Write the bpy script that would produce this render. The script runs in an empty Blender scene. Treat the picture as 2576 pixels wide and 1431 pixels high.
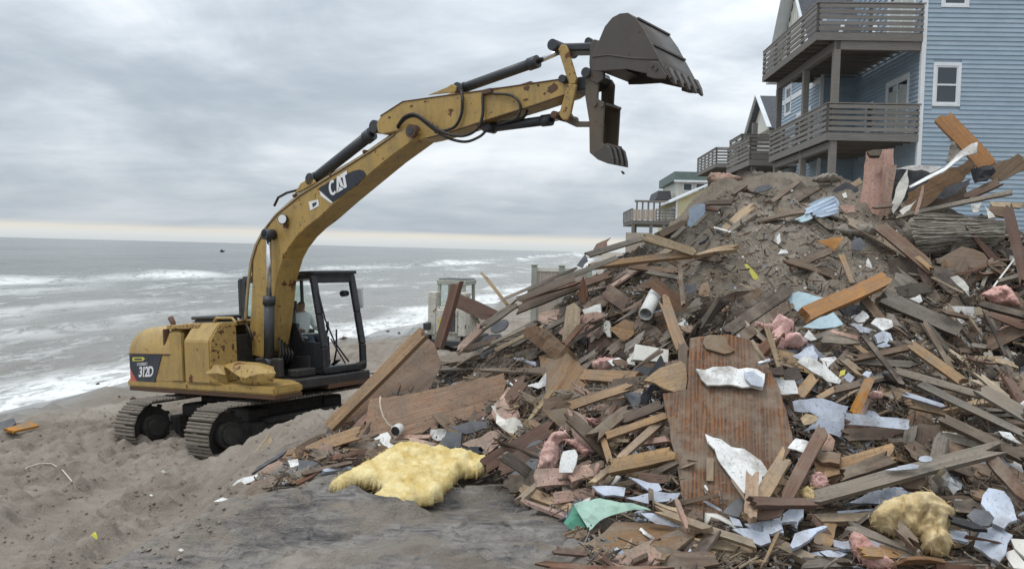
import bpy, bmesh, math, random
import numpy as np
from mathutils import Vector, Matrix, noise as mnoise

random.seed(7)
RNG = np.random.default_rng(7)
SC = bpy.context.scene
COL = SC.collection

# ---------------------------------------------------------------- camera
FPX = 2022.0                                   # focal length in units of a 2576 wide picture
CAM = np.array([0.0, 0.0, 3.2])
_p = math.atan(87.3 / FPX); _r = math.radians(1.45)
FW = np.array([0, math.cos(_p), -math.sin(_p)])
_U0 = np.array([0, math.sin(_p), math.cos(_p)]); _R0 = np.array([1.0, 0, 0])
RT = _R0 * math.cos(_r) + _U0 * math.sin(_r)
UP = -_R0 * math.sin(_r) + _U0 * math.cos(_r)
cam = bpy.data.cameras.new('camera'); cam_o = bpy.data.objects.new('camera', cam); COL.objects.link(cam_o)
cam.sensor_width = 36; cam.lens = 36 * FPX / 2576; cam.clip_start = 0.1; cam.clip_end = 30000
cam_o.matrix_world = Matrix(((RT[0], UP[0], -FW[0], CAM[0]), (RT[1], UP[1], -FW[1], CAM[1]), (RT[2], UP[2], -FW[2], CAM[2]), (0, 0, 0, 1)))
SC.camera = cam_o

# ---------------------------------------------------------------- colour management
SC.view_settings.view_transform = 'Standard'; SC.view_settings.look = 'None'
SC.view_settings.exposure = 0.25; SC.view_settings.gamma = 1.0
SC.view_settings.use_curve_mapping = False

# ---------------------------------------------------------------- sun and sky
SUN_EL, SUN_AZ = math.radians(66), math.radians(238)     # azimuth clockwise from +Y
sd = bpy.data.lights.new('sun', 'SUN'); sd.energy = 1.2; sd.angle = math.radians(24); sd.color = (1.0, 0.965, 0.92)
so = bpy.data.objects.new('sun', sd); COL.objects.link(so)
_sd = Vector((math.sin(SUN_AZ) * math.cos(SUN_EL), math.cos(SUN_AZ) * math.cos(SUN_EL), math.sin(SUN_EL)))
so.rotation_euler = _sd.to_track_quat('Z', 'Y').to_euler(); so.location = (0, 0, 60)

world = bpy.data.worlds.new('World'); SC.world = world; world.use_nodes = True
nt = world.node_tree; nt.nodes.clear()
def N(tree, typ, **kw):
    n = tree.nodes.new(typ)
    for k, v in kw.items():
        if k.startswith('i_'):
            n.inputs[int(k[2:])].default_value = v
        else:
            setattr(n, k, v)
    return n
def LK(tree, a, b): tree.links.new(a, b)
def MATH(tree, op, a, b=None, clamp=False):
    n = tree.nodes.new('ShaderNodeMath'); n.operation = op; n.use_clamp = clamp
    for i, v in enumerate((a, b)):
        if v is None: continue
        if isinstance(v, (int, float)): n.inputs[i].default_value = v
        else: tree.links.new(v, n.inputs[i])
    return n.outputs[0]
def MIX(tree, fac, a, b, blend='MIX'):
    n = tree.nodes.new('ShaderNodeMix'); n.data_type = 'RGBA'; n.blend_type = blend
    for i, v in ((0, fac), (6, a), (7, b)):
        if isinstance(v, (int, float)): n.inputs[i].default_value = v
        elif isinstance(v, (tuple, list)): n.inputs[i].default_value = (v[0], v[1], v[2], 1)
        else: tree.links.new(v, n.inputs[i])
    return n.outputs[2]
def RAMP(tree, fac, stops, interp='LINEAR'):
    n = tree.nodes.new('ShaderNodeValToRGB'); n.color_ramp.interpolation = interp
    el = n.color_ramp.elements
    while len(el) < len(stops): el.new(0.5)
    for e, (p, c) in zip(el, stops):
        e.position = p
        e.color = (c, c, c, 1) if isinstance(c, (int, float)) else (c[0], c[1], c[2], 1)
    tree.links.new(fac, n.inputs[0])
    return n.outputs[0]
def NOISE(tree, vec, scale, detail=4, rough=0.55, dist=0.0):
    n = tree.nodes.new('ShaderNodeTexNoise'); n.inputs['Scale'].default_value = scale
    n.inputs['Detail'].default_value = detail; n.inputs['Roughness'].default_value = rough; n.inputs['Distortion'].default_value = dist
    if vec is not None: tree.links.new(vec, n.inputs['Vector'])
    return n.outputs[0]
def SCALEV(tree, vec, s, off=None):
    n = tree.nodes.new('ShaderNodeMapping'); n.inputs['Scale'].default_value = s
    if off: n.inputs['Location'].default_value = off
    tree.links.new(vec, n.inputs['Vector']); return n.outputs[0]

sky = N(nt, 'ShaderNodeTexSky', sky_type='NISHITA', sun_disc=False, sun_elevation=SUN_EL, sun_rotation=SUN_AZ)
tc = N(nt, 'ShaderNodeTexCoord')
sep = N(nt, 'ShaderNodeSeparateXYZ'); LK(nt, tc.outputs['Generated'], sep.inputs[0])
el_ = sep.outputs[2]
den = MATH(nt, 'ADD', MATH(nt, 'MAXIMUM', el_, 0.0), 0.17)
cx_ = MATH(nt, 'DIVIDE', sep.outputs[0], den); cy_ = MATH(nt, 'DIVIDE', sep.outputs[1], den)
cb = N(nt, 'ShaderNodeCombineXYZ'); LK(nt, cx_, cb.inputs[0]); LK(nt, cy_, cb.inputs[1])
n1 = NOISE(nt, SCALEV(nt, cb.outputs[0], (0.62, 0.85, 1), (3.1, 1.7, 0)), 1.0, 7, 0.54, 0.45)
n2 = NOISE(nt, SCALEV(nt, cb.outputs[0], (1.7, 2.6, 1), (8.3, 0.4, 2)), 1.0, 7, 0.58, 0.35)
n3 = NOISE(nt, SCALEV(nt, tc.outputs['Generated'], (2.6, 2.6, 8.5), (1.3, 4.2, 0.7)), 1.0, 8, 0.56, 0.6)
nn = MATH(nt, 'ADD', MATH(nt, 'MULTIPLY', n3, 0.50), MATH(nt, 'ADD', MATH(nt, 'MULTIPLY', n1, 0.32), MATH(nt, 'MULTIPLY', n2, 0.18)))
cloud = RAMP(nt, nn, [(0.38, (0.315, 0.36, 0.405)), (0.45, (0.40, 0.445, 0.49)), (0.51, (0.505, 0.55, 0.595)), (0.565, (0.62, 0.66, 0.695)), (0.64, (0.75, 0.78, 0.80))], 'B_SPLINE')
# overcast: brighter towards the zenith
zen = MATH(nt, 'ADD', MATH(nt, 'MULTIPLY', MATH(nt, 'SMOOTH_MIN', MATH(nt, 'MAXIMUM', el_, 0.0), 1.0), 1.35), 0.98)
cloud = MIX(nt, 1.0, cloud, zen, 'MULTIPLY')
# the clear strip low over the sea
band_n = NOISE(nt, SCALEV(nt, tc.outputs['Generated'], (2.2, 2.2, 26.0)), 1.6, 3, 0.5)
e2 = MATH(nt, 'ADD', el_, MATH(nt, 'MULTIPLY', MATH(nt, 'SUBTRACT', band_n, 0.5), 0.016))
band = RAMP(nt, MATH(nt, 'MULTIPLY', e2, 10.0), [(0.0, 0.85), (0.10, 0.9), (0.15, 0.7), (0.215, 0.0)])
bandc = RAMP(nt, MATH(nt, 'MULTIPLY', el_, 10.0), [(0.0, (0.58, 0.62, 0.63)), (0.08, (0.66, 0.68, 0.67)), (0.14, (0.76, 0.71, 0.61)), (0.22, (0.62, 0.62, 0.60))])
low = RAMP(nt, MATH(nt, 'MULTIPLY', el_, 10.0), [(0.2, 0.6), (0.5, 0.35), (0.9, 0.0)])
cloud = MIX(nt, low, cloud, (0.36, 0.415, 0.475))
skyc = MIX(nt, band, cloud, bandc)
scl = N(nt, 'ShaderNodeVectorMath', operation='SCALE'); LK(nt, skyc, scl.inputs[0]); scl.inputs['Scale'].default_value = 10.0
mixs = MIX(nt, 0.93, sky.outputs[0], scl.outputs[0])
bg = N(nt, 'ShaderNodeBackground'); bg.inputs['Strength'].default_value = 0.1
LK(nt, mixs, bg.inputs[0])
wo = N(nt, 'ShaderNodeOutputWorld'); LK(nt, bg.outputs[0], wo.inputs[0])

# ---------------------------------------------------------------- picture <-> place
def ray(x, y): return FW + RT * ((x - 1288) / FPX) + UP * ((715.5 - y) / FPX)
def at(x, y, D): return CAM + ray(x, y) * D
def proj(P):
    q = np.asarray(P, float) - CAM; d = q @ FW
    return 1288 + FPX * (q @ RT) / d, 715.5 - FPX * (q @ UP) / d, d

# ---------------------------------------------------------------- noise in numpy
_PERM = RNG.random((256, 256)).astype(np.float64)
def vnoise(x, y):
    xi = np.floor(x).astype(int); yi = np.floor(y).astype(int); fx = x - xi; fy = y - yi
    fx = fx * fx * fx * (fx * (fx * 6 - 15) + 10); fy = fy * fy * fy * (fy * (fy * 6 - 15) + 10)
    a = _PERM[xi & 255, yi & 255]; b = _PERM[(xi + 1) & 255, yi & 255]; c = _PERM[xi & 255, (yi + 1) & 255]; d = _PERM[(xi + 1) & 255, (yi + 1) & 255]
    return (a * (1 - fx) + b * fx) * (1 - fy) + (c * (1 - fx) + d * fx) * fy - 0.5
def fbm(x, y, o=4, lac=2.03, g=0.5):
    s = 0.0; a = 1.0
    for i in range(o):
        s = s + a * vnoise(x + 17.3 * i, y + 9.1 * i); x = x * lac; y = y * lac; a *= g
    return s
def sstep(a, b, x):
    t = np.clip((x - a) / (b - a), 0, 1); return t * t * (3 - 2 * t)

# ---------------------------------------------------------------- lay of the land
SEA_Z = -0.8
_SHY = [0, 10, 19, 22.3, 28, 35, 46.7, 60, 100, 200, 400, 1500, 9000]
_SHX = [-15.5, -14.2, -12.0, -10.7, -8.6, -6.6, -4.6, -1.7, 6.5, 20, 40, 120, 700]
def shore_x(y): return np.interp(y, _SHY, _SHX) + 0.35 * np.sin(y * 0.45) * (1 + 0.02 * y) + 0.8 * fbm(y * 0.07, y * 0 + 3.3, 3)
_BKY = [0, 4, 5.2, 5.9, 6.8, 8, 9.8, 10.8, 11.6, 12.5, 14, 16, 20, 30, 60, 400]
_BKX = [-3.3, -3.2, -2.9, -2.55, -2.0, -2.15, -2.85, -3.25, -3.2, -2.7, -1.7, 1.0, 3.5, 7, 8, 14]
def ground_base(x, y):
    xb = np.interp(y, _BKY, _BKX) + 0.25 * fbm(x * 0.3, y * 0.8, 2)
    wid = np.interp(y, [0, 6, 9, 11, 14, 30], [1.3, 1.1, 0.9, 0.9, 1.6, 4.0])
    t = sstep(-1, 1, (x - xb + 0.35) / wid)
    lo = np.interp(y, [0, 5, 8, 11, 16, 30, 60], [0.62, 0.48, 0.18, -0.11, -0.12, -0.1, -0.08])
    hi = np.interp(y, [0, 3, 5, 7, 8.5, 10, 14, 25], [1.55, 1.42, 1.2, 1.14, 1.06, 0.78, 0.62, 1.1])
    hi = hi + 1.9 * sstep(7, 12, x) * sstep(14, 24, y)
    z = lo + (hi - lo) * t
    s = shore_x(y) - x                                   # metres out to sea from the water's edge
    beach = np.where(s > 0, SEA_Z - 0.02 - 0.05 * s, np.interp(-s, [0, 1.6, 2.3, 5.5, 8.5, 10.5, 14, 30], [SEA_Z - 0.02, -0.62, -0.42, -0.05, 0.6, 1.5, 3.5, 6]))
    return np.minimum(z, beach), t, s
def ground_h(x, y, fine=True):
    z, t, s = ground_base(x, y)
    dry = sstep(1.6, 2.6, -s)
    z = z + dry * (0.12 * fbm(x * 0.45, y * 0.45, 3) + 0.05 * fbm(x * 1.9, y * 1.9, 3) * (1 - 0.5 * t))
    if fine:
        near = np.clip(1.3 - np.hypot(x, y) / 40, 0.15, 1)
        r = np.abs(fbm(x * 2.3 + 5, y * 3.1, 4))
        z = z + dry * near * (1 - t) * (0.30 * np.clip(r, 0, .5) + 0.095 * fbm(x * 5, y * 7, 4) + 0.045 * np.abs(fbm(x * 11, y * 15, 3)))
        wt_ = sstep(8.6, 7.6, y)
        st_ = 7 * fbm(x * .55 + 2, y * 1.5 - .5 * x, 4) + 1.2 * fbm(x * 5, y * 9, 2); fr_ = st_ - np.floor(st_)
        z = z + dry * near * t * wt_ * (0.042 * (np.floor(st_) + sstep(.86, 1, fr_)) + 0.012 * fbm(x * 8, y * 16, 3) + 0.07 * np.clip(fbm(x * 1.1 + 7, y * 1.6, 3), 0, 1) * np.abs(fbm(x * 6, y * 8, 3)) * 2.2)
        z = z + dry * near * t * (1 - wt_) * (0.12 * fbm(x * 2.6, y * 3, 3) + 0.14 * np.abs(fbm(x * 6, y * 7, 4)))
        # heap along the top of the beach
        z = z + 0.28 * np.exp(-((s + 2.9) / 0.55) ** 2) * np.clip(0.35 + 1.6 * fbm(x * .5, y * .35, 3), 0, 1.2)
        zc0 = z
        zs_, _t2, _s2 = ground_base(x, y)
        # prints left by tracks: two bands of cross bars with a spill ridge beside each
        for (x0, k, q, wd) in ((-3.45, 0.10, 0.035, 0.36), (-4.75, 0.16, 0.03, 0.36), (-6.3, -0.25, 0.0, 0.36)):
            u = y - 8.0; xc = x0 - k * u + q * u * u
            dd = (x - xc) / wd
            inside = np.exp(-dd ** 6) * sstep(4.2, 5.2, y) * (1 - sstep(10.6, 11.4, y)) * (1 - t)
            ph = (y + 0.35 * (x - xc) + 0.05 * fbm(x * 1.5, y * 1.5, 2)) / 0.23
            z = z * (1 - .7 * inside) + .7 * inside * (zs_ + 0.12 * fbm(x * 0.45, y * 0.45, 3)) + inside * (0.085 * np.abs(np.sin(math.pi * ph)) ** 0.7 * (0.6 + 0.8 * np.clip(fbm(x * 1.3, y * 1.1, 2) + .4, 0, 1)) - 0.06)
            z = z + 0.075 * np.exp(-((np.abs(dd) - 1.25) / 0.28) ** 2) * sstep(4.2, 5.2, y) * (1 - sstep(10.6, 11.4, y)) * (1 - t) * (0.6 + fbm(x * 3, y * 3, 2))
        # shelves of firm sand along the bank
        lay = np.abs(((z * 9 + 0.8 * fbm(x * .6, y * .6, 2)) % 1.0) - 0.5)
        z = z + 0.035 * (lay - .25) * sstep(0.10, 0.35, t) * (1 - sstep(0.9, 1.0, t)) * sstep(9, 7.5, y)
    return z, t, s

# the mound of sand and rubble: foot, crest and crest height against bearing (in picture columns)
_RX = [800, 860, 950, 1080, 1180, 1300, 1480, 1600, 1700, 1780, 1850, 2000, 2150, 2300, 2450, 2576, 2750, 3000, 3300]
_RYP = [1110, 1085, 1015, 925, 888, 822, 728, 660, 585, 505, 470, 470, 480, 540, 560, 600, 640, 800, 1150]
_RD = [9.6, 9.5, 9.4, 9.6, 9.8, 10, 10.4, 10.7, 11, 11.2, 11.4, 11.5, 11.3, 10.8, 10.2, 9.8, 9.2, 8.4, 7.5]
_RZ = [float(at(x, y, d)[2]) for x, y, d in zip(_RX, _RYP, _RD)]
_FX = [800, 860, 950, 1050, 1200, 1300, 1420, 1500, 1700, 2000, 2200, 2576, 3000, 3300]
_FD = [9.5, 9.2, 8.5, 8.0, 7.5, 7.0, 6.3, 6.0, 5.6, 5.5, 5.35, 5.15, 4.8, 4.6]
PITS = []      # (x, y, radius, depth)
def mound_h(x, y):
    X = 1288 + FPX * x / np.maximum(y, 0.5)
    yf = np.interp(X, _FX, _FD); yr = np.interp(X, _RX, _RD); zr = np.interp(X, _RX, _RZ)
    gp = np.interp(y, [0, 3, 5, 7, 10, 14, 25], [1.55, 1.42, 1.2, 1.14, 1.15, 1.1, 1.1]); k_ = sstep(950, 1350, X)
    g = ground_base(x, y)[0] * (1 - k_) + gp * k_
    u = np.clip((y - yf) / np.maximum(yr - yf, .2), -1, 1)
    up = np.clip(u, 0, 1)
    S = up * (1.22 - 0.22 * up)
    z = g - 0.12 + (zr - g + 0.12) * S
    z = np.where(u < 0, g - 0.12 + u * 1.2, z)
    back = np.maximum(y - yr - 0.5, 0)
    z = z - 0.75 * back - 0.05 * back * back
    z = np.where((X < 830) | (X > 3280), z - 0.02 * np.maximum(830 - X, X - 3280), z)
    w = np.clip(u * 3, 0, 1)
    z = z + w * (0.22 * fbm(x * 0.9 + 4, y * 0.9, 3) + 0.10 * fbm(x * 3.1, y * 3.1, 4))
    for (px, py, rad, dep) in PITS:
        z = z - dep * np.exp(-(((x - px) ** 2 + (y - py) ** 2) / rad ** 2))
    return z
def surf_h(x, y):
    x = np.asarray(x, float); y = np.asarray(y, float)
    return np.maximum(mound_h(x, y), ground_h(x, y, False)[0])
_DD = np.arange(3.6, 40, 0.02)
def cast(px, py, dmax=40.0):
    """first point of mound or ground seen at this place in the picture"""
    d = ray(px, py); P = CAM[None, :] + d[None, :] * _DD[:, None]
    h = surf_h(P[:, 0], P[:, 1]); hit = np.nonzero((P[:, 2] < h) & (_DD < dmax))[0]
    if len(hit) == 0: return None
    return P[hit[0]], _DD[hit[0]]
def surf_n(x, y, e=0.15):
    hx = (surf_h(x + e, y) - surf_h(x - e, y)) / (2 * e); hy = (surf_h(x, y + e) - surf_h(x, y - e)) / (2 * e)
    n = np.array([-float(hx), -float(hy), 1.0]); return n / np.linalg.norm(n)
for (vx, vy, rad, dep) in ((1440, 900, 0.42, 0.75), (2520, 850, 0.45, 0.9), (1150, 890, 0.4, 0.5), (1340, 800, 0.3, 0.35), (2080, 1280, .3, .3), (1690, 900, .35, .45), (2230, 1290, .3, .35)):
    hcast = cast(vx, vy)
    if hcast: PITS.append((hcast[0][0], hcast[0][1] + 0.15, rad, dep))

# ---------------------------------------------------------------- object helpers
def tag(o, label=None, cat=None, group=None, kind=None):
    if label: o['label'] = label
    if cat: o['category'] = cat
    if group: o['group'] = group
    if kind: o['kind'] = kind
    return o
def new_obj(name, me, parent=None, mat=None):
    o = bpy.data.objects.new(name, me); COL.objects.link(o)
    if mat is not None and me is not None and len(me.materials) == 0:
        for m in (mat if isinstance(mat, (list, tuple)) else [mat]): me.materials.append(m)
    if parent is not None: o.parent = parent
    return o
def empty(name, M=None, label=None, cat=None, group=None, parent=None):
    o = bpy.data.objects.new(name, None); COL.objects.link(o); o.empty_display_size = 0.2
    if M is not None: o.matrix_world = M
    if parent: o.parent = parent
    return tag(o, label, cat, group)
def grid_mesh(name, V, nu, nv, smooth=True, flip=False):
    """V: (nu*nv,3), row major (u outer)"""
    me = bpy.data.meshes.new(name)
    i = np.arange(nu * nv).reshape(nu, nv)
    q = np.stack([i[:-1, :-1], i[1:, :-1], i[1:, 1:], i[:-1, 1:]], -1).reshape(-1, 4)
    if flip: q = q[:, ::-1]
    me.vertices.add(len(V)); me.vertices.foreach_set('co', np.asarray(V, np.float32).ravel())
    me.loops.add(q.size); me.loops.foreach_set('vertex_index', q.astype(np.int32).ravel())
    me.polygons.add(len(q)); me.polygons.foreach_set('loop_start', (np.arange(len(q)) * 4).astype(np.int32))
    me.polygons.foreach_set('loop_total', np.full(len(q), 4, np.int32)) if False else None
    me.update(calc_edges=True)
    me.polygons.foreach_set('use_smooth', np.full(len(q), smooth))
    return me
def attr(me, name, vals):
    a = me.attributes.new(name, 'FLOAT', 'POINT'); a.data.foreach_set('value', np.asarray(vals, np.float32).ravel())

class MB:
    """collects shapes, then links them as one mesh object"""
    def __init__(self): self.v = []; self.f = []; self.s = []; self.m = []
    def add(self, V, Fs, smooth=False, mi=0):
        b = len(self.v); self.v += [tuple(map(float, p)) for p in V]
        for f in Fs: self.f.append(tuple(i + b for i in f)); self.s.append(smooth); self.m.append(mi)
        return self
    def box(self, c, s, M=None, mi=0, taper=None):
        x, y, z = s[0] / 2, s[1] / 2, s[2] / 2
        V = [(-x, -y, -z), (x, -y, -z), (x, y, -z), (-x, y, -z), (-x, -y, z), (x, -y, z), (x, y, z), (-x, y, z)]
        if taper: V = V[:4] + [(p[0] * taper, p[1] * taper, p[2]) for p in V[4:]]
        if M is not None: V = [tuple(M @ Vector(p)) for p in V]
        V = [(p[0] + c[0], p[1] + c[1], p[2] + c[2]) for p in V]
        return self.add(V, [(0, 3, 2, 1), (4, 5, 6, 7), (0, 1, 5, 4), (1, 2, 6, 5), (2, 3, 7, 6), (3, 0, 4, 7)], mi=mi)
    def b2(self, lo, hi, mi=0):
        return self.box([(a + b) / 2 for a, b in zip(lo, hi)], [abs(b - a) for a, b in zip(lo, hi)], mi=mi)
    def bar(self, p, q, w, h, up=(0, 0, 1), mi=0):
        """box beam from p to q"""
        p = Vector(p); q = Vector(q); d = (q - p); L = d.length; x = d.normalized()
        u = Vector(up); y = u.cross(x)
        if y.length < 1e-4: y = Vector((0, 1, 0)).cross(x)
        y.normalize(); z = x.cross(y)
        M = Matrix((x, y, z)).transposed()
        return self.box((p + q) / 2, (L, w, h), M, mi=mi)
    def cyl(self, p, q, r, n=14, r2=None, cap=True, smooth=True, mi=0):
        p = Vector(p); q = Vector(q); x = (q - p).normalized(); r2 = r if r2 is None else r2
        y = x.orthogonal().normalized(); z = x.cross(y); V = []
        for k in range(n):
            a = 2 * math.pi * k / n; V.append(p + (y * math.cos(a) + z * math.sin(a)) * r)
        for k in range(n):
            a = 2 * math.pi * k / n; V.append(q + (y * math.cos(a) + z * math.sin(a)) * r2)
        b = len(self.v); self.add(V, [(k, (k + 1) % n, n + (k + 1) % n, n + k) for k in range(n)], smooth, mi)
        if cap:
            self.f += [tuple(b + k for k in range(n - 1, -1, -1)), tuple(b + n + k for k in range(n))]; self.s += [False, False]; self.m += [mi, mi]
        return self
    def tube(self, path, r, n=8, mi=0, cap=True):
        path = [Vector(p) for p in path]; m = len(path); V = []
        t0 = (path[1] - path[0]).normalized(); y = t0.orthogonal().normalized()
        for i, p in enumerate(path):
            t = (path[min(i + 1, m - 1)] - path[max(i - 1, 0)]).normalized()
            y = (y - t * y.dot(t)); y = y.normalized() if y.length > 1e-6 else t.orthogonal().normalized()
            z = t.cross(y); rr = r[i] if isinstance(r, (list, tuple)) else r
            for k in range(n):
                a = 2 * math.pi * k / n; V.append(p + (y * math.cos(a) + z * math.sin(a)) * rr)
        Fs = [(i * n + k, i * n + (k + 1) % n, (i + 1) * n + (k + 1) % n, (i + 1) * n + k) for i in range(m - 1) for k in range(n)]
        b = len(self.v); self.add(V, Fs, True, mi)
        if cap:
            self.f += [tuple(b + k for k in range(n - 1, -1, -1)), tuple(b + (m - 1) * n + k for k in range(n))]; self.s += [False, False]; self.m += [mi, mi]
        return self
    def prism(self, poly, v0, v1, axes=None, mi=0):
        """poly in (x,z), pushed along y from v0 to v1; axes maps (a,b,c)->point"""
        ar = sum(poly[i][0] * poly[(i + 1) % len(poly)][1] - poly[(i + 1) % len(poly)][0] * poly[i][1] for i in range(len(poly)))
        if ar < 0: poly = poly[::-1]
        n = len(poly); fn = axes or (lambda a, b, c: (a, b, c))
        V = [fn(p[0], v0, p[1]) for p in poly] + [fn(p[0], v1, p[1]) for p in poly]
        Fs = [tuple(range(n)), tuple(range(2 * n - 1, n - 1, -1))] + [(i, n + i, n + (i + 1) % n, (i + 1) % n) for i in range(n)]
        return self.add(V, Fs, mi=mi)
    def loft(self, rows, closed=False, smooth=True, mi=0):
        nu, nv = len(rows), len(rows[0]); V = [p for r_ in rows for p in r_]
        Fs = [(i * nv + j, i * nv + (j + 1) % nv, (i + 1) * nv + (j + 1) % nv, (i + 1) * nv + j) for i in range(nu - 1) for j in range(nv if closed else nv - 1)]
        return self.add(V, Fs, smooth, mi)
    def mesh(self, name, bevel=0.0, seg=1, recalc=True):
        me = bpy.data.meshes.new(name); me.from_pydata(self.v, [], self.f)
        me.polygons.foreach_set('use_smooth', self.s); me.polygons.foreach_set('material_index', self.m)
        if recalc or bevel:
            bm = bmesh.new(); bm.from_mesh(me)
            bmesh.ops.recalc_face_normals(bm, faces=bm.faces)
            if bevel:
                ed = [e for e in bm.edges if len(e.link_faces) == 2 and e.calc_face_angle(0) > 0.6]
                bmesh.ops.bevel(bm, geom=ed, offset=bevel, segments=seg, affect='EDGES', clamp_overlap=True)
            bm.to_mesh(me); bm.free()
        me.update(); return me
    def build(self, name, mat=None, parent=None, bevel=0.0, seg=1, recalc=True):
        return new_obj(name, self.mesh(name, bevel, seg, recalc), parent, mat)
def copy_tree(o, parent=None):
    c = o.copy(); COL.objects.link(c); c.parent = parent
    for ch in list(o.children): copy_tree(ch, c)
    return c
def text_mesh(s, size, depth=0.0, shear=0.0, bold=0.0, space=1.0):
    cu = bpy.data.curves.new('lettering', 'FONT'); cu.body = s; cu.size = size; cu.extrude = depth; cu.shear = shear; cu.offset = bold; cu.space_character = space
    cu.align_x = 'CENTER'; cu.align_y = 'CENTER'; cu.resolution_u = 3
    o = bpy.data.objects.new('lettering', cu); COL.objects.link(o)
    dg = bpy.context.evaluated_depsgraph_get(); me = bpy.data.meshes.new_from_object(o.evaluated_get(dg))
    bpy.data.objects.remove(o); return me

# ================================================================ materials
def new_mat(name):
    m = bpy.data.materials.new(name); m.use_nodes = True
    t = m.node_tree; b = t.nodes['Principled BSDF']; return m, t, b
def set_bump(t, b, h, strength=0.4, dist=0.02):
    n = N(t, 'ShaderNodeBump'); n.inputs['Strength'].default_value = strength; n.inputs['Distance'].default_value = dist
    LK(t, h, n.inputs['Height']); LK(t, n.outputs[0], b.inputs['Normal'])
def hsv_jit(t, col, dv=0.3, ds=0.2, dh=0.01):
    oi = N(t, 'ShaderNodeObjectInfo'); h = N(t, 'ShaderNodeHueSaturation')
    r = oi.outputs['Random']
    r2 = MATH(t, 'FRACT', MATH(t, 'MULTIPLY', r, 7.31)); r3 = MATH(t, 'FRACT', MATH(t, 'MULTIPLY', r, 13.7))
    LK(t, MATH(t, 'ADD', MATH(t, 'MULTIPLY', r, dv), 1 - dv / 2), h.inputs['Value'])
    LK(t, MATH(t, 'ADD', MATH(t, 'MULTIPLY', r2, ds), 1 - ds / 2), h.inputs['Saturation'])
    LK(t, MATH(t, 'ADD', MATH(t, 'MULTIPLY', r3, dh), 0.5 - dh / 2), h.inputs['Hue'])
    LK(t, col, h.inputs['Color']); return h.outputs[0]
def obj_vec(t, rnd=True):
    tcn = N(t, 'ShaderNodeTexCoord'); v = tcn.outputs['Object']
    if not rnd: return v
    oi = N(t, 'ShaderNodeObjectInfo'); a = N(t, 'ShaderNodeVectorMath', operation='ADD')
    s = N(t, 'ShaderNodeCombineXYZ'); LK(t, MATH(t, 'MULTIPLY', oi.outputs['Random'], 37.0), s.inputs[0]); LK(t, MATH(t, 'MULTIPLY', oi.outputs['Random'], 91.0), s.inputs[1])
    LK(t, v, a.inputs[0]); LK(t, s.outputs[0], a.inputs[1]); return a.outputs[0]
DIRT = (0.16, 0.13, 0.10)
def mat_plain(name, c1, c2, scale=6.0, rough=0.7, bump=0.15, metal=0.0, dv=0.2, ds=0.15, dirt=0.25, spec=0.3, bscale=40, dirtcol=DIRT):
    m, t, b = new_mat(name); v = obj_vec(t)
    n = NOISE(t, v, scale, 5, 0.6); col = MIX(t, RAMP(t, n, [(0.35, 0.0), (0.65, 1.0)]), c1, c2)
    if dirt > 0:
        d = RAMP(t, NOISE(t, v, scale * 0.6, 7, 0.68), [(0.48, 0.0), (0.48 + 0.30 * (1.2 - dirt), dirt)])
        col = MIX(t, d, col, dirtcol)
        sp = RAMP(t, NOISE(t, v, scale * 9, 3, 0.6), [(0.60, 0.0), (0.68, dirt)])
        col = MIX(t, sp, col, tuple(k * 0.6 for k in dirtcol))
    col = hsv_jit(t, col, dv, ds)
    LK(t, col, b.inputs['Base Color']); b.inputs['Roughness'].default_value = rough; b.inputs['Metallic'].default_value = metal
    b.inputs['Specular IOR Level'].default_value = spec
    if bump: set_bump(t, b, NOISE(t, v, bscale, 6, 0.7), bump, 0.012 if bump < 0.8 else 0.022)
    return m
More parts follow.
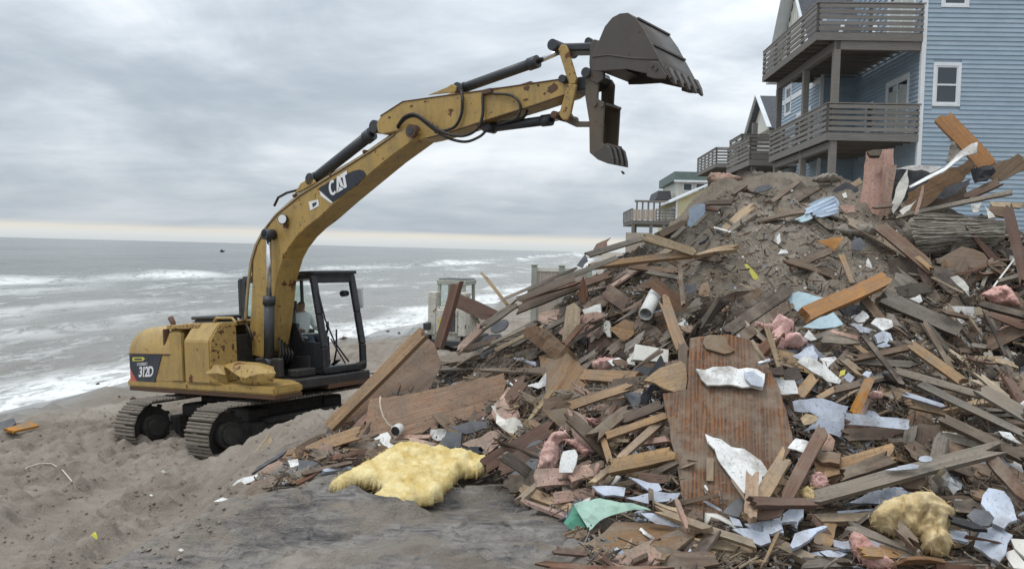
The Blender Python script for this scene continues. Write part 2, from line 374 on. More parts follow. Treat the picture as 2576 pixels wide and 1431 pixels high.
def mat_wood(name, c_dark, c_light, grain=20.0, dirt=0.35, rough=0.82, dv=0.4, ds=0.3, bump=0.35, dirtcol=DIRT, knots=True, weather=0.45, fig=0.0, dlo=0.46):
    m, t, b = new_mat(name); v = obj_vec(t)
    g = NOISE(t, SCALEV(t, v, (1.1, grain, grain)), 1.6, 6, 0.66, 0.5)
    g2 = NOISE(t, SCALEV(t, v, (2.5, 110, 110)), 1.0, 3, 0.6)
    gg = MATH(t, 'ADD', MATH(t, 'MULTIPLY', g, 0.72), MATH(t, 'MULTIPLY', g2, 0.28))
    if fig > 0:      # broad flame figure of rotary-cut sheets
        w = N(t, 'ShaderNodeTexWave', wave_type='RINGS', rings_direction='X'); w.inputs['Scale'].default_value = 1.1; w.inputs['Distortion'].default_value = 9.0
        w.inputs['Detail'].default_value = 4; w.inputs['Detail Scale'].default_value = 1.6; w.inputs['Detail Roughness'].default_value = 0.62
        LK(t, SCALEV(t, v, (0.6, 9.0, 9.0)), w.inputs['Vector'])
        gg = MATH(t, 'ADD', MATH(t, 'MULTIPLY', gg, 1 - fig), MATH(t, 'MULTIPLY', w.outputs['Fac'], fig))
    mid = tuple(0.5 * a + 0.5 * c for a, c in zip(c_dark, c_light))
    col = RAMP(t, gg, [(0.30, c_dark), (0.50, mid), (0.70, c_light)])
    if knots:
        k = RAMP(t, NOISE(t, SCALEV(t, v, (2.2, 5.5, 5.5)), 1.4, 2, 0.4), [(0.71, 0.0), (0.78, 0.7)])
        col = MIX(t, k, col, tuple(0.35 * a for a in c_dark))
    oi = N(t, 'ShaderNodeObjectInfo'); rn = MATH(t, 'FRACT', MATH(t, 'MULTIPLY', oi.outputs['Random'], 23.7))
    lum = 0.30 * mid[0] + 0.59 * mid[1] + 0.11 * mid[2]
    wf = MATH(t, 'MULTIPLY', RAMP(t, NOISE(t, SCALEV(t, v, (1.2, 3, 3)), 1.3, 5, 0.6), [(0.35, 0.25), (0.65, 1.0)]), MATH(t, 'MULTIPLY', MATH(t, 'POWER', rn, 1.3), weather))
    col = MIX(t, wf, col, (lum * 1.12, lum * 1.0, lum * 0.88))
    d = RAMP(t, NOISE(t, v, 2.6, 8, 0.7), [(dlo, 0.0), (dlo + 0.22, dirt)])
    col = MIX(t, d, col, dirtcol)
    sp = RAMP(t, NOISE(t, v, 34, 4, 0.65), [(0.54, 0.0), (0.64, dirt)])
    col = MIX(t, sp, col, tuple(0.7 * a for a in dirtcol))
    # sand lying on the upper faces
    ge = N(t, 'ShaderNodeNewGeometry'); sx_ = N(t, 'ShaderNodeSeparateXYZ'); LK(t, ge.outputs['Normal'], sx_.inputs[0])
    sd_ = MATH(t, 'MULTIPLY', RAMP(t, sx_.outputs[2], [(0.30, 0.0), (0.75, 0.85)]), RAMP(t, NOISE(t, ge.outputs['Position'], 3.5, 7, 0.7), [(0.46, 0.0), (0.62, 1.0)]))
    col = hsv_jit(t, col, dv, ds, 0.012)
    col = MIX(t, sd_, col, (0.23, 0.19, 0.146))
    LK(t, col, b.inputs['Base Color']); b.inputs['Roughness'].default_value = rough; b.inputs['Specular IOR Level'].default_value = 0.22
    set_bump(t, b, MATH(t, 'ADD', gg, MATH(t, 'MULTIPLY', NOISE(t, v, 60, 3, 0.6), 0.4)), bump, 0.006)
    return m

# ---- sand
def sand_col(t, v):
    a = NOISE(t, v, 0.55, 6, 0.6); c = NOISE(t, v, 5.5, 7, 0.7); f = NOISE(t, v, 55, 4, 0.7)
    col = RAMP(t, a, [(0.36, (0.220, 0.188, 0.152)), (0.50, (0.285, 0.245, 0.202)), (0.66, (0.365, 0.322, 0.270))])
    col = MIX(t, RAMP(t, c, [(0.52, 0.0), (0.74, 0.6)]), col, (0.19, 0.152, 0.115))
    col = MIX(t, RAMP(t, f, [(0.58, 0.0), (0.74, 0.5)]), col, (0.14, 0.112, 0.086))
    col = MIX(t, RAMP(t, f, [(0.26, 0.45), (0.38, 0.0)]), col, (0.46, 0.41, 0.34))
    return col, c, f
MAT = {}
m, t, b = new_mat('sand'); MAT['sand'] = m
g_ = N(t, 'ShaderNodeNewGeometry'); pv = g_.outputs['Position']
col, c_, f_ = sand_col(t, pv)
aw = N(t, 'ShaderNodeAttribute', attribute_name='wet').outputs['Fac']; ap = N(t, 'ShaderNodeAttribute', attribute_name='bank').outputs['Fac']
# firm grey laminated sand of the bank
lam = NOISE(t, SCALEV(t, pv, (1.6, 4.6, 14.0)), 1.3, 9, 0.68, 0.9)
gcol = RAMP(t, lam, [(0.35, (0.058, 0.055, 0.056)), (0.43, (0.125, 0.118, 0.116)), (0.51, (0.20, 0.188, 0.178)), (0.61, (0.32, 0.295, 0.265))])
lay_ = N(t, 'ShaderNodeAttribute', attribute_name='layer').outputs['Fac']
gcol = MIX(t, MATH(t, 'MULTIPLY', lay_, 0.75), gcol, (0.34, 0.312, 0.275))
gcol = MIX(t, RAMP(t, NOISE(t, pv, 30, 5, 0.7), [(0.52, 0.0), (0.68, 0.6)]), gcol, (0.10, 0.09, 0.082))
bankf = MATH(t, 'MULTIPLY', ap, RAMP(t, NOISE(t, SCALEV(t, pv, (1, 2.2, 1)), 1.0, 6, 0.66, 0.5), [(0.41, 0.08), (0.52, 1.0)]))
col = MIX(t, bankf, col, gcol)
col = MIX(t, aw, col, (0.17, 0.155, 0.135))
LK(t, col, b.inputs['Base Color'])
LK(t, MATH(t, 'SUBTRACT', 0.95, MATH(t, 'MULTIPLY', aw, 0.83)), b.inputs['Roughness'])
b.inputs['Specular IOR Level'].default_value = 0.35
hh = MATH(t, 'ADD', MATH(t, 'MULTIPLY', c_, 1.2), MATH(t, 'MULTIPLY', f_, 0.45))
hh = MATH(t, 'ADD', hh, MATH(t, 'MULTIPLY', MATH(t, 'MULTIPLY', lam, ap), 0.7))
hh = MATH(t, 'ADD', hh, MATH(t, 'MULTIPLY', NOISE(t, pv, 16, 5, 0.7), 0.7))
hh = MATH(t, 'MULTIPLY', hh, MATH(t, 'SUBTRACT', 1.0, aw))
set_bump(t, b, hh, 0.8, 0.065)

m, t, b = new_mat('mound_soil'); MAT['soil'] = m
g_ = N(t, 'ShaderNodeNewGeometry'); pv = g_.outputs['Position']
col, c_, f_ = sand_col(t, pv)
col = MIX(t, RAMP(t, NOISE(t, pv, 1.6, 6, 0.65), [(0.52, 0.0), (0.74, 0.5)]), col, (0.15, 0.12, 0.092))
brt = N(t, 'ShaderNodeMix', data_type='RGBA', blend_type='MULTIPLY'); brt.inputs[0].default_value = 1.0; LK(t, col, brt.inputs[6]); brt.inputs[7].default_value = (1.28, 1.27, 1.25, 1); col = brt.outputs[2]
col = MIX(t, RAMP(t, NOISE(t, pv, 90, 2, 0.5), [(0.70, 0.0), (0.76, 0.8)]), col, (0.55, 0.48, 0.37))
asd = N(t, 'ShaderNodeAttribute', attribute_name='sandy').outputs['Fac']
gap_shade = RAMP(t, NOISE(t, pv, 9, 6, 0.7), [(0.35, (0.022, 0.017, 0.013)), (0.55, (0.065, 0.051, 0.040)), (0.75, (0.14, 0.112, 0.086))])  # shade of the gaps between debris painted into the colour off the sand
col = MIX(t, asd, gap_shade, col)
LK(t, col, b.inputs['Base Color']); b.inputs['Roughness'].default_value = 0.96; b.inputs['Specular IOR Level'].default_value = 0.2
set_bump(t, b, MATH(t, 'ADD', MATH(t, 'MULTIPLY', c_, 1.3), MATH(t, 'ADD', MATH(t, 'MULTIPLY', f_, 0.5), MATH(t, 'MULTIPLY', NOISE(t, pv, 17, 5, 0.7), 1.0))), 0.9, 0.08)

# ---- sea
m, t, b = new_mat('sea_water'); MAT['sea'] = m
g_ = N(t, 'ShaderNodeNewGeometry'); pv = g_.outputs['Position']
sA = N(t, 'ShaderNodeAttribute', attribute_name='offshore').outputs['Fac']; br = N(t, 'ShaderNodeAttribute', attribute_name='breaker').outputs['Fac']
wat = RAMP(t, NOISE(t, SCALEV(t, pv, (0.02, 0.006, 1)), 1.0, 3, 0.5), [(0.35, (0.105, 0.115, 0.107)), (0.65, (0.16, 0.166, 0.15))])
wat = MIX(t, RAMP(t, MATH(t, 'MULTIPLY', sA, 0.02), [(0.0, 0.75), (0.9, 0.0)]), wat, (0.235, 0.215, 0.18))
fo1 = NOISE(t, SCALEV(t, pv, (0.55, 0.16, 1)), 1.0, 7, 0.66, 1.0)
fo2 = NOISE(t, SCALEV(t, pv, (0.13, 0.045, 1)), 1.0, 5, 0.6, 0.6)
fo3 = NOISE(t, SCALEV(t, pv, (2.4, 1.1, 1)), 1.0, 6, 0.7, 0.8)
surf_z = RAMP(t, MATH(t, 'MULTIPLY', sA, 0.01), [(0.0, 0.5), (0.05, 0.36), (0.10, 0.30), (0.42, 0.36), (0.52, 0.30), (0.66, 0.10), (0.9, 0.0)])
fm = MATH(t, 'ADD', MATH(t, 'MULTIPLY', fo1, 0.62), MATH(t, 'MULTIPLY', fo2, 0.38))
fm = MATH(t, 'ADD', fm, MATH(t, 'MULTIPLY', MATH(t, 'SUBTRACT', surf_z, 0.30), 0.60))
fm = MATH(t, 'ADD', fm, MATH(t, 'MULTIPLY', MATH(t, 'SUBTRACT', fo3, 0.5), 0.26))
foam = RAMP(t, fm, [(0.545, 0.0), (0.60, 0.32), (0.70, 0.8)])
swash = RAMP(t, MATH(t, 'ADD', MATH(t, 'MULTIPLY', sA, 0.1), MATH(t, 'MULTIPLY', MATH(t, 'SUBTRACT', fo2, 0.5), 0.5)), [(0.0, 1.0), (0.16, 1.0), (0.36, 0.0)])
swash = MATH(t, 'MULTIPLY', swash, RAMP(t, MATH(t, 'ADD', fo3, MATH(t, 'MULTIPLY', fo1, 0.35)), [(0.50, 0.25), (0.66, 0.95)]))
brk = MATH(t, 'MULTIPLY', br, RAMP(t, MATH(t, 'ADD', MATH(t, 'MULTIPLY', fo3, 0.5), MATH(t, 'MULTIPLY', fo1, 0.6)), [(0.42, 0.1), (0.56, 1.0)]))
foam = MATH(t, 'MAXIMUM', MATH(t, 'MAXIMUM', foam, swash), brk)
LK(t, MIX(t, foam, wat, (0.80, 0.81, 0.80)), b.inputs['Base Color'])
LK(t, MATH(t, 'ADD', MATH(t, 'MULTIPLY', foam, 0.5), 0.20), b.inputs['Roughness'])
b.inputs['Specular IOR Level'].default_value = 0.5; b.inputs['IOR'].default_value = 1.33
wv = MATH(t, 'ADD', MATH(t, 'MULTIPLY', NOISE(t, SCALEV(t, pv, (0.8, 0.28, 1)), 1.0, 6, 0.62, 0.5), 1.6), MATH(t, 'ADD', MATH(t, 'MULTIPLY', fo3, 0.45), MATH(t, 'MULTIPLY', foam, 0.35)))
set_bump(t, b, wv, 0.7, 0.4)

# ---- woods and debris
MAT['pine'] = mat_wood('fresh_pine', (0.202, 0.119, 0.059), (0.475, 0.309, 0.166), dirt=0.5)
MAT['pale'] = mat_wood('pale_pine', (0.274, 0.198, 0.119), (0.551, 0.432, 0.285), dirt=0.5)
MAT['orange'] = mat_wood('orange_pine', (0.27, 0.11, 0.032), (0.49, 0.23, 0.070), dirt=0.35, ds=0.15, weather=0.1)
MAT['red'] = mat_wood('red_stained_wood', (0.083, 0.042, 0.03), (0.237, 0.128, 0.087), dirt=0.55)
MAT['brown'] = mat_wood('brown_wood', (0.072, 0.05, 0.035), (0.257, 0.182, 0.133), dirt=0.6)
MAT['grey'] = mat_wood('weathered_grey_wood', (0.097, 0.083, 0.068), (0.351, 0.309, 0.257), dirt=0.55, ds=0.4)
MAT['dark'] = mat_wood('dark_wood', (0.035, 0.028, 0.024), (0.115, 0.09, 0.074), dirt=0.6)
MAT['ply'] = mat_wood('plywood', (0.151, 0.086, 0.048), (0.37, 0.233, 0.138), grain=12.0, dirt=0.65, fig=0.10)
MAT['plydirty'] = mat_wood('sand_caked_plywood', (0.15, 0.092, 0.058), (0.29, 0.175, 0.095), grain=12.0, dirt=0.95, fig=0.08, dirtcol=(0.205, 0.165, 0.128))
MAT['plybig'] = mat_wood('stained_plywood', (0.062, 0.031, 0.019), (0.23, 0.108, 0.045), grain=9.0, dirt=0.9, fig=0.30, weather=0, dirtcol=(0.112, 0.086, 0.066), dlo=0.42)
MAT['pinkwood'] = mat_wood('pink_stained_board', (0.33, 0.185, 0.14), (0.52, 0.35, 0.285), dirt=0.7, ds=0.15)
MAT['pinkboard'] = mat_wood('pale_pink_board', (0.44, 0.245, 0.185), (0.64, 0.44, 0.36), dirt=0.5, ds=0.1, weather=0.15, dirtcol=(0.22, 0.16, 0.12))
MAT['slate'] = mat_plain('blue_grey_board', (0.40, 0.44, 0.52), (0.52, 0.565, 0.64), 5, 0.65, 0.12, dirt=0.6)
MAT['slatedark'] = mat_plain('dark_grey_slab', (0.085, 0.09, 0.10), (0.15, 0.155, 0.165), 7, 0.6, 0.2, dirt=0.35)
MAT['white'] = mat_plain('white_drywall', (0.70, 0.70, 0.68), (0.82, 0.82, 0.80), 5, 0.75, 0.2, dirt=0.7, dv=0.12, dirtcol=(0.22, 0.19, 0.155))
MAT['cream'] = mat_plain('cream_trim', (0.60, 0.585, 0.52), (0.72, 0.70, 0.64), 4, 0.55, 0.08, dirt=0.25, dv=0.08)
MAT['ltblue'] = mat_plain('pale_blue_panel', (0.38, 0.52, 0.58), (0.46, 0.60, 0.65), 4, 0.55, 0.08, dirt=0.22, dv=0.08)
MAT['blueside'] = mat_plain('blue_siding_scrap', (0.36, 0.45, 0.56), (0.46, 0.55, 0.66), 4, 0.5, 0.06, dirt=0.35, dv=0.15)
MAT['green'] = mat_plain('green_sheet', (0.27, 0.43, 0.345), (0.37, 0.52, 0.435), 5, 0.6, 0.15, dirt=0.35, dv=0.05)
MAT['greendark'] = mat_plain('dark_green_sheet', (0.08, 0.27, 0.18), (0.12, 0.34, 0.235), 5, 0.5, 0.1, dirt=0.2, dv=0.05)
MAT['tar'] = mat_plain('black_tar_paper', (0.018, 0.02, 0.025), (0.04, 0.043, 0.05), 6, 0.6, 0.35, dirt=0.2, dv=0.3, bscale=14)
MAT['greycloth'] = mat_plain('grey_net', (0.23, 0.20, 0.165), (0.36, 0.33, 0.28), 9, 0.95, 0.6, dirt=0.5, dv=0.15)
MAT['pinkfluff'] = mat_plain('pink_insulation', (0.60, 0.34, 0.30), (0.78, 0.52, 0.46), 9, 0.98, 1.0, dirt=0.25, dv=0.25, spec=0.05, bscale=26)
MAT['yellowfluff'] = mat_plain('yellow_insulation', (0.62, 0.45, 0.13), (0.80, 0.68, 0.34), 7, 0.98, 0.9, dirt=0.12, dv=0.05, spec=0.05, bscale=30, dirtcol=(0.40, 0.28, 0.10))
MAT['tanfluff'] = mat_plain('tan_insulation', (0.58, 0.43, 0.19), (0.74, 0.60, 0.33), 7, 0.98, 1.0, dirt=0.25, dv=0.05, spec=0.05, bscale=24, dirtcol=(0.26, 0.18, 0.10))
MAT['plastic'] = mat_plain('pale_plastic', (0.58, 0.58, 0.55), (0.68, 0.68, 0.65), 4, 0.4, 0.05, dirt=0.3, dv=0.1)
MAT['metal'] = mat_plain('crumpled_metal', (0.45, 0.45, 0.46), (0.62, 0.62, 0.63), 5, 0.3, 0.2, metal=0.9, dirt=0.3)
MAT['blackbox'] = mat_plain('black_plastic', (0.016, 0.018, 0.02), (0.035, 0.037, 0.04), 5, 0.4, 0.05, dirt=0.2)
MAT['wire'] = mat_plain('pale_wire', (0.55, 0.47, 0.38), (0.65, 0.57, 0.48), 5, 0.6, 0.0, dirt=0.2)

# ---- machine paint
def mat_paint(name, c, rustiness=0.5, rough=0.45, rust=(0.12, 0.045, 0.018)):
    m, t, b = new_mat(name); v = obj_vec(t, False)
    col = MIX(t, NOISE(t, v, 1.7, 4, 0.6), tuple(0.82 * k for k in c), tuple(min(1, 1.12 * k) for k in c))
    gr = RAMP(t, NOISE(t, SCALEV(t, v, (3.0, 3.0, 0.8)), 2.0, 7, 0.7), [(0.46, 0.0), (0.68, 0.65)])
    col = MIX(t, gr, col, tuple(0.42 * k + 0.03 for k in c))
    fg = RAMP(t, NOISE(t, v, 11, 7, 0.72), [(0.50, 0.0), (0.70, 0.4)])
    col = MIX(t, fg, col, (0.17, 0.135, 0.09) if c[0] > 0.2 else (0.09, 0.078, 0.065))
    lo = 0.70 - 0.10 * rustiness
    r1 = RAMP(t, NOISE(t, v, 3.4, 7, 0.66), [(lo, 0.0), (lo + 0.025, 1.0)])
    r2 = RAMP(t, NOISE(t, v, 17, 4, 0.6), [(lo + 0.02, 0.0), (lo + 0.05, 0.9)])
    rr = MATH(t, 'MAXIMUM', r1, r2)
    rc = MIX(t, NOISE(t, v, 24, 4, 0.6), tuple(0.4 * k for k in rust), tuple(1.5 * k for k in rust))
    col = MIX(t, rr, col, rc)
    LK(t, col, b.inputs['Base Color'])
    LK(t, MATH(t, 'ADD', MATH(t, 'MULTIPLY', rr, 0.35), rough), b.inputs['Roughness'])
    set_bump(t, b, MATH(t, 'ADD', MATH(t, 'MULTIPLY', rr, -0.5), MATH(t, 'MULTIPLY', NOISE(t, v, 7, 3, 0.5), 0.6)), 0.25, 0.01)
    return m
CATY = (0.42, 0.272, 0.078)
MAT['yellow'] = mat_paint('machine_yellow_paint', CATY, 0.68)
MAT['yellowrust'] = mat_paint('rusty_machine_yellow', CATY, 1.3)
MAT['rust'] = mat_paint('rusty_steel', (0.105, 0.05, 0.026), 0.8, 0.75)
MAT['bucket'] = mat_paint('worn_bucket_steel', (0.075, 0.062, 0.052), 0.55, 0.5, rust=(0.10, 0.05, 0.028))
MAT['thumb'] = mat_paint('worn_thumb_steel', (0.115, 0.088, 0.06), 0.8, 0.55, rust=(0.12, 0.06, 0.03))
MAT['cylblack'] = mat_paint('dark_cylinder_paint', (0.030, 0.033, 0.040), 0.2, 0.45, rust=(0.05, 0.03, 0.02))
MAT['cabblack'] = mat_paint('black_cab_paint', (0.014, 0.015, 0.018), 0.35, 0.45, rust=(0.04, 0.025, 0.018))
MAT['chrome'] = mat_plain('chromed_rod', (0.55, 0.55, 0.56), (0.68, 0.68, 0.69), 3, 0.18, 0.0, metal=1.0, dirt=0.1)
MAT['hose'] = mat_plain('rubber_hose', (0.02, 0.02, 0.02), (0.045, 0.04, 0.035), 9, 0.55, 0.1, dirt=0.35)
MAT['pipe'] = mat_paint('painted_pipe', (0.33, 0.25, 0.12), 0.9, 0.45)
MAT['trackpad'] = mat_paint('worn_track_steel', (0.175, 0.148, 0.118), 0.7, 0.7, rust=(0.09, 0.06, 0.04))
MAT['trackdark'] = mat_paint('greasy_track_frame', (0.022, 0.020, 0.018), 0.4, 0.7, rust=(0.05, 0.032, 0.02))
MAT['decal'] = mat_plain('black_decal', (0.020, 0.025, 0.036), (0.032, 0.038, 0.05), 4, 0.35, 0.0, dirt=0.15, dv=0)
MAT['letter'] = mat_plain('white_lettering', (0.72, 0.72, 0.72), (0.80, 0.80, 0.80), 4, 0.5, 0.0, dirt=0.15, dv=0)
MAT['labely'] = mat_plain('yellow_sticker', (0.55, 0.50, 0.06), (0.62, 0.57, 0.10), 4, 0.5, 0.0, dirt=0.2, dv=0)
MAT['decalred'] = mat_plain('faded_red_decal', (0.50, 0.13, 0.10), (0.60, 0.22, 0.17), 4, 0.5, 0.0, dirt=0.2, dv=0)
m, t, b = new_mat('cab_glass'); MAT['glass'] = m
tr_ = N(t, 'ShaderNodeBsdfTransparent'); tr_.inputs[0].default_value = (0.93, 0.975, 0.96, 1)
gl_ = N(t, 'ShaderNodeBsdfGlossy'); gl_.inputs['Roughness'].default_value = 0.03
fr_ = N(t, 'ShaderNodeLayerWeight')
mx_ = N(t, 'ShaderNodeMixShader'); LK(t, MATH(t, 'ADD', MATH(t, 'MULTIPLY', MATH(t, 'POWER', fr_.outputs[1], 4.0), 0.5), 0.05), mx_.inputs[0]); LK(t, tr_.outputs[0], mx_.inputs[1]); LK(t, gl_.outputs[0], mx_.inputs[2])
LK(t, mx_.outputs[0], t.nodes['Material Output'].inputs[0])

# ---- houses
MAT['clap'] = mat_plain('blue_clapboard', (0.285, 0.36, 0.43), (0.33, 0.41, 0.48), 1.6, 0.6, 0.06, dirt=0.12, dv=0.10, ds=0.10, dirtcol=(0.22, 0.30, 0.38))
MAT['yelclap'] = mat_plain('yellow_clapboard', (0.56, 0.50, 0.30), (0.63, 0.57, 0.37), 1.5, 0.65, 0.05, dirt=0.1, dv=0.06)
MAT['trim'] = mat_plain('white_trim', (0.66, 0.69, 0.71), (0.74, 0.76, 0.78), 2, 0.55, 0.03, dirt=0.15, dv=0.04)
MAT['batten'] = mat_plain('cream_board_and_batten', (0.62, 0.615, 0.55), (0.69, 0.685, 0.62), 2, 0.65, 0.05, dirt=0.15, dv=0.05)
MAT['deck'] = mat_wood('weathered_deck_wood', (0.125, 0.119, 0.112), (0.255, 0.243, 0.228), dirt=0.3, dv=0.3, ds=0.2, knots=False)
MAT['shingle'] = mat_plain('asphalt_shingle', (0.07, 0.075, 0.085), (0.12, 0.125, 0.135), 9, 0.9, 0.3, dirt=0.2)
MAT['roofgreen'] = mat_plain('grey_green_roof', (0.13, 0.175, 0.165), (0.17, 0.215, 0.20), 3, 0.7, 0.1, dirt=0.1)
MAT['vinyl'] = mat_plain('tan_vinyl_fence', (0.36, 0.305, 0.25), (0.42, 0.36, 0.30), 3, 0.6, 0.05, dirt=0.2, dv=0.05)
MAT['vinylpost'] = mat_plain('grey_green_vinyl_post', (0.30, 0.315, 0.27), (0.36, 0.375, 0.325), 3, 0.6, 0.05, dirt=0.2, dv=0.05)
m, t, b = new_mat('house_glass'); MAT['pane'] = m
b.inputs['Base Color'].default_value = (0.035, 0.045, 0.055, 1); b.inputs['Roughness'].default_value = 0.04; b.inputs['Specular IOR Level'].default_value = 0.8
MAT['curtain'] = mat_plain('pale_curtain', (0.42, 0.45, 0.42), (0.52, 0.55, 0.52), 3, 0.85, 0.1, dirt=0.1, dv=0.05)
MAT['loader'] = mat_paint('dirty_white_paint', (0.56, 0.54, 0.47), 1.0, 0.5, rust=(0.10, 0.075, 0.05))
MAT['seat'] = mat_plain('black_seat_vinyl', (0.015, 0.016, 0.02), (0.03, 0.031, 0.036), 4, 0.6, 0.05, dirt=0.15)
MAT['shirt'] = mat_plain('white_shirt', (0.66, 0.67, 0.68), (0.76, 0.77, 0.78), 5, 0.85, 0.1, dirt=0.1, dv=0)
MAT['hivis'] = mat_plain('green_work_shirt', (0.10, 0.24, 0.14), (0.15, 0.31, 0.18), 5, 0.85, 0.1, dirt=0.1, dv=0)
MAT['jeans'] = mat_plain('blue_work_trousers', (0.05, 0.065, 0.10), (0.08, 0.10, 0.14), 9, 0.9, 0.1, dirt=0.3, dv=0)
MAT['skin'] = mat_plain('skin', (0.34, 0.20, 0.14), (0.42, 0.26, 0.19), 5, 0.6, 0.03, dirt=0.0, dv=0)
MAT['hair'] = mat_plain('dark_cap', (0.05, 0.06, 0.055), (0.08, 0.09, 0.08), 6, 0.9, 0.2, dirt=0.1, dv=0)

# ================================================================ the setting
def axis(a, b, step, out_lo, out_hi, gr=1.16):
    core = list(np.arange(a, b, step)); lo = []; s = step; x = a
    while x > out_lo: s *= gr; x -= s; lo.append(x)
    hi = []; s = step; x = core[-1]
    while x < out_hi: s *= gr; x += s; hi.append(x)
    return np.array(lo[::-1] + core + hi)
gx = axis(-7.5, 3.5, 0.042, -420, 420, 1.10); gy = axis(4.2, 13.5, 0.042, -30, 600, 1.07)
GX, GY = np.meshgrid(gx, gy, indexing='ij')
gz, gt, gs = ground_h(GX, GY)
me = grid_mesh('sand_beach', np.stack([GX.ravel(), GY.ravel(), gz.ravel()], 1), len(gx), len(gy))
wet = sstep(-4.2, -2.6, gs + 0.5 * fbm(GX * .8, GY * .4, 3)); attr(me, 'wet', wet)
bank = sstep(0.42, 0.62, gt + 0.35 * fbm(GX * .9, GY * .9, 4)) * (1 - sstep(7.6, 9.0, GY + 1.2 * fbm(GX * .8, GY * .8, 3))) * (1 - sstep(3, 6, GX)); attr(me, 'bank', bank)
st_ = 7 * fbm(GX * .55 + 2, GY * 1.5 - .5 * GX, 4) + 1.2 * fbm(GX * 5, GY * 9, 2)
attr(me, 'layer', np.clip(vnoise(np.floor(st_) * 7.3 + 3, np.floor(st_) * 3.1) * 2.2, 0, 1))
tag(new_obj('sand_beach', me, mat=MAT['sand']), kind='structure')

# sea
sy = np.concatenate([np.arange(4, 60, 0.28), 60 * 1.017 ** np.arange(0, 300)]); sy = sy[sy < 9000]
ss = np.concatenate([np.arange(-1.5, 75, 0.33), 75 * 1.05 ** np.arange(0, 105)]); ss = ss[ss < 9000]
SS, SY = np.meshgrid(ss, sy, indexing='ij')
SX = np.interp(SY, _SHY, _SHX) + 0.35 * np.sin(SY * 0.45) * (1 + 0.02 * np.minimum(SY, 60)) * np.clip(1 - SS / 20, 0, 1) - SS
sx_true = shore_x(SY) - SX
crest = 47 + 6 * fbm(SY * 0.022, SY * 0 + 1.1, 3) * 2 - 0.03 * SY
crest2 = 13.5 + 4 * fbm(SY * 0.06, SY * 0 + 7.7, 3) * 2
crest3 = 95 + 10 * fbm(SY * 0.01, SY * 0 + 4.4, 3) * 2
amp = np.clip(0.45 + 1.6 * fbm(SY * 0.035, SY * 0 + 9.4, 2), 0.05, 1.0)
amp2 = np.clip(0.2 + 1.9 * fbm(SY * 0.09, SY * 0 + 2.4, 2), 0.0, 0.9)
def front(d, w1, w2): return np.where(d < 0, np.exp(-(d / w1) ** 2), np.exp(-(d / w2) ** 2))
crest4 = 24 + 5 * fbm(SY * 0.04, SY * 0 + 17.7, 3) * 2; amp4 = np.clip(0.1 + 1.7 * fbm(SY * 0.06, SY * 0 + 12.4, 2), 0, .9)
crest5 = 34 + 5 * fbm(SY * 0.03, SY * 0 + 27.7, 3) * 2; amp5 = np.clip(0.05 + 1.7 * fbm(SY * 0.05, SY * 0 + 22.4, 2), 0, .9)
b1 = front(SS - crest, 1.3, 5.5); b2 = front(SS - crest2, 0.8, 3.5); b3 = front(SS - crest3, 5, 12)
fade = np.clip(SS / 4, 0, 1)
SZ = SEA_Z + fade * (1.05 * amp * b1 + 0.34 * amp2 * b2 + 0.38 * amp4 * front(SS - crest4, .9, 4) + 0.45 * amp5 * front(SS - crest5, 1.0, 4.5) + 0.10 * fbm(SX * .9, SY * .33, 3) + 0.5 * b3 + 0.10 * fbm(SX * .35, SY * .12, 4) + 0.25 * np.sin(SS * 0.16 + 2 * fbm(SY * .01, SS * .01, 2)) * np.clip((SS - 55) / 60, 0, 1) * np.clip(1.6 - SS / 500, 0, 1))
SZ = np.maximum(SZ, SEA_Z - 0.25)
SZ = SZ + 0.035 * np.exp(-(sx_true / 0.25) ** 2)
me = grid_mesh('sea', np.stack([SX.ravel(), SY.ravel(), SZ.ravel()], 1), len(ss), len(sy), flip=True)
attr(me, 'offshore', np.clip(sx_true, -2, 4000))
attr(me, 'breaker', np.clip(front(SS - crest + 1.5, 4.5, 1.2) * amp * 1.3 + 0.9 * front(SS - crest2 + .7, 2.0, .6) * amp2 + front(SS - crest4 + 1, 2.6, .7) * amp4 + front(SS - crest5 + 1, 3.2, .8) * amp5, 0, 1))
tag(new_obj('sea', me, mat=MAT['sea']), kind='structure')

# the mound under the rubble
bx = np.arange(780, 3330, 7.0); by = np.concatenate([np.arange(4.2, 12.4, 0.045), np.arange(12.4, 19, 0.16)])
BX, BY = np.meshgrid(bx, by, indexing='ij'); WX = (BX - 1288) / FPX * BY
mz = mound_h(WX, BY)
uu = np.clip((BY - np.interp(BX, _FX, _FD)) * 1.5, 0, 1)
clod = np.maximum(fbm(WX * 5.5, BY * 5.5, 4), -0.1)
mz = mz + 0.16 * np.exp(-(((BX - 1930) / 330) ** 2) ** 2) * sstep(8.6, 9.6, BY)
mz = mz + uu * (0.12 * np.abs(fbm(WX * 2.1, BY * 2.1, 3)) + 0.15 * clod + 0.05 * np.abs(fbm(WX * 13, BY * 13, 3)))
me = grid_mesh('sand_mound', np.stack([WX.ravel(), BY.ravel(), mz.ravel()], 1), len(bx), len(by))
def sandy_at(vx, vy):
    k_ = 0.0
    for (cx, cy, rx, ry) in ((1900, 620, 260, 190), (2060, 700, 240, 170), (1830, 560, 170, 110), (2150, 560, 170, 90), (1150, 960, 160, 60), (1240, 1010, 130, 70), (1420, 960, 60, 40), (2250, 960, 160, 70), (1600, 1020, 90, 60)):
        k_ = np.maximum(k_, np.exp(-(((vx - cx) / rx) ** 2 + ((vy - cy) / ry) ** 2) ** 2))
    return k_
_qv = np.stack([WX.ravel(), BY.ravel(), mz.ravel()], 1) - CAM; _dq = _qv @ FW
_vx = 1288 + FPX * (_qv @ RT) / _dq; _vy = 715.5 - FPX * (_qv @ UP) / _dq
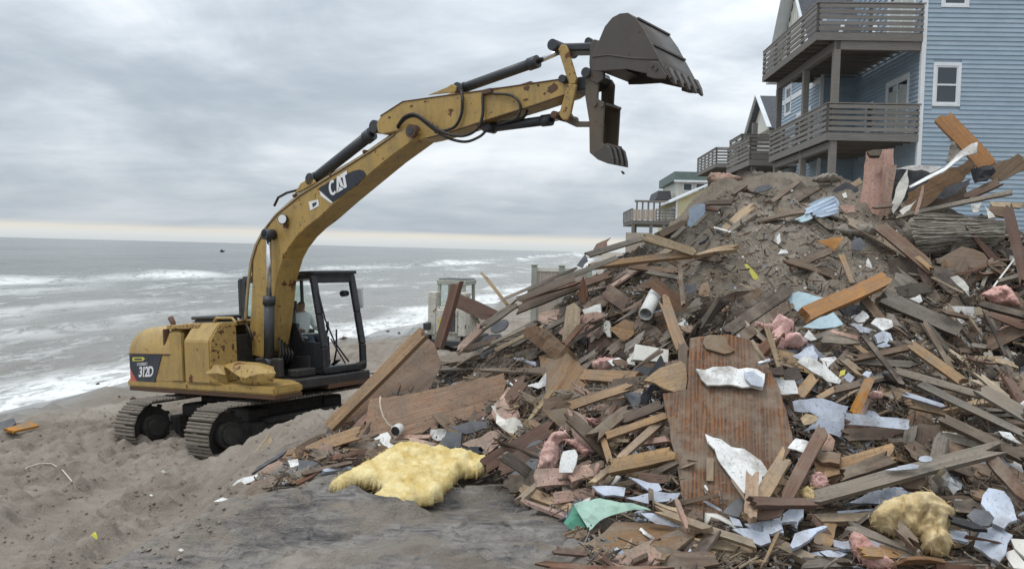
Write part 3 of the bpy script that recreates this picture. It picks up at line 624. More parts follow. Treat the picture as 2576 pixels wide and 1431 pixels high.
attr(me, 'sandy', np.clip(sandy_at(_vx, _vy) * 1.3 + 0.9 * (1 - sstep(0, .35, (BY - np.interp(BX, _FX, _FD)).ravel())) + 1.1 * fbm(WX.ravel() * 1.3, BY.ravel() * 1.3, 4) + .12, 0, 1))
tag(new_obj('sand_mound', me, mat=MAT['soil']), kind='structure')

from mathutils.bvhtree import BVHTree
_dg = bpy.context.evaluated_depsgraph_get()
BVH = [BVHTree.FromObject(bpy.data.objects[n], _dg) for n in ('sand_beach', 'sand_mound')]
def cast(px, py, dmax=40.0):
    d = Vector(ray(px, py)); L = d.length; best = None
    for t_ in BVH:
        hit = t_.ray_cast(Vector(CAM), d / L, dmax * L)
        if hit[0] is not None and (best is None or hit[3] < best): best = hit[3]
    if best is None: return None
    return CAM + np.array(d) * (best / L), best / L

# ================================================================ excavator
EXA, EXP = math.radians(36.3), math.radians(5.0)
EC = np.array([-4.21, 13.75, -0.09])
EB = np.array([math.cos(EXA) * math.cos(EXP), -math.sin(EXA) * math.cos(EXP), math.sin(EXP)])
EL = np.array([math.sin(EXA), math.cos(EXA), 0.0]); EW = np.cross(EB, EL)
def tr(x, y, v):
    """along the boom and up, for a place in the picture on the machine's plane v"""
    d = ray(x, y); D = (v - (CAM - EC) @ EL) / (d @ EL); P = CAM + d * D - EC
    return (float(P @ EB), float(P @ EW))
def T(pts, v): return [tr(x, y, v) for x, y in pts]
EX = empty('excavator', Matrix(((EB[0], EL[0], EW[0], EC[0]), (EB[1], EL[1], EW[1], EC[1]), (EB[2], EL[2], EW[2], EC[2]), (0, 0, 0, 1))),
           'rusty yellow tracked excavator with raised boom and dark bucket on the beach', 'excavator')
Y_, YR_, BK_, TD_ = MAT['yellow'], MAT['yellowrust'], MAT['cabblack'], MAT['trackdark']

# --- tracks
def make_track(tc):
    H, half, rr = 0.78, 1.48, 0.42          # height, half distance of wheels, radius to shoe
    tk = MB()
    # chain as a belt
    path = []
    for k in range(13):
        a = -math.pi / 2 - math.pi * k / 12; path.append((-half + (rr - .05) * math.cos(a), rr + .03 + (rr - .05) * math.sin(a)))
    for k in range(13):
        a = math.pi / 2 - math.pi * k / 12; path.append((half + (rr - .05) * math.cos(a), rr + .03 + (rr - .05) * math.sin(a)))
    n = len(path)
    rows = [[(tc + x, p[0], p[1]) for p in path + path[:1]] for x in (-0.11, 0.11)]
    tk.loft(rows, smooth=True)
    root = tk.build('track', TD_, EX)
    # one shoe with three grouser bars
    sh = MB()
    pw, pl = 0.60, 0.158
    prof = [(-pl / 2, 0), (-pl / 2, .016), (-pl / 2 + .012, .044), (-pl / 2 + .03, .044), (-pl / 2 + .04, .016), (-.012, .014), (-.004, .034), (.010, .034), (.018, .014), (pl / 2 - .045, .014), (pl / 2 - .03, .032), (pl / 2 - .012, .032), (pl / 2, .012), (pl / 2, 0)]
    sh.prism(prof, -pw / 2, pw / 2, axes=lambda a, b_, c: (b_, a, c))
    for sx in (-.09, .09):
        for sy in (-.03, .035): sh.cyl((sx, sy, .012), (sx, sy, .03), .012, 6)
    sm = sh.mesh('track_shoe', 0.004)
    sm.materials.append(MAT['trackpad'])
    # walk round the loop
    loop = []
    import itertools
    seg = 400; per = []
    L1 = 2 * half; A = math.pi * rr; tot = 2 * L1 + 2 * A; cnt = int(tot / 0.168); st = tot / cnt
    for i in range(cnt):
        s = i * st + 0.03
        if s < L1: y, z, ang = half - s, H - .03 + 0.0, 0.0; dirz = (0, 1); z = 2 * rr + .03 - 0.03 * math.sin(math.pi * s / L1)
        elif s < L1 + A:
            a = math.pi / 2 + (s - L1) / rr; y, z = -half + rr * math.cos(a), rr + .03 + rr * math.sin(a); dirz = (math.cos(a), math.sin(a))
        elif s < 2 * L1 + A: y, z = -half + (s - L1 - A), .03; dirz = (0, -1)
        else:
            a = -math.pi / 2 + (s - 2 * L1 - A) / rr; y, z = half + rr * math.cos(a), rr + .03 + rr * math.sin(a); dirz = (math.cos(a), math.sin(a))
        zz = Vector((0, dirz[0], dirz[1])); xx = Vector((1, 0, 0)); yy = zz.cross(xx)
        M = Matrix((xx, yy, zz)).transposed().to_4x4(); M.translation = (tc, y, z)
        o = bpy.data.objects.new('track_shoe', sm); COL.objects.link(o); o.parent = root; o.matrix_basis = M
    # frame, wheels
    fr = MB(); fr.b2((tc - .14, -1.05, .22), (tc + .14, 1.05, .55)); fr.b2((tc - .17, -.8, .5), (tc + .17, .8, .60))
    fo = fr.build('track_frame', TD_, EX, 0.02)
    for y, nm in ((-half, 'sprocket'), (half, 'idler')):
        w = MB(); w.cyl((tc - .05, y, rr + .03), (tc + .05, y, rr + .03), .33, 22); w.cyl((tc - .2, y, rr + .03), (tc + .2, y, rr + .03), .20, 20); w.cyl((tc - .235, y, rr + .03), (tc + .235, y, rr + .03), .14, 16)
        for k in range(12):
            a = 2 * math.pi * k / 12
            w.cyl((tc - .215, y + .165 * math.cos(a), rr + .03 + .165 * math.sin(a)), (tc + .215, y + .165 * math.cos(a), rr + .03 + .165 * math.sin(a)), .016, 6)
            if nm == 'sprocket': w.box((tc, y + .345 * math.cos(a), rr + .03 + .345 * math.sin(a)), (.08, .07, .05), Matrix.Rotation(a, 3, 'X'))
        w.build(nm, TD_, fo)
    for k in range(6):
        y = -.95 + k * .38; w = MB(); w.cyl((tc - .16, y, .17), (tc + .16, y, .17), .115, 14); w.build('roller', TD_, fo)
    root.location.z = -.13; fo.location.z = -.13
    # mud left on the frame
    md = MB(); md.prism([(-1.25, .10), (-1.0, .05), (-.75, .09), (-.8, .16), (-1.05, .2), (-1.2, .17)], tc + .15, tc + .28, axes=lambda a, b_, c: (b_, a, c)); md.build('caked_mud', MAT['sand'], fo, .02)
make_track(1.02); make_track(-1.02)
u = MB(); u.b2((-.9, -.62, .34), (.9, .62, .72)); u.b2((-.95, -.95, .4), (.95, -.55, .62)); u.b2((-.95, .55, .4), (.95, .95, .62)); u.build('car_body', TD_, EX, .03)
u = MB(); u.cyl((0, 0, .7), (0, 0, .93), .62, 32); u.build('swing_bearing', TD_, EX, .01)

# --- platform
u = MB()
plat = [(-2.42, -.5), (-2.34, -1.0), (-2.18, -1.22), (1.95, -1.22), (1.95, -.70), (1.35, -.40), (-.3, -.1), (-.6, 1.22), (-2.15, 1.22), (-2.34, 1.0), (-2.42, .5)]
u.prism([(p[0], p[1]) for p in plat], .90, 1.03, axes=lambda a, b_, c: (a, c, b_)); u.build('platform', MAT['yellow'], EX, .03, 2)
u = MB(); u.prism([(p[0] * .985, p[1] * .985) for p in plat], .835, .898, axes=lambda a, b_, c: (a, c, b_)); u.build('platform_underside', MAT['rust'], EX, .01)
u = MB(); u.prism([(-.28, -.08), (1.36, -.38), (1.42, .2), (1.42, 1.2), (-.58, 1.2)], .86, 1.02, axes=lambda a, b_, c: (a, c, b_)); u.build('cab_deck', MAT['trackdark'], EX, .02)

# --- counterweight and rear hood: rounded in plan, upper hood leaning in
def hood_rows(sc_x, z0, z1, nz, lean):
    rows = []
    for i in range(nz + 1):
        k = i / nz; z = z0 + (z1 - z0) * (k if lean == 0 else math.sin(k * math.pi / 2))
        inn = lean * (1 - math.cos(k * math.pi / 2))
        row = []
        for (x, y) in [(-.72, -1.2), (-1.4, -1.2), (-2.10, -1.2), (-2.26, -1.06), (-2.34, -.8), (-2.39, -.4), (-2.40, 0), (-2.39, .4), (-2.34, .8), (-2.26, 1.06), (-2.10, 1.2), (-1.4, 1.2), (-.72, 1.2)]:
            r_ = math.hypot(x, y); row.append((x + (inn if x < -1.2 else inn * .2) * (1 if x < -.6 else 0), y - math.copysign(inn * .9, y) * min(1, abs(y) / 1.0), z))
        rows.append(row)
    return rows
u = MB(); rows = hood_rows(0, 1.032, 1.47, 1, 0); u.loft(rows, smooth=True)
u.add(rows[-1], [tuple(range(13))]); u.build('counterweight', Y_, EX)
u = MB(); rows = hood_rows(0, 1.485, 1.93, 7, .34)
for i_, r0 in enumerate(rows):       # a dent pressed into the near flank
    rows[i_] = [(p[0], p[1] + 0.07 * math.exp(-((p[0] + 1.0) / .35) ** 2 - ((p[2] - 1.7) / .16) ** 2) * (1 if p[1] < 0 else 0), p[2]) for p in r0]
u.loft(rows, smooth=True); u.add(rows[-1], [tuple(range(13))]); u.add([rows[i][0] for i in range(8)] + [rows[i][-1] for i in range(7, -1, -1)], [tuple(range(16))])
u.build('rear_hood', Y_, EX)
u = MB(); u.tube([(p[0] * 1.004, p[1] * 1.004, 1.477) for p in hood_rows(0, 1.4, 1.5, 1, 0)[0]], .012, 6); u.build('hood_seam', MAT['rust'], EX)
# decal panel on the near rear flank
dp = T([(326, 893), (392, 889), (408, 893), (390, 962), (349, 964), (326, 925)], -1.2)
dz = -1.206
u = MB(); u.prism([(max(p[0], -2.09), p[1]) for p in dp], dz - .004, dz + .004); dec = u.build('model_decal', MAT['decal'], EX)
u = MB(); u.prism([(max(q_[0], -2.08), q_[1]) for q_ in T([(327, 928), (349, 964), (349, 967), (327, 968)], -1.2)], dz - .006, dz + .003); u.build('red_flash', MAT['decalred'], dec)
def put_text(s, px, size, v, mat, parent, ang=0, **kw):
    p = tr(px[0], px[1], v); me = text_mesh(s, size, **kw); me.materials.append(mat)
    o = new_obj('lettering', me, parent)
    M = Matrix.Rotation(ang, 4, 'Y').inverted() @ Matrix.Rotation(math.pi / 2, 4, 'X'); M.translation = (p[0], v, p[1]); o.matrix_basis = M; return o
put_text('312D', (366, 936), .24, dz - .009, MAT['letter'], dec, 0.05, shear=.28, bold=.006, depth=.002, space=.82)
put_text('ICRBBBRT', (358, 916), .075, dz - .009, MAT['letter'], dec, 0.04, depth=.001, space=1.05)
u = MB(); u.prism(T([(335, 898), (362, 898), (366, 902), (362, 907), (335, 908)], -1.2), dz - .008, dz + .002); lab = u.build('yellow_sticker', MAT['labely'], dec)
u = MB(); u.prism(T([(340, 901), (359, 901), (359, 905), (340, 905)], -1.2), dz - .0095, dz - .007); u.build('sticker_print', MAT['decal'], lab)
u = MB(); u.cyl((tr(371, 902, -1.2)[0], dz - .012, tr(371, 902, -1.2)[1]), (tr(371, 902, -1.2)[0], dz, tr(371, 902, -1.2)[1]), .03, 12); u.build('lock', MAT['cylblack'], dec)
# --- engine bay opening behind the flank, then the two side panels
u = MB(); u.b2((-1.2, -1.0, 1.035), (.05, 1.15, 1.75)); u.b2((.05, -1.0, 1.035), (.2, -.6, 1.6)); u.build('engine_bay', MAT['trackdark'], EX)
def px_box(x0, y0, x1, y1, v, deep, nm, mat, bevel=.02, z0=None):
    a_ = tr(x0, y0, v); b_ = tr(x1, y1, v); q = MB(); q.b2((a_[0], v, (b_[1] if z0 is None else z0)), (b_[0], v + deep, a_[1])); return q.build(nm, mat, EX, bevel, 2)
px_box(408, 828, 419, 964, -1.16, .10, 'corner_post', MAT['rust'], .01, 1.03)
px_box(424, 838, 461, 962, -1.215, .06, 'side_panel', Y_, .012, 1.04)
px_box(418, 818, 500, 827, -1.10, .5, 'top_rail', YR_, .01)
# tank beside the boom foot: near flank with a chamfered top, riveted rusty front
def trT(x, y, t):
    d = ray(x, y); D = (t - (CAM - EC) @ EB) / (d @ EB); P = CAM + d * D - EC
    return (float(P @ EL), float(P @ EW))
a0 = tr(464, 820, -1.215); a1 = tr(527, 820, -1.215); zt = a0[1] + .02; x0, x1 = a0[0], a1[0]
vf = trT(597, 880, x1)[0]
u = MB(); u.prism([(-1.24, 1.035), (-1.24, zt - .26), (-1.05, zt), (vf, zt), (vf, 1.035)], x0, x1, axes=lambda a, b_, c: (b_, a, c)); bxo = u.build('fuel_tank', Y_, EX, .015, 2)
u = MB(); u.prism([(-1.23, 1.04), (-1.23, zt - .27), (-1.06, zt - .02), (vf - .02, zt - .02), (vf - .02, 1.04)], x1 + .002, x1 + .02, axes=lambda a, b_, c: (b_, a, c)); bo2 = u.build('tank_front', YR_, EX, .006)
for (px, py) in ((536, 856), (544, 866), (536, 880), (548, 886), (538, 905), (556, 838), (562, 876), (585, 872), (588, 836), (536, 925)):
    q = trT(px, py, x1 + .02); w = MB(); w.cyl((x1 + .018, q[0], q[1]), (x1 + .035, q[0], q[1]), .016, 6); w.build('bolt', MAT['rust'], bo2)
for (px, py, w_, h_) in ((556, 834, .11, .05), (562, 874, .05, .10), (586, 872, .04, .12), (540, 882, .12, .03)):
    q = trT(px, py, x1 + .02); rr2 = random.Random(px); w = MB(); w.prism([(q[0] + w_ * rr2.uniform(.3, .6) * math.cos(i * .785), q[1] + h_ * rr2.uniform(.3, .7) * math.sin(i * .785)) for i in range(8)], x1 + .018, x1 + .024, axes=lambda a, b_, c: (b_, a, c)); w.build('rust_scar', MAT['rust'], bo2)
# --- things on top of the hood
u = MB(); u.b2((-.75, -.98, zt - .06), (x1 - .02, vf, zt + .012)); u.b2((-1.0, -.4, zt - .06), (-.1, .22, zt + .02)); u.build('hood_deck', YR_, EX, .01)
u = MB(); u.b2((-1.25, -.5, 1.90), (-.1, .1, 1.985)); u.build('grille', MAT['cylblack'], EX, .01)
e0 = tr(437, 815, -.1); u = MB(); u.tube([(e0[0], -.1, e0[1] - .1), (e0[0] - .02, -.1, e0[1] + .02), (e0[0] - .10, -.1, e0[1] + .12)], [.045, .05, .055], 12); u.build('exhaust_stack', MAT['rust'], EX)
c0 = tr(512, 803, -.5); c1 = tr(578, 792, -.5)
u = MB(); u.b2((c0[0], -.75, c1[1] - .06), (c1[0], -.25, c1[1])); u.b2((c0[0] + .05, -.72, c1[1] - .14), (c1[0] - .05, -.3, c1[1] - .062)); u.build('air_cleaner_cover', MAT['cylblack'], EX, .02)
g0 = tr(538, 818, -.95); g1 = tr(540, 806, -.95); g2 = tr(590, 806, -.95); g3 = tr(594, 818, -.95)
u = MB(); u.tube([(g0[0], -.95, g0[1]), (g1[0], -.95, g1[1]), (g1[0] + .06, -.95, g1[1] + .04), (g2[0] - .06, -.95, g2[1] + .04), (g2[0], -.95, g2[1]), (g3[0], -.95, g3[1])], .022, 8); u.build('grab_rail', Y_, EX)
# --- crumpled step box on the near front corner
cb0 = tr(520, 920, -1.22); cb1 = tr(694, 915, -1.22)
tx = lambda x, y, v: (lambda q: (q[0], v, q[1]))(tr(x, y, v))
u = MB()
rows = [[tx(518, 922, -1.2), tx(545, 917, -1.2), tx(560, 918, -1.2)], [tx(519, 940, -1.26), tx(545, 938, -1.27), tx(566, 942, -1.24)], [tx(532, 962, -1.24), tx(550, 960, -1.22), tx(572, 958, -1.18)], [tx(534, 968, -1.22), tx(555, 968, -1.2), tx(573, 967, -1.15)]]
u.loft(rows, smooth=False); s1 = u.build('crushed_step_box', Y_, EX)
sm_ = s1.modifiers.new('thickness', 'SOLIDIFY'); sm_.thickness = .02
u = MB()
rows = [[tx(552, 918, -1.0), tx(600, 908, -.9), tx(655, 912, -.85), tx(688, 922, -.9)], [tx(572, 925, -1.2), tx(610, 918, -1.18), tx(655, 920, -1.15), tx(690, 930, -1.1)], [tx(600, 946, -1.27), tx(618, 950, -1.28), tx(650, 940, -1.24), tx(692, 938, -1.2)], [tx(606, 958, -1.25), tx(615, 962, -1.26), tx(640, 962, -1.22), tx(688, 950, -1.2)], [tx(612, 966, -1.2), tx(622, 966, -1.2), tx(645, 967, -1.2), tx(685, 962, -1.18)]]
u.loft(rows, smooth=False); s2 = u.build('crushed_step_plate', MAT['yellowrust'], EX)
sm_ = s2.modifiers.new('thickness', 'SOLIDIFY'); sm_.thickness = .02

# --- boom
BV = .21
boom_px = [(634, 712), (636, 654), (646, 618), (662, 586), (680, 560), (700, 537), (728, 513), (756, 492), (838, 441), (936, 380), (992, 340), (1026, 316), (1046, 316), (1056, 334), (1049, 346), (973, 402), (906, 458), (850, 505), (801, 549), (772, 571), (748, 594), (726, 623), (712, 650), (702, 684), (694, 716), (690, 760), (684, 820), (672, 885), (660, 900), (630, 892), (622, 868), (629, 810), (632, 760)]
bp = T(boom_px, -BV)
u = MB(); u.prism(bp, -BV, BV); boom = u.build('boom', Y_, EX, .012, 2)
# seams: welded edge strips along the top
def strip(px, v, r_, mat, nm, parent, n=6):
    q = MB(); q.tube([tx(x, y, v) for x, y in px], r_, n); return q.build(nm, mat, parent)
strip([(634, 712), (636, 654), (646, 618), (662, 586), (680, 560), (700, 537), (756, 492), (838, 441), (936, 380), (992, 340)], -BV - .004, .010, MAT['rust'], 'weld_seam', boom)
for v in (-.12, -.04, .05):
    q = MB(); off = 8 + (v + .12) * 40
    pts = [(612, 860), (610, 800), (614, 740), (618, 700), (624, 655), (636, 615), (655, 580), (690, 536), (745, 488), (820, 441), (900, 393), (950, 358), (985, 334)]
    q.tube([tx(x + 12 - off * .35, y + 6 - off * .3, v) for x, y in pts], .020, 8); q.build('hydraulic_pipe', MAT['pipe'], boom)
for (x, y) in ((756, 494), (848, 442), (932, 384)):
    p0 = tr(x, y, 0); q = MB(); q.box((p0[0], -.04, p0[1]), (.05, .22, .05)); q.build('pipe_clamp', MAT['rust'], boom, .008)
q = MB(); q.tube([tx(690, 518, .1), tx(700, 497, .1), tx(722, 485, .1), tx(750, 478, .1), tx(772, 462, .1)], .022, 8); q.build('hose', MAT['hose'], boom)
q = MB(); q.tube([tx(604, 860, -.12), tx(612, 872, -.16), tx(628, 868, -.26), tx(634, 850, -.26), tx(626, 828, -.24), tx(610, 800, -.15)], .022, 8); q.build('hose', MAT['hose'], boom)
# foot of boom
q = MB()
p0 = tr(650, 884, 0); q.cyl((p0[0], -.3, p0[1]), (p0[0], .3, p0[1]), .09, 16); q.build('foot_pin', MAT['rust'], boom)
u = MB(); u.b2((.3, -.36, 1.03), (.98, -.26, 1.36)); u.b2((.3, .26, 1.03), (.98, .36, 1.36)); u.build('boom_bracket', MAT['trackdark'], EX, .03)
# decal
dv = -BV - .004
q = MB(); q.prism(T([(803, 473), (835, 454), (890, 430), (905, 427), (915, 430), (922, 440), (906, 458), (862, 492), (838, 509), (803, 478)], -BV), dv - .003, dv + .002); d2 = q.build('brand_decal', MAT['decal'], boom)
q = MB(); q.prism(T([(804, 479), (838, 510), (833, 511), (808, 493)], -BV), dv - .002, dv + .003); q.build('peeled_edge', MAT['letter'], d2)
# CAT lettering built as shapes along the boom's slope
ca = tr(833, 496, -BV); cbp = tr(893, 459, -BV); sl = math.atan2(cbp[1] - ca[1], cbp[0] - ca[0])
def put_shape(poly, parent, mat, dvv, nm):
    cs, sn = math.cos(sl), math.sin(sl); q = MB()
    q.prism([(ca[0] + x * cs - y * sn, ca[1] + x * sn + y * cs) for x, y in poly], dvv - .002, dvv + .002); return q.build(nm, mat, parent)
Ht = .235
Cc = []
for k in range(13): a = math.radians(50 + 260 * k / 12); Cc.append((.095 + .09 * math.cos(a), Ht * .5 + Ht * .5 * math.sin(a)))
Ci = [(.095 + .045 * math.cos(math.radians(50 + 260 * k / 12)), Ht * .5 + Ht * .33 * math.sin(math.radians(50 + 260 * k / 12))) for k in range(12, -1, -1)]
def shear(p): return [(x + .10 * (y - Ht / 2), y) for x, y in p]
put_shape(shear(Cc + Ci), d2, MAT['letter'], dv - .006, 'letter_shape')
put_shape(shear([(.16, 0), (.225, Ht), (.285, Ht), (.35, 0), (.295, 0), (.282, .055), (.228, .055), (.215, 0)]), d2, MAT['letter'], dv - .006, 'letter_shape')
put_shape(shear([(.268, .075), (.240, .075), (.254, .155)]), d2, MAT['decal'], dv - .009, 'letter_shape')
put_shape(shear([(.30, Ht), (.46, Ht), (.46, Ht - .055), (.405, Ht - .055), (.405, 0), (.35, 0), (.35, Ht - .055), (.30, Ht - .055)]), d2, MAT['letter'], dv - .0065, 'letter_shape')
put_shape(shear([(.175, -.002), (.258, .088), (.35, -.002)]), d2, MAT['decal'], dv - .0085, 'letter_shape')
put_shape(shear([(.195, -.002), (.258, .068), (.33, -.002)]), d2, MAT['letter'], dv - .0105, 'letter_shape')
# small white sticker
q = MB(); q.prism(T([(777, 508), (801, 502), (803, 518), (781, 530)], -BV), dv - .002, dv + .002); w9 = q.build('torn_sticker', MAT['letter'], boom)
q = MB(); q.prism(T([(786, 512), (797, 508), (797, 515), (788, 522)], -BV), dv - .004, dv); q.build('sticker_print', MAT['cylblack'], w9)
# work light on the flank
p0 = tr(721, 552, -BV); q = MB(); q.cyl((p0[0] + .02, -BV - .10, p0[1]), (p0[0] - .01, -BV - .03, p0[1]), .085, 16, .07); wl = q.build('work_light', MAT['cylblack'], boom)
q = MB(); q.cyl((p0[0] + .022, -BV - .106, p0[1]), (p0[0] + .02, -BV - .101, p0[1]), .072, 16); q.build('lens', MAT['letter'], wl)
q = MB(); q.b2((p0[0] - .02, -BV - .06, p0[1] - .14), (p0[0] + .04, -BV, p0[1] - .07)); q.build('lamp_bracket', MAT['rust'], wl)
# boom tip ears and pin
p0 = tr(1041, 331, -BV); q = MB(); q.cyl((p0[0], -BV - .07, p0[1]), (p0[0], BV + .07, p0[1]), .095, 18); q.build('tip_pin', MAT['rust'], boom)
q = MB(); q.cyl((p0[0], -BV - .078, p0[1]), (p0[0], -BV - .07, p0[1]), .055, 12); q.build('pin_cap', MAT['cylblack'], boom)
# rust scars with a shape of their own
for k, (x, y, s) in enumerate(((640, 838, 14), (632, 872, 10), (652, 858, 6), (664, 700, 5), (812, 545, 6), (1000, 392, 5))):
    q = MB(); c2 = tr(x, y, -BV); s_ = s / 170
    rr2 = random.Random(k); q.prism([(c2[0] + s_ * rr2.uniform(.3, .7) * math.cos(i * .785), c2[1] + s_ * rr2.uniform(.3, .8) * math.sin(i * .785)) for i in range(8)], -BV - .003, -BV + .002); q.build('rust_scar', MAT['rust'], boom)

# --- cylinders
def cylinder(nm, base, mid, rod, v, R, r, barrelmat=MAT['cylblack'], head=1.22):
    a = tx(*base, v); m_ = tx(*mid, v); b_ = tx(*rod, v)
    q = MB(); q.cyl(a, m_, R, 18); d = (Vector(m_) - Vector(a)).normalized()
    q.cyl(Vector(m_) - d * .12, Vector(m_) + d * .02, R * head, 18); q.cyl(a, Vector(a) + d * .08, R * 1.1, 18)
    o = q.build(nm, barrelmat, EX)
    q = MB(); q.cyl(Vector(m_) + d * .015, b_, r, 14); q.build('piston_rod', MAT['chrome'], o)
    q = MB(); q.cyl((b_[0], v - .09, b_[2]), (b_[0], v + .09, b_[2]), R * 1.05, 16); q.build('rod_eye', MAT['cylblack'], o)
    q = MB(); q.cyl((a[0], v - .10, a[2]), (a[0], v + .10, a[2]), R * 1.1, 14); q.build('base_eye', MAT['cylblack'], o)
    return o
cylinder('boom_cylinder', (677, 914), (677, 748), (676, 590), -.33, .085, .042)
cylinder('boom_cylinder', (732, 938), (732, 760), (700, 592), .33, .085, .042)
p0 = tr(676, 590, -.33); q = MB(); q.cyl((p0[0], -.42, p0[1]), (p0[0], .42, p0[1]), .06, 14); q.build('boom_pin', MAT['cylblack'], EX)
cylinder('stick_cylinder', (790, 452), (934, 338), (950, 320), 0, .090, .05, head=1.15)
p0 = tr(775, 470, 0); q = MB(); q.prism(T([(750, 492), (768, 462), (796, 446), (806, 462)], 0), -.10, -.06); q.prism(T([(750, 492), (768, 462), (796, 446), (806, 462)], 0), .06, .10); q.build('cylinder_bracket', Y_, EX, .01)
cylinder('bucket_cylinder', (1160, 224), (1350, 156), (1416, 127), 0, .068, .036)

# --- stick
SV = .17
st_px = [(946, 312), (957, 292), (1013, 256), (1090, 245), (1139, 239), (1216, 228), (1326, 212), (1429, 197), (1440, 205), (1440, 228), (1425, 238), (1342, 266), (1236, 299), (1139, 331), (1075, 348), (1056, 352), (1040, 345), (1028, 325), (1000, 330), (962, 338), (950, 334)]
u = MB(); u.prism(T(st_px, -SV), -SV, SV); stick = u.build('stick', Y_, EX, .012, 2)
u = MB(); u.prism(T([(1436, 197), (1484, 190), (1504, 184), (1512, 194), (1504, 206), (1484, 222), (1438, 232)], -SV * .8), -SV * .82, SV * .82); u.build('stick_nose', MAT['cylblack'], stick, .012)
for s_ in (-1, 1):
    q = MB(); q.prism(T([(1092, 243), (1139, 224), (1152, 216), (1164, 222), (1160, 236)], 0), s_ * .115 - .015, s_ * .115 + .015); q.build('cylinder_ear', Y_, stick, .006)
strip([(957, 292), (1013, 256), (1090, 245), (1216, 228), (1326, 212), (1429, 197)], -SV - .003, .009, MAT['rust'], 'weld_seam', stick)
strip([(1075, 348), (1139, 331), (1236, 299), (1342, 266), (1425, 238)], -SV - .003, .009, MAT['rust'], 'weld_seam', stick)
for k, (x, y, s) in enumerate(((1390, 222, 22), (1326, 222, 14), (1322, 252, 10), (1035, 268, 8), (1070, 256, 6), (980, 296, 8), (1370, 236, 6), (1100, 320, 9))):
    q = MB(); c2 = tr(x, y, -SV); s_ = s / 195; rr2 = random.Random(k + 50)
    q.prism([(c2[0] + s_ * rr2.uniform(.45, 1) * math.cos(i * .6283), c2[1] + s_ * .6 * rr2.uniform(.4, 1) * math.sin(i * .6283)) for i in range(10)], -SV - .003, -SV + .002); q.build('rust_scar', MAT['rust'], stick)
q = MB(); q.prism(T([(1205, 318), (1222, 302), (1240, 300), (1240, 326), (1228, 332)], 0), -.09, .09); q.build('thumb_cylinder_bracket', MAT['rust'], stick, .008)
# hoses looping at the joint
def hose(pts, r_=.021, parent=stick, mat=MAT['hose']):
    P = [Vector(tx(*p_)) for p_ in pts]; out = []
    for i in range(len(P) - 1):
        p0_, p1_, p2_, p3_ = P[max(i - 1, 0)], P[i], P[i + 1], P[min(i + 2, len(P) - 1)]
        for k in range(6):
            t_ = k / 6; out.append(.5 * ((2 * p1_) + (p2_ - p0_) * t_ + (2 * p0_ - 5 * p1_ + 4 * p2_ - p3_) * t_ ** 2 + (3 * p1_ - p0_ - 3 * p2_ + p3_) * t_ ** 3))
    out.append(P[-1]); q = MB(); q.tube(out, r_, 8); return q.build('hose', mat, parent)
hose([(1000, 318, -.22), (1018, 294, -.28), (1045, 288, -.30), (1080, 310, -.30), (1120, 335, -.28), (1165, 342, -.26), (1200, 325, -.24), (1214, 290, -.22), (1214, 240, -.2)])
hose([(1000, 322, -.18), (1020, 300, -.25), (1048, 294, -.27), (1085, 322, -.26), (1125, 347, -.24), (1170, 357, -.22), (1205, 345, -.2), (1222, 330, -.1)], .019)
hose([(1095, 333, -.24), (1140, 322, -.22), (1160, 290, -.21), (1163, 250, -.21), (1160, 228, -.1)], .021)
hose([(1240, 236, -.2), (1285, 240, -.21), (1308, 262, -.21), (1304, 292, -.19), (1280, 305, -.14), (1252, 312, -.1)], .018)
hose([(1328, 270, -.05), (1322, 290, -.08), (1305, 300, -.08), (1258, 308, -.08)], .018)
q = MB(); q.tube([tx(1225, 226, -.12), tx(1300, 218, -.12), tx(1335, 207, -.1), tx(1356, 216, -.17)], .014, 8); q.build('hydraulic_pipe', MAT['hose'], stick)
q = MB()
p0 = tr(1228, 232, -SV); q.box((p0[0], -SV - .02, p0[1]), (.16, .06, .07)); q.build('hose_block', MAT['rust'], stick, .01)

# --- bucket linkage
for s_ in (-1, 1):
    v = s_ * .23
    q = MB(); q.prism(T([(1406, 126), (1412, 114), (1424, 114), (1430, 126), (1452, 200), (1448, 212), (1436, 214), (1430, 204)], v), v - .022, v + .022); q.build('bucket_link', MAT['yellowrust'], EX, .008)
    q = MB(); q.prism(T([(1430, 212), (1452, 214), (1436, 290), (1430, 303), (1416, 303), (1408, 288)], v), v - .022, v + .022); q.build('thumb_link', MAT['yellowrust'], EX, .008)
q = MB(); q.prism(T([(1412, 116), (1490, 114), (1506, 112), (1506, 134), (1412, 136)], 0), -.15, .15); q.build('push_link', MAT['cylblack'], EX, .02)
p0 = tr(1417, 124, 0); q = MB(); q.cyl((p0[0], -.26, p0[1]), (p0[0], .26, p0[1]), .07, 16); q.build('link_pin', MAT['cylblack'], EX)
p0 = tr(1441, 208, 0); q = MB(); q.cyl((p0[0], -.26, p0[1]), (p0[0], .26, p0[1]), .05, 16); q.build('link_pin', MAT['cylblack'], EX)
p0 = tr(1421, 296, 0); q = MB(); q.cyl((p0[0], -.26, p0[1]), (p0[0], .26, p0[1]), .045, 16); q.build('link_pin', MAT['rust'], EX)
cylinder('thumb_cylinder', (1232, 322), (1384, 302), (1422, 294), 0, .062, .032)
for s_ in (-1, 1):
    q = MB(); q.prism(T([(1420, 296), (1434, 290), (1458, 306), (1484, 306), (1486, 320), (1450, 320), (1424, 308)], s_ * .12), s_ * .12 - .02, s_ * .12 + .02); q.build('thumb_push_link', MAT['thumb'], EX, .008)

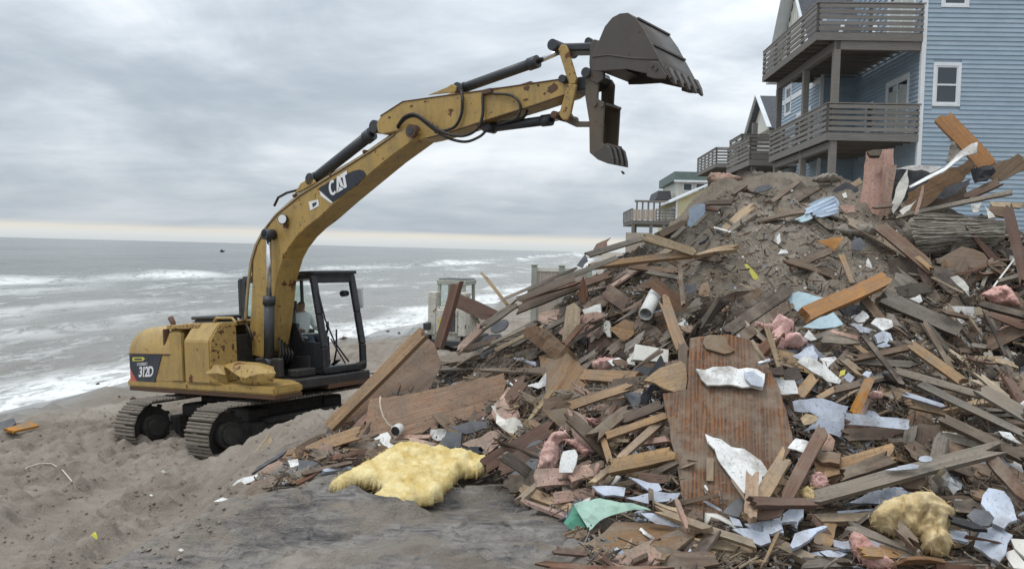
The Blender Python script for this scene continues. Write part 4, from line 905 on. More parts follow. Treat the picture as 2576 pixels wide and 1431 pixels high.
# --- bucket: near and far side plates, curled wrapper, lip and teeth
KV = .43
side = [(1488, 145), (1495, 129), (1506, 106), (1522, 68), (1541, 45), (1560, 35), (1580, 33), (1600, 46), (1622, 77), (1641, 113), (1660, 148), (1682, 190), (1672, 194), (1631, 187), (1577, 175), (1525, 179), (1493, 180)]
sp = T(side, -KV)
bk = MB(); bk.prism(sp, -KV - .012, -KV + .012); bucket = bk.build('bucket', MAT['bucket'], EX, .006)
tag(bucket, 'dark worn digging bucket curled upward')
q = MB(); q.prism(sp, KV - .012, KV + .012); q.build('side_plate', MAT['bucket'], bucket, .006)
wr = sp[0:12]
q = MB(); q.loft([[(p_[0], -KV + .012, p_[1]) for p_ in wr], [(p_[0], KV - .012, p_[1]) for p_ in wr]], smooth=True); w9 = q.build('wrapper', MAT['bucket'], bucket)
sm_ = w9.modifiers.new('thickness', 'SOLIDIFY'); sm_.thickness = .022; sm_.offset = -1
# wear strips on the back
for k in (7, 9):
    pa, pb = wr[k], wr[k + 1]; q = MB(); q.bar((pa[0], -KV + .02, pa[1]), (pa[0], KV - .02, pa[1]), .05, .02); q.build('wear_strip', MAT['bucket'], bucket)
q = MB(); q.loft([[(sp[-1][0], y_, sp[-1][1] + .03) for y_ in (-KV, KV)], [(sp[-2][0], y_, sp[-2][1] + .10) for y_ in (-KV, KV)]]); q.build('hinge_plate', MAT['bucket'], bucket)
for s_ in (-.2, .2):      # hinge ears
    q = MB(); q.prism(T([(1486, 110), (1496, 100), (1512, 104), (1524, 150), (1520, 200), (1504, 212), (1488, 204), (1484, 160)], s_), s_ - .02, s_ + .02); q.build('hinge_ear', MAT['bucket'], bucket, .006)
q = MB(); p0 = tr(1482, 106, 0); q.cyl((p0[0], -.03, p0[1]), (p0[0], .03, p0[1]), .05, 14); q.build('lifting_eye', MAT['cylblack'], bucket)
p0 = tr(1499, 192, 0); q = MB(); q.cyl((p0[0], -.25, p0[1]), (p0[0], .25, p0[1]), .06, 18); q.build('bucket_pin', MAT['cylblack'], EX)
lip = wr[-1]; pre = wr[-3]; dl = Vector((lip[0] - pre[0], 0, lip[1] - pre[1])).normalized()
q = MB(); q.bar(Vector((lip[0], -KV, lip[1])) - dl * .04, Vector((lip[0], KV, lip[1])) - dl * .04, .03, .16, up=dl); q.build('lip', MAT['bucket'], bucket, .006)
for k in range(5):
    y_ = -KV + .07 + k * (2 * KV - .14) / 4; q = MB()
    a_ = Vector((lip[0], y_, lip[1])); nrm = Vector((-dl.z, 0, dl.x))
    V = []
    for (s1_, w_, h_) in ((-.10, .05, .035), (.02, .045, .03), (.11, .022, .012)):
        c_1 = a_ + dl * s1_
        V += [c_1 + Vector((0, -w_, 0)) - nrm * h_, c_1 + Vector((0, w_, 0)) - nrm * h_, c_1 + Vector((0, w_, 0)) + nrm * h_, c_1 + Vector((0, -w_, 0)) + nrm * h_]
    q.add(V, [(0, 1, 2, 3), (8, 11, 10, 9)] + [(i * 4 + j, i * 4 + (j + 1) % 4, i * 4 + 4 + (j + 1) % 4, i * 4 + 4 + j) for i in range(2) for j in range(4)])
    q.build('tooth', MAT['bucket'], bucket, .005)
q = MB(); q.prism(T([(1633, 164), (1642, 156), (1660, 158), (1680, 192), (1678, 201), (1650, 200), (1630, 194)], -KV), -KV - .04, -KV - .013); q.build('side_cutter', MAT['bucket'], bucket, .006)
q = MB(); q.prism(T([(1633, 164), (1642, 156), (1660, 158), (1680, 192), (1678, 201), (1650, 200), (1630, 194)], -KV), KV + .013, KV + .04); q.build('side_cutter', MAT['bucket'], bucket, .006)
for (x, y) in ((1645, 168), (1655, 176)):
    p0 = tr(x, y, -KV); q = MB(); q.cyl((p0[0], -KV - .055, p0[1]), (p0[0], -KV - .04, p0[1]), .02, 6); q.build('bolt', MAT['bucket'], bucket)
strip([(1490, 144), (1530, 139), (1590, 147), (1655, 150)], -KV - .014, .008, MAT['bucket'], 'weld_seam', bucket)

# --- thumb: two cheek plates, a back web, cross plates and tines
def thumb_pt(pts, v): return T(pts, v)
cheek = [(1474, 196), (1484, 184), (1500, 186), (1508, 200), (1505, 250), (1522, 258), (1516, 360), (1524, 368), (1494, 392), (1484, 384), (1483, 306), (1473, 244)]
th = MB(); th.prism(T(cheek, -.19), -.205, -.175); thumb = th.build('thumb', MAT['thumb'], EX, .008)
q = MB(); q.prism(T(cheek, -.19), .175, .205); q.build('cheek_plate', MAT['thumb'], thumb, .008)
tp = T(cheek, -.19)
q = MB(); q.loft([[(tp[i][0] + .015, y_, tp[i][1]) for i in (9, 10, 11)] for y_ in (-.175, .175)], smooth=False); o_ = q.build('back_web', MAT['thumb'], thumb)
sm_ = o_.modifiers.new('thickness', 'SOLIDIFY'); sm_.thickness = .02
q = MB(); q.bar((tp[5][0] - .03, -.175, tp[5][1] - .02), (tp[5][0] - .03, .175, tp[5][1] - .02), .10, .03); q.build('cross_plate', MAT['thumb'], thumb)
q = MB(); q.bar((tp[7][0] - .03, -.175, tp[7][1] + .02), (tp[7][0] - .03, .175, tp[7][1] + .02), .10, .03); q.build('cross_plate', MAT['thumb'], thumb)
for v in (-.18, -.06, .06, .18):
    q = MB(); q.prism([(p_[0], p_[1]) for p_ in T([(1484, 384), (1496, 390), (1524, 362), (1534, 372), (1540, 398), (1541, 414), (1530, 412), (1505, 402)], -.19)], v - .03, v + .03); q.build('tine', MAT['bucket'], thumb, .01)
p0 = tr(1488, 262, -.2); q = MB()
for (x, y) in ((1498, 262), (1516, 264)):
    p0 = tr(x, y, -.2); q = MB(); q.cyl((p0[0], -.225, p0[1]), (p0[0], -.2, p0[1]), .03, 12); q.build('bolt', MAT['thumb'], thumb)

# --- cab
CX0, CX1, CV0, CV1, CZ0, CZ1 = -.95, 1.12, .27, 1.20, 1.035, 2.73
cab = MB()
cab.b2((CX0, CV0, CZ0), (CX1 + .22, CV1, CZ0 + .08))
cabo = cab.build('cab', BK_, EX, .02)
def cabpart(nm, q, mat=BK_, bevel=.012): return q.build(nm, mat, cabo, bevel)
q = MB(); q.b2((CX0, CV0, CZ1 - .09), (CX1, CV1, CZ1)); q.b2((CX0 + .05, CV0 + .05, CZ1), (CX1 - .05, CV1 - .05, CZ1 + .035)); cabpart('roof', q)
q = MB(); q.bar((CX1 - .3, CV0 - .02, CZ1 + .02), (CX1 + .03, CV0 - .02, CZ1 + .01), .04, .05); q.bar((CX1 + .02, CV0 - .02, CZ1 + .005), (CX1 + .02, CV1 + .02, CZ1 + .005), .05, .06); cabpart('visor', q)
def fx(z): return CX1 + .22 * min(1, max(0, (CZ1 - z) / 1.25))       # windscreen plane leans out to the foot
for v, nm in ((CV0 + .04, 'front_pillar'), (CV1 - .04, 'front_pillar')):
    q = MB()
    for z0, z1 in ((CZ1 - .04, CZ1 - .7), (CZ1 - .7, CZ1 - 1.25), (CZ1 - 1.25, CZ0 + .04)):
        q.bar((fx(z0) - .05, v, z0), (fx(z1) - .05, v, z1), .085, .12, up=(0, 1, 0))
    cabpart(nm, q, BK_, .015)
for v in (CV0 + .04, CV1 - .04):
    q = MB(); q.bar((CX0 + .05, v, CZ0), (CX0 + .05, v, CZ1 - .02), .09, .12, up=(0, 1, 0)); cabpart('rear_pillar', q)
q = MB(); q.bar((fx(CZ0 + .05) - .05, CV0, CZ0 + .07), (fx(CZ0 + .05) - .05, CV1, CZ0 + .07), .10, .10); cabpart('front_sill', q)
q = MB(); q.bar((fx(CZ1) - .05, CV0, CZ1 - .11), (fx(CZ1) - .05, CV1, CZ1 - .11), .10, .12); cabpart('windscreen_header', q)
# near side lower wall with a sticker, and window frame
q = MB(); q.prism([(CX0, CZ0 + .08), (CX1 + .15, CZ0 + .08), (CX1 + .17, CZ0 + .52), (CX1 - .32, CZ0 + .56), (CX1 - .48, CZ0 + .86), (CX0, CZ0 + .9)], CV0, CV0 + .04); sw = cabpart('side_wall', q)
q = MB(); dm = tr(760, 927, CV0); q.prism([(dm[0] - .085, dm[1]), (dm[0], dm[1] - .105), (dm[0] + .085, dm[1]), (dm[0], dm[1] + .105)], CV0 - .004, CV0 + .002); q.build('diamond_sticker', MAT['letter'], sw)
q = MB(); q.b2((CX0, CV1 - .04, CZ0 + .08), (CX0 + .6, CV1, CZ0 + .9)); cabpart('side_wall', q)
q = MB(); q.b2((CX0, CV0, CZ0 + .08), (CX0 + .04, CV1, CZ0 + 1.0)); cabpart('rear_wall', q)
q = MB(); q.prism([(CX0 + .1, CZ0 + .88), (CX1 - .5, CZ0 + .84), (CX1 - .32, CZ0 + .58), (CX1 + .08, CZ0 + .54), (CX1 - .07, CZ1 - .5), (CX1 - .16, CZ1 - .16), (CX0 + .1, CZ1 - .14)], CV0 + .02, CV0 + .026); q.build('side_window', MAT['glass'], cabo)
q = MB(); q.b2((CX0 + .02, CV0 + .08, CZ0 + 1.0), (CX0 + .026, CV1 - .08, CZ1 - .1)); q.build('rear_window', MAT['glass'], cabo)
q = MB(); q.b2((CX0 + .1, CV1 - .03, CZ0 + .9), (CX0 + .65, CV1 - .024, CZ1 - .14)); q.build('side_window', MAT['glass'], cabo)
q = MB(); q.bar((CX0 + .66, CV1 - .03, CZ0), (CX0 + .66, CV1 - .03, CZ1 - .05), .04, .07, up=(0, 1, 0)); cabpart('door_post', q)
# front sill skirts
q = MB(); q.b2((-.1, CV0 - .02, .80), (1.42, CV1, .90)); q.build('cab_mount', MAT['rust'], EX, .01)
q = MB(); q.cyl(tx(798, 955, CV0 + .1), (fx(0) + .02, CV1 - .05, CZ0 + .12), .05, 10); cabpart('step_bar', q, MAT['trackdark'])
q = MB(); q.b2((CX0 - .01, CV0 - .012, CZ0 + .08), (CX0 + .22, CV0 + .03, CZ1 - .05)); cabpart('rear_corner_panel', q)
# seat, console, levers, pedals
q = MB(); q.b2((-.1, .52, 1.35), (.42, 1.0, 1.5)); q.prism([(-.18, 1.45), (-.04, 1.45), (-.14, 2.2), (-.28, 2.2)], .54, .98); q.prism([(-.25, 2.2), (-.15, 2.2), (-.18, 2.42), (-.27, 2.42)], .64, .88); seat = q.build('operator_seat', MAT['seat'], cabo, .04, 2)
q = MB(); q.b2((0, .34, 1.1), (.5, .48, 1.62)); q.build('console', MAT['seat'], cabo, .02)
q = MB(); q.b2((0, 1.02, 1.1), (.5, 1.12, 1.62)); q.build('console', MAT['seat'], cabo, .02)
for v in (.41, 1.07):
    q = MB(); q.tube([(.44, v, 1.6), (.5, v, 1.72), (.5, v, 1.8)], .018, 8); q.cyl((.5, v, 1.78), (.51, v, 1.88), .03, 10, .024); q.build('joystick', MAT['seat'], cabo)
for v in (.62, .84):
    q = MB(); q.tube([(.88, v, 1.1), (.98, v, 1.4), (1.0, v, 1.75)], .016, 8); q.box((.95, v, 1.18), (.16, .10, .02), Matrix.Rotation(-.5, 3, 'Y')); q.build('travel_lever', MAT['seat'], cabo)
# wiper, lamp, mirrors, handrails
q = MB(); q.tube([(fx(2.4) - .01, CV0 + .06, 2.42), (fx(1.9), CV0 + .10, 1.95), (fx(1.5) + .01, CV0 + .22, 1.55), (fx(1.2) + .02, CV0 + .5, 1.2)], .014, 6); q.tube([(fx(1.6) + .01, CV0 + .15, 1.62), (fx(1.3) + .02, CV0 + .42, 1.18)], .012, 6); cabpart('wiper', q, BK_, 0)
q = MB(); lp = tx(868, 738, CV1 - .1); q.cyl((lp[0] - .07, lp[1], lp[2]), (lp[0] + .07, lp[1] - .02, lp[2]), .06, 12, .05); cabpart('lamp', q, MAT['cylblack'], 0)
hr = [tx(903, 770, CV1 + .12), tx(906, 850, CV1 + .12), tx(912, 930, CV1 + .12)]
q = MB(); q.tube(hr, .014, 8)
for z_ in (0, 1, 2): q.tube([hr[z_], (fx(hr[z_][2]) - .02, CV1 - .03, hr[z_][2])], .011, 6)
cabpart('handrail', q, BK_, 0)
q = MB(); q.tube([tx(885, 738, CV1), tx(893, 728, CV1 + .15), tx(911, 726, CV1 + .2), tx(912, 748, CV1 + .2), tx(907, 758, CV1 + .15)], .012, 6); mir = cabpart('mirror', q, BK_, 0)
mc = Vector(tx(900, 750, CV1 + .12)); q = MB(); q.box(mc, (.05, .20, .36), Matrix.Rotation(-.9, 3, 'Z') @ Matrix.Rotation(.12, 3, 'Y')); q.build('mirror_glass', MAT['letter'], mir, .02, 2)
q = MB(); q.tube([tx(905, 938, CV1), tx(925, 940, CV1), tx(944, 938, CV1 + .1)], .013, 6); cabpart('grab_bar', q, BK_, 0)
# loose hoses and valve block between boom and cab
q = MB(); q.b2((.95, -.2, 1.03), (1.2, .2, 1.16)); q.build('valve_block', MAT['trackdark'], EX, .02)
for k in range(5):
    a_ = tx(690 + 9 * k, 930 - 2 * k, -.1 + .06 * k); b_ = tx(702 + 7 * k, 850 + 6 * k, -.05 + .07 * k); m_ = tx(705 + 8 * k, 890, -.2 + .06 * k)
    q = MB(); q.tube([a_, m_, b_], .02, 8); q.build('hose', MAT['hose'], EX)

# ================================================================ people at the controls
def skin_person(name, joints, edges, radii, mats, root_i, label, M, hair_from):
    me = bpy.data.meshes.new(name); me.from_pydata(joints, edges, [])
    o = new_obj(name, me, None); me.materials.append(MAT['skin'])
    md = o.modifiers.new('skin', 'SKIN'); 
    for i, v in enumerate(me.skin_vertices[0].data): v.radius = radii[i]; v.use_root = (i == root_i)
    sb = o.modifiers.new('smooth', 'SUBSURF'); sb.levels = 1; sb.render_levels = 2
    dg = bpy.context.evaluated_depsgraph_get(); m2 = bpy.data.meshes.new_from_object(o.evaluated_get(dg)); bpy.data.objects.remove(o)
    m2.name = name; m2.materials.clear()
    for m_ in mats: m2.materials.append(m_)
    for p_ in m2.polygons:
        c = p_.center; p_.use_smooth = True; p_.material_index = hair_from(c)
    o = new_obj(name, m2); o.matrix_world = M
    return tag(o, label, 'person')
# seated figure, x forward, z up, seat top at 0
J = [(0, 0, .10), (.0, 0, .28), (.02, 0, .46), (.03, 0, .56), (.05, 0, .66), (.06, 0, .76),
     (.02, .19, .48), (.12, .25, .26), (.36, .22, .22), (.42, .22, .23), (.02, -.19, .48), (.12, -.25, .26), (.36, -.22, .22), (.42, -.22, .23),
     (.03, .10, .08), (.42, .11, .10), (.52, .11, -.28), (.64, .11, -.32), (.03, -.10, .08), (.42, -.11, .10), (.52, -.11, -.28), (.64, -.11, -.32), (.115, 0, .675), (.16, 0, .665)]
E_ = [(0, 1), (1, 2), (2, 3), (3, 4), (4, 5), (2, 6), (6, 7), (7, 8), (8, 9), (2, 10), (10, 11), (11, 12), (12, 13), (0, 14), (14, 15), (15, 16), (16, 17), (0, 18), (18, 19), (19, 20), (20, 21), (4, 22), (22, 23)]
RD = [(.16, .15), (.14, .16), (.12, .14), (.06, .06), (.085, .10), (.075, .09), (.07, .07), (.05, .05), (.04, .04), (.035, .03), (.07, .07), (.05, .05), (.04, .04), (.035, .03),
      (.10, .10), (.075, .075), (.05, .05), (.045, .04), (.10, .10), (.075, .075), (.05, .05), (.045, .04), (.03, .03), (.012, .014)]
def cloth(c):
    x, y, z = c
    if z > .70 or (z > .60 and x < .02): return 2
    if z > .545 or (x > .30 and z > .16 and abs(y) > .15): return 0
    if z > .16 or (abs(y) > .17 and z > .1): return 1
    return 3
Mx = EX.matrix_world @ Matrix.Translation((.12, .76, 1.52))
skin_person('person', J, E_, RD, [MAT['skin'], MAT['shirt'], MAT['hair'], MAT['jeans']], 0, 'person in white shirt seated at the controls inside the excavator cab', Mx, cloth)

# ================================================================ houses
HROW = math.radians(2.3)                     # the row of houses against the view
HU = np.array([math.cos(HROW), -math.sin(HROW)])     # inland, along the near walls
HV = np.array([math.sin(HROW), math.cos(HROW)])      # up the row
def house_root(name, x, y, label):
    return empty(name, Matrix(((HU[0], HV[0], 0, x), (HU[1], HV[1], 0, y), (0, 0, 1, 0), (0, 0, 0, 1))), label, 'house')
_board = {}
def siding(parent, plane, a0, a1, z0, z1, at_, mat, holes=(), exp=0.158, name='siding_board', out=-1):
    """lap siding, one object for each course piece. plane 'v': wall faces -v at v=at_, runs along u; plane 'u': wall faces -u at u=at_, runs along v"""
    n = int(round((z1 - z0) / exp)); exp = (z1 - z0) / n
    for i in range(n):
        zb, zt_ = z0 + i * exp, z0 + (i + 1) * exp + .012
        segs = [(a0, a1)]
        for (h0, h1, hz0, hz1) in holes:
            if zb + .02 < hz1 and zt_ - .03 > hz0:
                ns = []
                for s0, s1 in segs:
                    if h1 <= s0 or h0 >= s1: ns.append((s0, s1)); continue
                    if h0 > s0: ns.append((s0, h0))
                    if h1 < s1: ns.append((h1, s1))
                segs = ns
        for s0, s1 in segs:
            key = (round(s1 - s0, 3), round(exp, 4), plane, mat.name)
            if key not in _board:
                L = s1 - s0; q = MB(); pr = [(0, 0), (-.036, 0), (-.036, .006), (-.006, exp + .012), (0, exp + .012)]
                if plane == 'v': q.prism([(-c, d) for c, d in pr] if False else pr, 0, L, axes=lambda a, b_, c: (b_, a, c))
                else: q.prism(pr, 0, L, axes=lambda a, b_, c: (a, b_, c))
                me_ = q.mesh(name); me_.materials.append(mat); _board[key] = me_
            o = bpy.data.objects.new(name, _board[key]); COL.objects.link(o); o.parent = parent
            o.location = (s0, at_, zb) if plane == 'v' else (at_, s0, zb)
def slab(parent, nm, lo, hi, mat, bevel=0.0):
    q = MB(); q.b2(lo, hi); return q.build(nm, mat, parent, bevel)
def window(parent, plane, a0, a1, z0, z1, at_, mullions=(), meet=None, curtain=False, fw=.10, name='window'):
    def P(a, d, z): return (a, at_ + d, z) if plane == 'v' else (at_ + d, a, z)
    q = MB()
    for (b0, b1, c0, c1) in ((a0 - fw, a1 + fw, z1, z1 + fw * 1.2), (a0 - fw, a1 + fw, z0 - fw, z0), (a0 - fw, a0, z0, z1), (a1, a1 + fw, z0, z1)):
        q.b2(P(b0, -.05, c0), P(b1, .03, c1))
    w = q.build(name, MAT['trim'], parent, .006)
    q = MB()
    for (b0, b1, c0, c1) in ((a0, a1, z1 - .05, z1), (a0, a1, z0, z0 + .05), (a0, a0 + .05, z0 + .05, z1 - .05), (a1 - .05, a1, z0 + .05, z1 - .05)): q.b2(P(b0, -.028, c0), P(b1, .02, c1))
    for m_ in mullions: q.b2(P(m_ - .035, -.028, z0 + .05), P(m_ + .035, .02, z1 - .05))
    if meet: q.b2(P(a0 + .05, -.026, meet - .03), P(a1 - .05, .02, meet + .03))
    q.build('sash', MAT['trim'], w)
    q = MB(); q.b2(P(a0 + .04, .0, z0 + .04), P(a1 - .04, .012, z1 - .04)); q.build('pane', MAT['pane'], w)
    if curtain:
        q = MB()
        n = 14; r0 = [P(a0 + .06 + (a1 - a0 - .12) * k / n, -.004 - .003 * (k % 2), z0 + .06) for k in range(n + 1)]; r1 = [P(a0 + .06 + (a1 - a0 - .12) * k / n, -.004 - .003 * (k % 2), z1 - .25) for k in range(n + 1)]
        q.loft([r0, r1], smooth=False); q.build('curtain', MAT['curtain'], w)
    return w
def railing(parent, p, q_, z, h=.98, nboards=5, posts=None, mat=None, bw=.128):
    """boards and posts between two deck corners; every board and post a piece of its own"""
    mat = mat or MAT['deck']; p = Vector((p[0], p[1], z)); q_ = Vector((q_[0], q_[1], z)); L = (q_ - p).length; d = (q_ - p).normalized(); nrm = Vector((-d.y, d.x, 0))
    posts = posts or max(2, int(round(L / 1.35)) + 1)
    for k in range(posts):
        c = p + d * (L * k / (posts - 1)); b_ = MB(); b_.bar(c, c + Vector((0, 0, h)), .10, .10, up=nrm); b_.build('rail_post', mat, parent, .006)
    for k in range(nboards):
        zz = h * (.10 + .80 * k / (nboards - 1)); b_ = MB(); b_.bar(p + Vector((0, 0, zz)) + nrm * .066, q_ + Vector((0, 0, zz)) + nrm * .066, .03, bw, up=(0, 0, 1)); b_.build('rail_board', mat, parent)
    b_ = MB(); b_.bar(p + Vector((0, 0, h + .02)) - d * .06, q_ + Vector((0, 0, h + .02)) + d * .06, .16, .04); b_.build('rail_cap', mat, parent)
def deck(parent, u0, u1, v0, v1, z, near_posts=3, side_posts=5, fascia=.26, joists=True):
    dk = MAT['deck']
    n = int((u1 - u0) / .145)
    for k in range(n):
        b_ = MB(); b_.b2((u0 + k * .145, v0, z - .04), (u0 + k * .145 + .138, v1, z)); b_.build('deck_board', dk, parent)
    for lo, hi in (((u0, v0 - .04, z - .04 - fascia), (u1, v0, z - .042)), ((u0 - .04, v0 - .04, z - .04 - fascia), (u0, v1, z - .042)), ((u0, v1 - .04, z - .04 - fascia), (u1, v1, z - .042))):
        slab(parent, 'rim_joist', lo, hi, dk)
    if joists:
        m_ = int((v1 - v0) / .6)
        for k in range(1, m_): slab(parent, 'joist', (u0 + .01, v0 + k * .6, z - .04 - fascia + .03), (u1, v0 + k * .6 + .04, z - .042), dk)
    railing(parent, (u1, v0 + .03), (u0 + .03, v0 + .03), z, posts=near_posts)
    railing(parent, (u0 + .03, v0 + .03), (u0 + .03, v1 - .03), z, posts=side_posts)

# ---------------- blue house
D1 = 28.0
def hz(py, px=2200, D=D1): return float(at(px, py, D)[2])
c1 = at(2313, 300, D1); hx, hy = float(c1[0]), float(c1[1])
H1 = house_root('blue_house', hx, hy, 'tall blue clapboard house with two stacked grey wooden decks beside the rubble')
zb, ztop = 2.2, 14.6
zU = hz(83); zL = hz(333)                       # deck floors
du = -3.62; dl = -3.15
# near wall (faces the camera), clad course by course
slab(H1, 'wall', (.03, .03, zb), (11, 9.5, ztop), MAT['clap'])
wx = lambda px, py=210: (px - 2313) / FPX * D1
holes = [(wx(2349), wx(2403), hz(257), hz(164)), (wx(2360), wx(2414), hz(12), hz(12) + 1.4)]
siding(H1, 'v', .10, 7.0, zb + 1.2, ztop, .02, MAT['clap'], [(h[0] - .1, h[1] + .1, h[2] - .1, h[3] + .12) for h in holes])
for h in holes: window(H1, 'v', h[0], h[1], h[2], h[3], .02, meet=(h[2] + h[3]) / 2, curtain=False)
slab(H1, 'corner_board', (-.035, -.03, zb), (.11, .03, ztop), MAT['trim'])
slab(H1, 'corner_board', (-.035, .03, zb), (.03, .12, ztop), MAT['trim'])
q = MB(); p0 = (wx(2396), -.05, hz(345)); q.box(p0, (.16, .10, .10)); q.build('outdoor_tap_box', MAT['vinylpost'], H1, .01)
q = MB(); q.box((wx(2388), -.05, hz(400)), (.10, .08, .10)); q.build('outdoor_tap_box', MAT['vinylpost'], H1, .01)
# sea-facing wall of the near block, then the block that steps out beyond it
VB = 6.0; UB = -1.45
sd1 = (1.05, 2.75, zL + .05, zL + 2.15)           # sliding door on the lower deck
sw1 = (4.15, 4.75, zL + .75, zL + 1.75)
sd2 = (.8, 2.9, zU + .05, zU + 2.15)
siding(H1, 'u', .10, VB, zb + 1.2, ztop, .02, MAT['clap'], [(h[0] - .1, h[1] + .1, h[2] - .1, h[3] + .12) for h in (sd1, sw1, sd2)])
window(H1, 'u', *sd1, .02, mullions=(1.9,), curtain=True, name='sliding_door', fw=.14)
window(H1, 'u', *sw1, .02)
window(H1, 'u', *sd2, .02, mullions=(1.85,), curtain=True, name='sliding_door', fw=.14)
slab(H1, 'wall', (UB + .03, VB + .03, zb), (.5, VB + 6.2, zU + 2.2), MAT['clap'])
siding(H1, 'v', UB + .1, .0, zb + 1.2, zU + 2.0, VB + .02, MAT['clap'])
slab(H1, 'corner_board', (UB - .035, VB - .03, zb), (UB + .11, VB + .03, zU + 2.2), MAT['trim'])
wins = [(VB + 1.2, VB + 2.0, zL + .75, zL + 2.05), (VB + 2.25, VB + 3.05, zL + .75, zL + 2.05), (VB + .9, VB + 1.6, zL - 2.4, zL - 1.3), (VB + 4.2, VB + 5.0, zU - 1.0, zU + .2)]
siding(H1, 'u', VB + .03, VB + 6.2, zb + 1.2, zU + 2.2, UB + .02, MAT['clap'], [(h[0] - .1, h[1] + .1, h[2] - .1, h[3] + .12) for h in wins])
for h in wins: window(H1, 'u', *h, UB + .02)
slab(H1, 'band_board', (UB - .03, VB, zU - .5), (UB + .03, VB + 6.2, zU - .25), MAT['trim'])
slab(H1, 'interior_door', (UB + .35, VB - .03, zL), (UB + 1.2, VB + .02, zL + 2.05), MAT['clap'])
# white gable over the stepped-out block: board and batten, rake boards, roof
gz0 = hz(128, 1900, 34); gv0, gv1 = VB - .8, VB + 5.6; gm = (gv0 + gv1) / 2; gpk = gz0 + 4.3; gu = UB - .35
q = MB(); q.add([(gu, gv0 + .25, gz0), (gu, gv1 - .25, gz0), (gu, gm, gpk - .35), (gu + .2, gv0 + .25, gz0), (gu + .2, gv1 - .25, gz0), (gu + .2, gm, gpk - .35)], [(0, 2, 1), (3, 4, 5), (0, 1, 4, 3), (1, 2, 5, 4), (2, 0, 3, 5)]); gb = q.build('gable', MAT['batten'], H1)
k = gv0 + .5
while k < gv1 - .4:
    hgt = (gpk - .4 - gz0) * (1 - abs(k - gm) / (gm - gv0)); slab(gb, 'batten', (gu - .03, k - .025, gz0 + .02), (gu, k + .025, gz0 + max(.2, hgt)), MAT['batten']); k += .31
for (va, vb_) in ((gv0 - .1, gm), (gv1 + .1, gm)):
    q = MB(); q.bar((gu - .42, va, gz0 - .1), (gu - .42, vb_, gpk), .05, .30, up=(1, 0, 0)); q.build('rake_board', MAT['trim'], H1)
    q = MB(); q.bar((gu - .2, va, gz0 - .16), (gu - .2, vb_, gpk - .06), .40, .03, up=(0, 0, 1)) ; q.build('rake_soffit', MAT['trim'], H1)
    q = MB(); a0 = Vector((gu - .45, va, gz0 + .02)); a1 = Vector((gu - .45, vb_, gpk + .12)); b0 = a0 + Vector((6, 0, 0)); b1 = a1 + Vector((6, 0, 0)); dn = Vector((0, 0, -.12))
    q.add([a0, a1, b1, b0, a0 + dn, a1 + dn, b1 + dn, b0 + dn], [(0, 1, 2, 3), (7, 6, 5, 4), (0, 4, 5, 1), (1, 5, 6, 2), (2, 6, 7, 3), (3, 7, 4, 0)]); q.build('roof', MAT['shingle'], H1)
slab(H1, 'eave_return', (gu - .45, gv1 - .4, gz0 - .22), (gu + .2, gv1 + .12, gz0 - .08), MAT['trim'])
# decks
deck(H1, du, -.02, 0.0, 7.0, zU, 3, 5)
deck(H1, dl, -.02, 0.0, 7.2, zL, 3, 5)
for (u_, v0, v1, z) in ((dl + .25, .12, 7.0, zU - .30),):
    slab(H1, 'beam', (u_ - .1, v0 - .1, z - .30), (u_ + .1, v1 + .1, z), MAT['deck'])
slab(H1, 'beam', (dl + .2, .02, zU - .60), (-.04, .18, zU - .302), MAT['deck'])
for v in (.12, 3.4, 7.0):
    slab(H1, 'deck_post', (dl + .14, v - .11, zb), (dl + .36, v + .11, zU - .60), MAT['deck'])
slab(H1, 'beam', (dl + .15, .02, zL - .55), (dl + .35, 7.2, zL - .30), MAT['deck'])
slab(H1, 'deck_post', (-.30, .04, zb), (-.06, .28, zL - .3), MAT['deck']) if False else None
# deck furniture glimpsed on the upper deck
for k in range(2):
    o = empty('deck_chair', H1.matrix_world @ Matrix.Translation((-2.4 + 1.2 * k, 2.2, zU)), ('white deck chair behind the upper railing, beside the deck corner', 'white deck chair behind the upper railing, nearer the house wall')[k], 'chair', 'chairs on the upper deck')
    q = MB()
    for i_ in range(5): q.bar((-.25, -.2 + .1 * i_, .42), (.28, -.2 + .1 * i_, .36), .08, .02)
    q.build('seat', MAT['trim'], o); q = MB()
    for i_ in range(5): q.bar((.28, -.2 + .1 * i_, .4), (.46, -.2 + .1 * i_, 1.0), .08, .02)
    q.build('backrest', MAT['trim'], o)
    for (x_, y_) in ((-.22, -.24), (-.22, .24), (.3, -.24), (.3, .24)):
        q = MB(); q.bar((x_, y_, 0), (x_, y_, .42), .05, .05); q.build('leg', MAT['trim'], o)

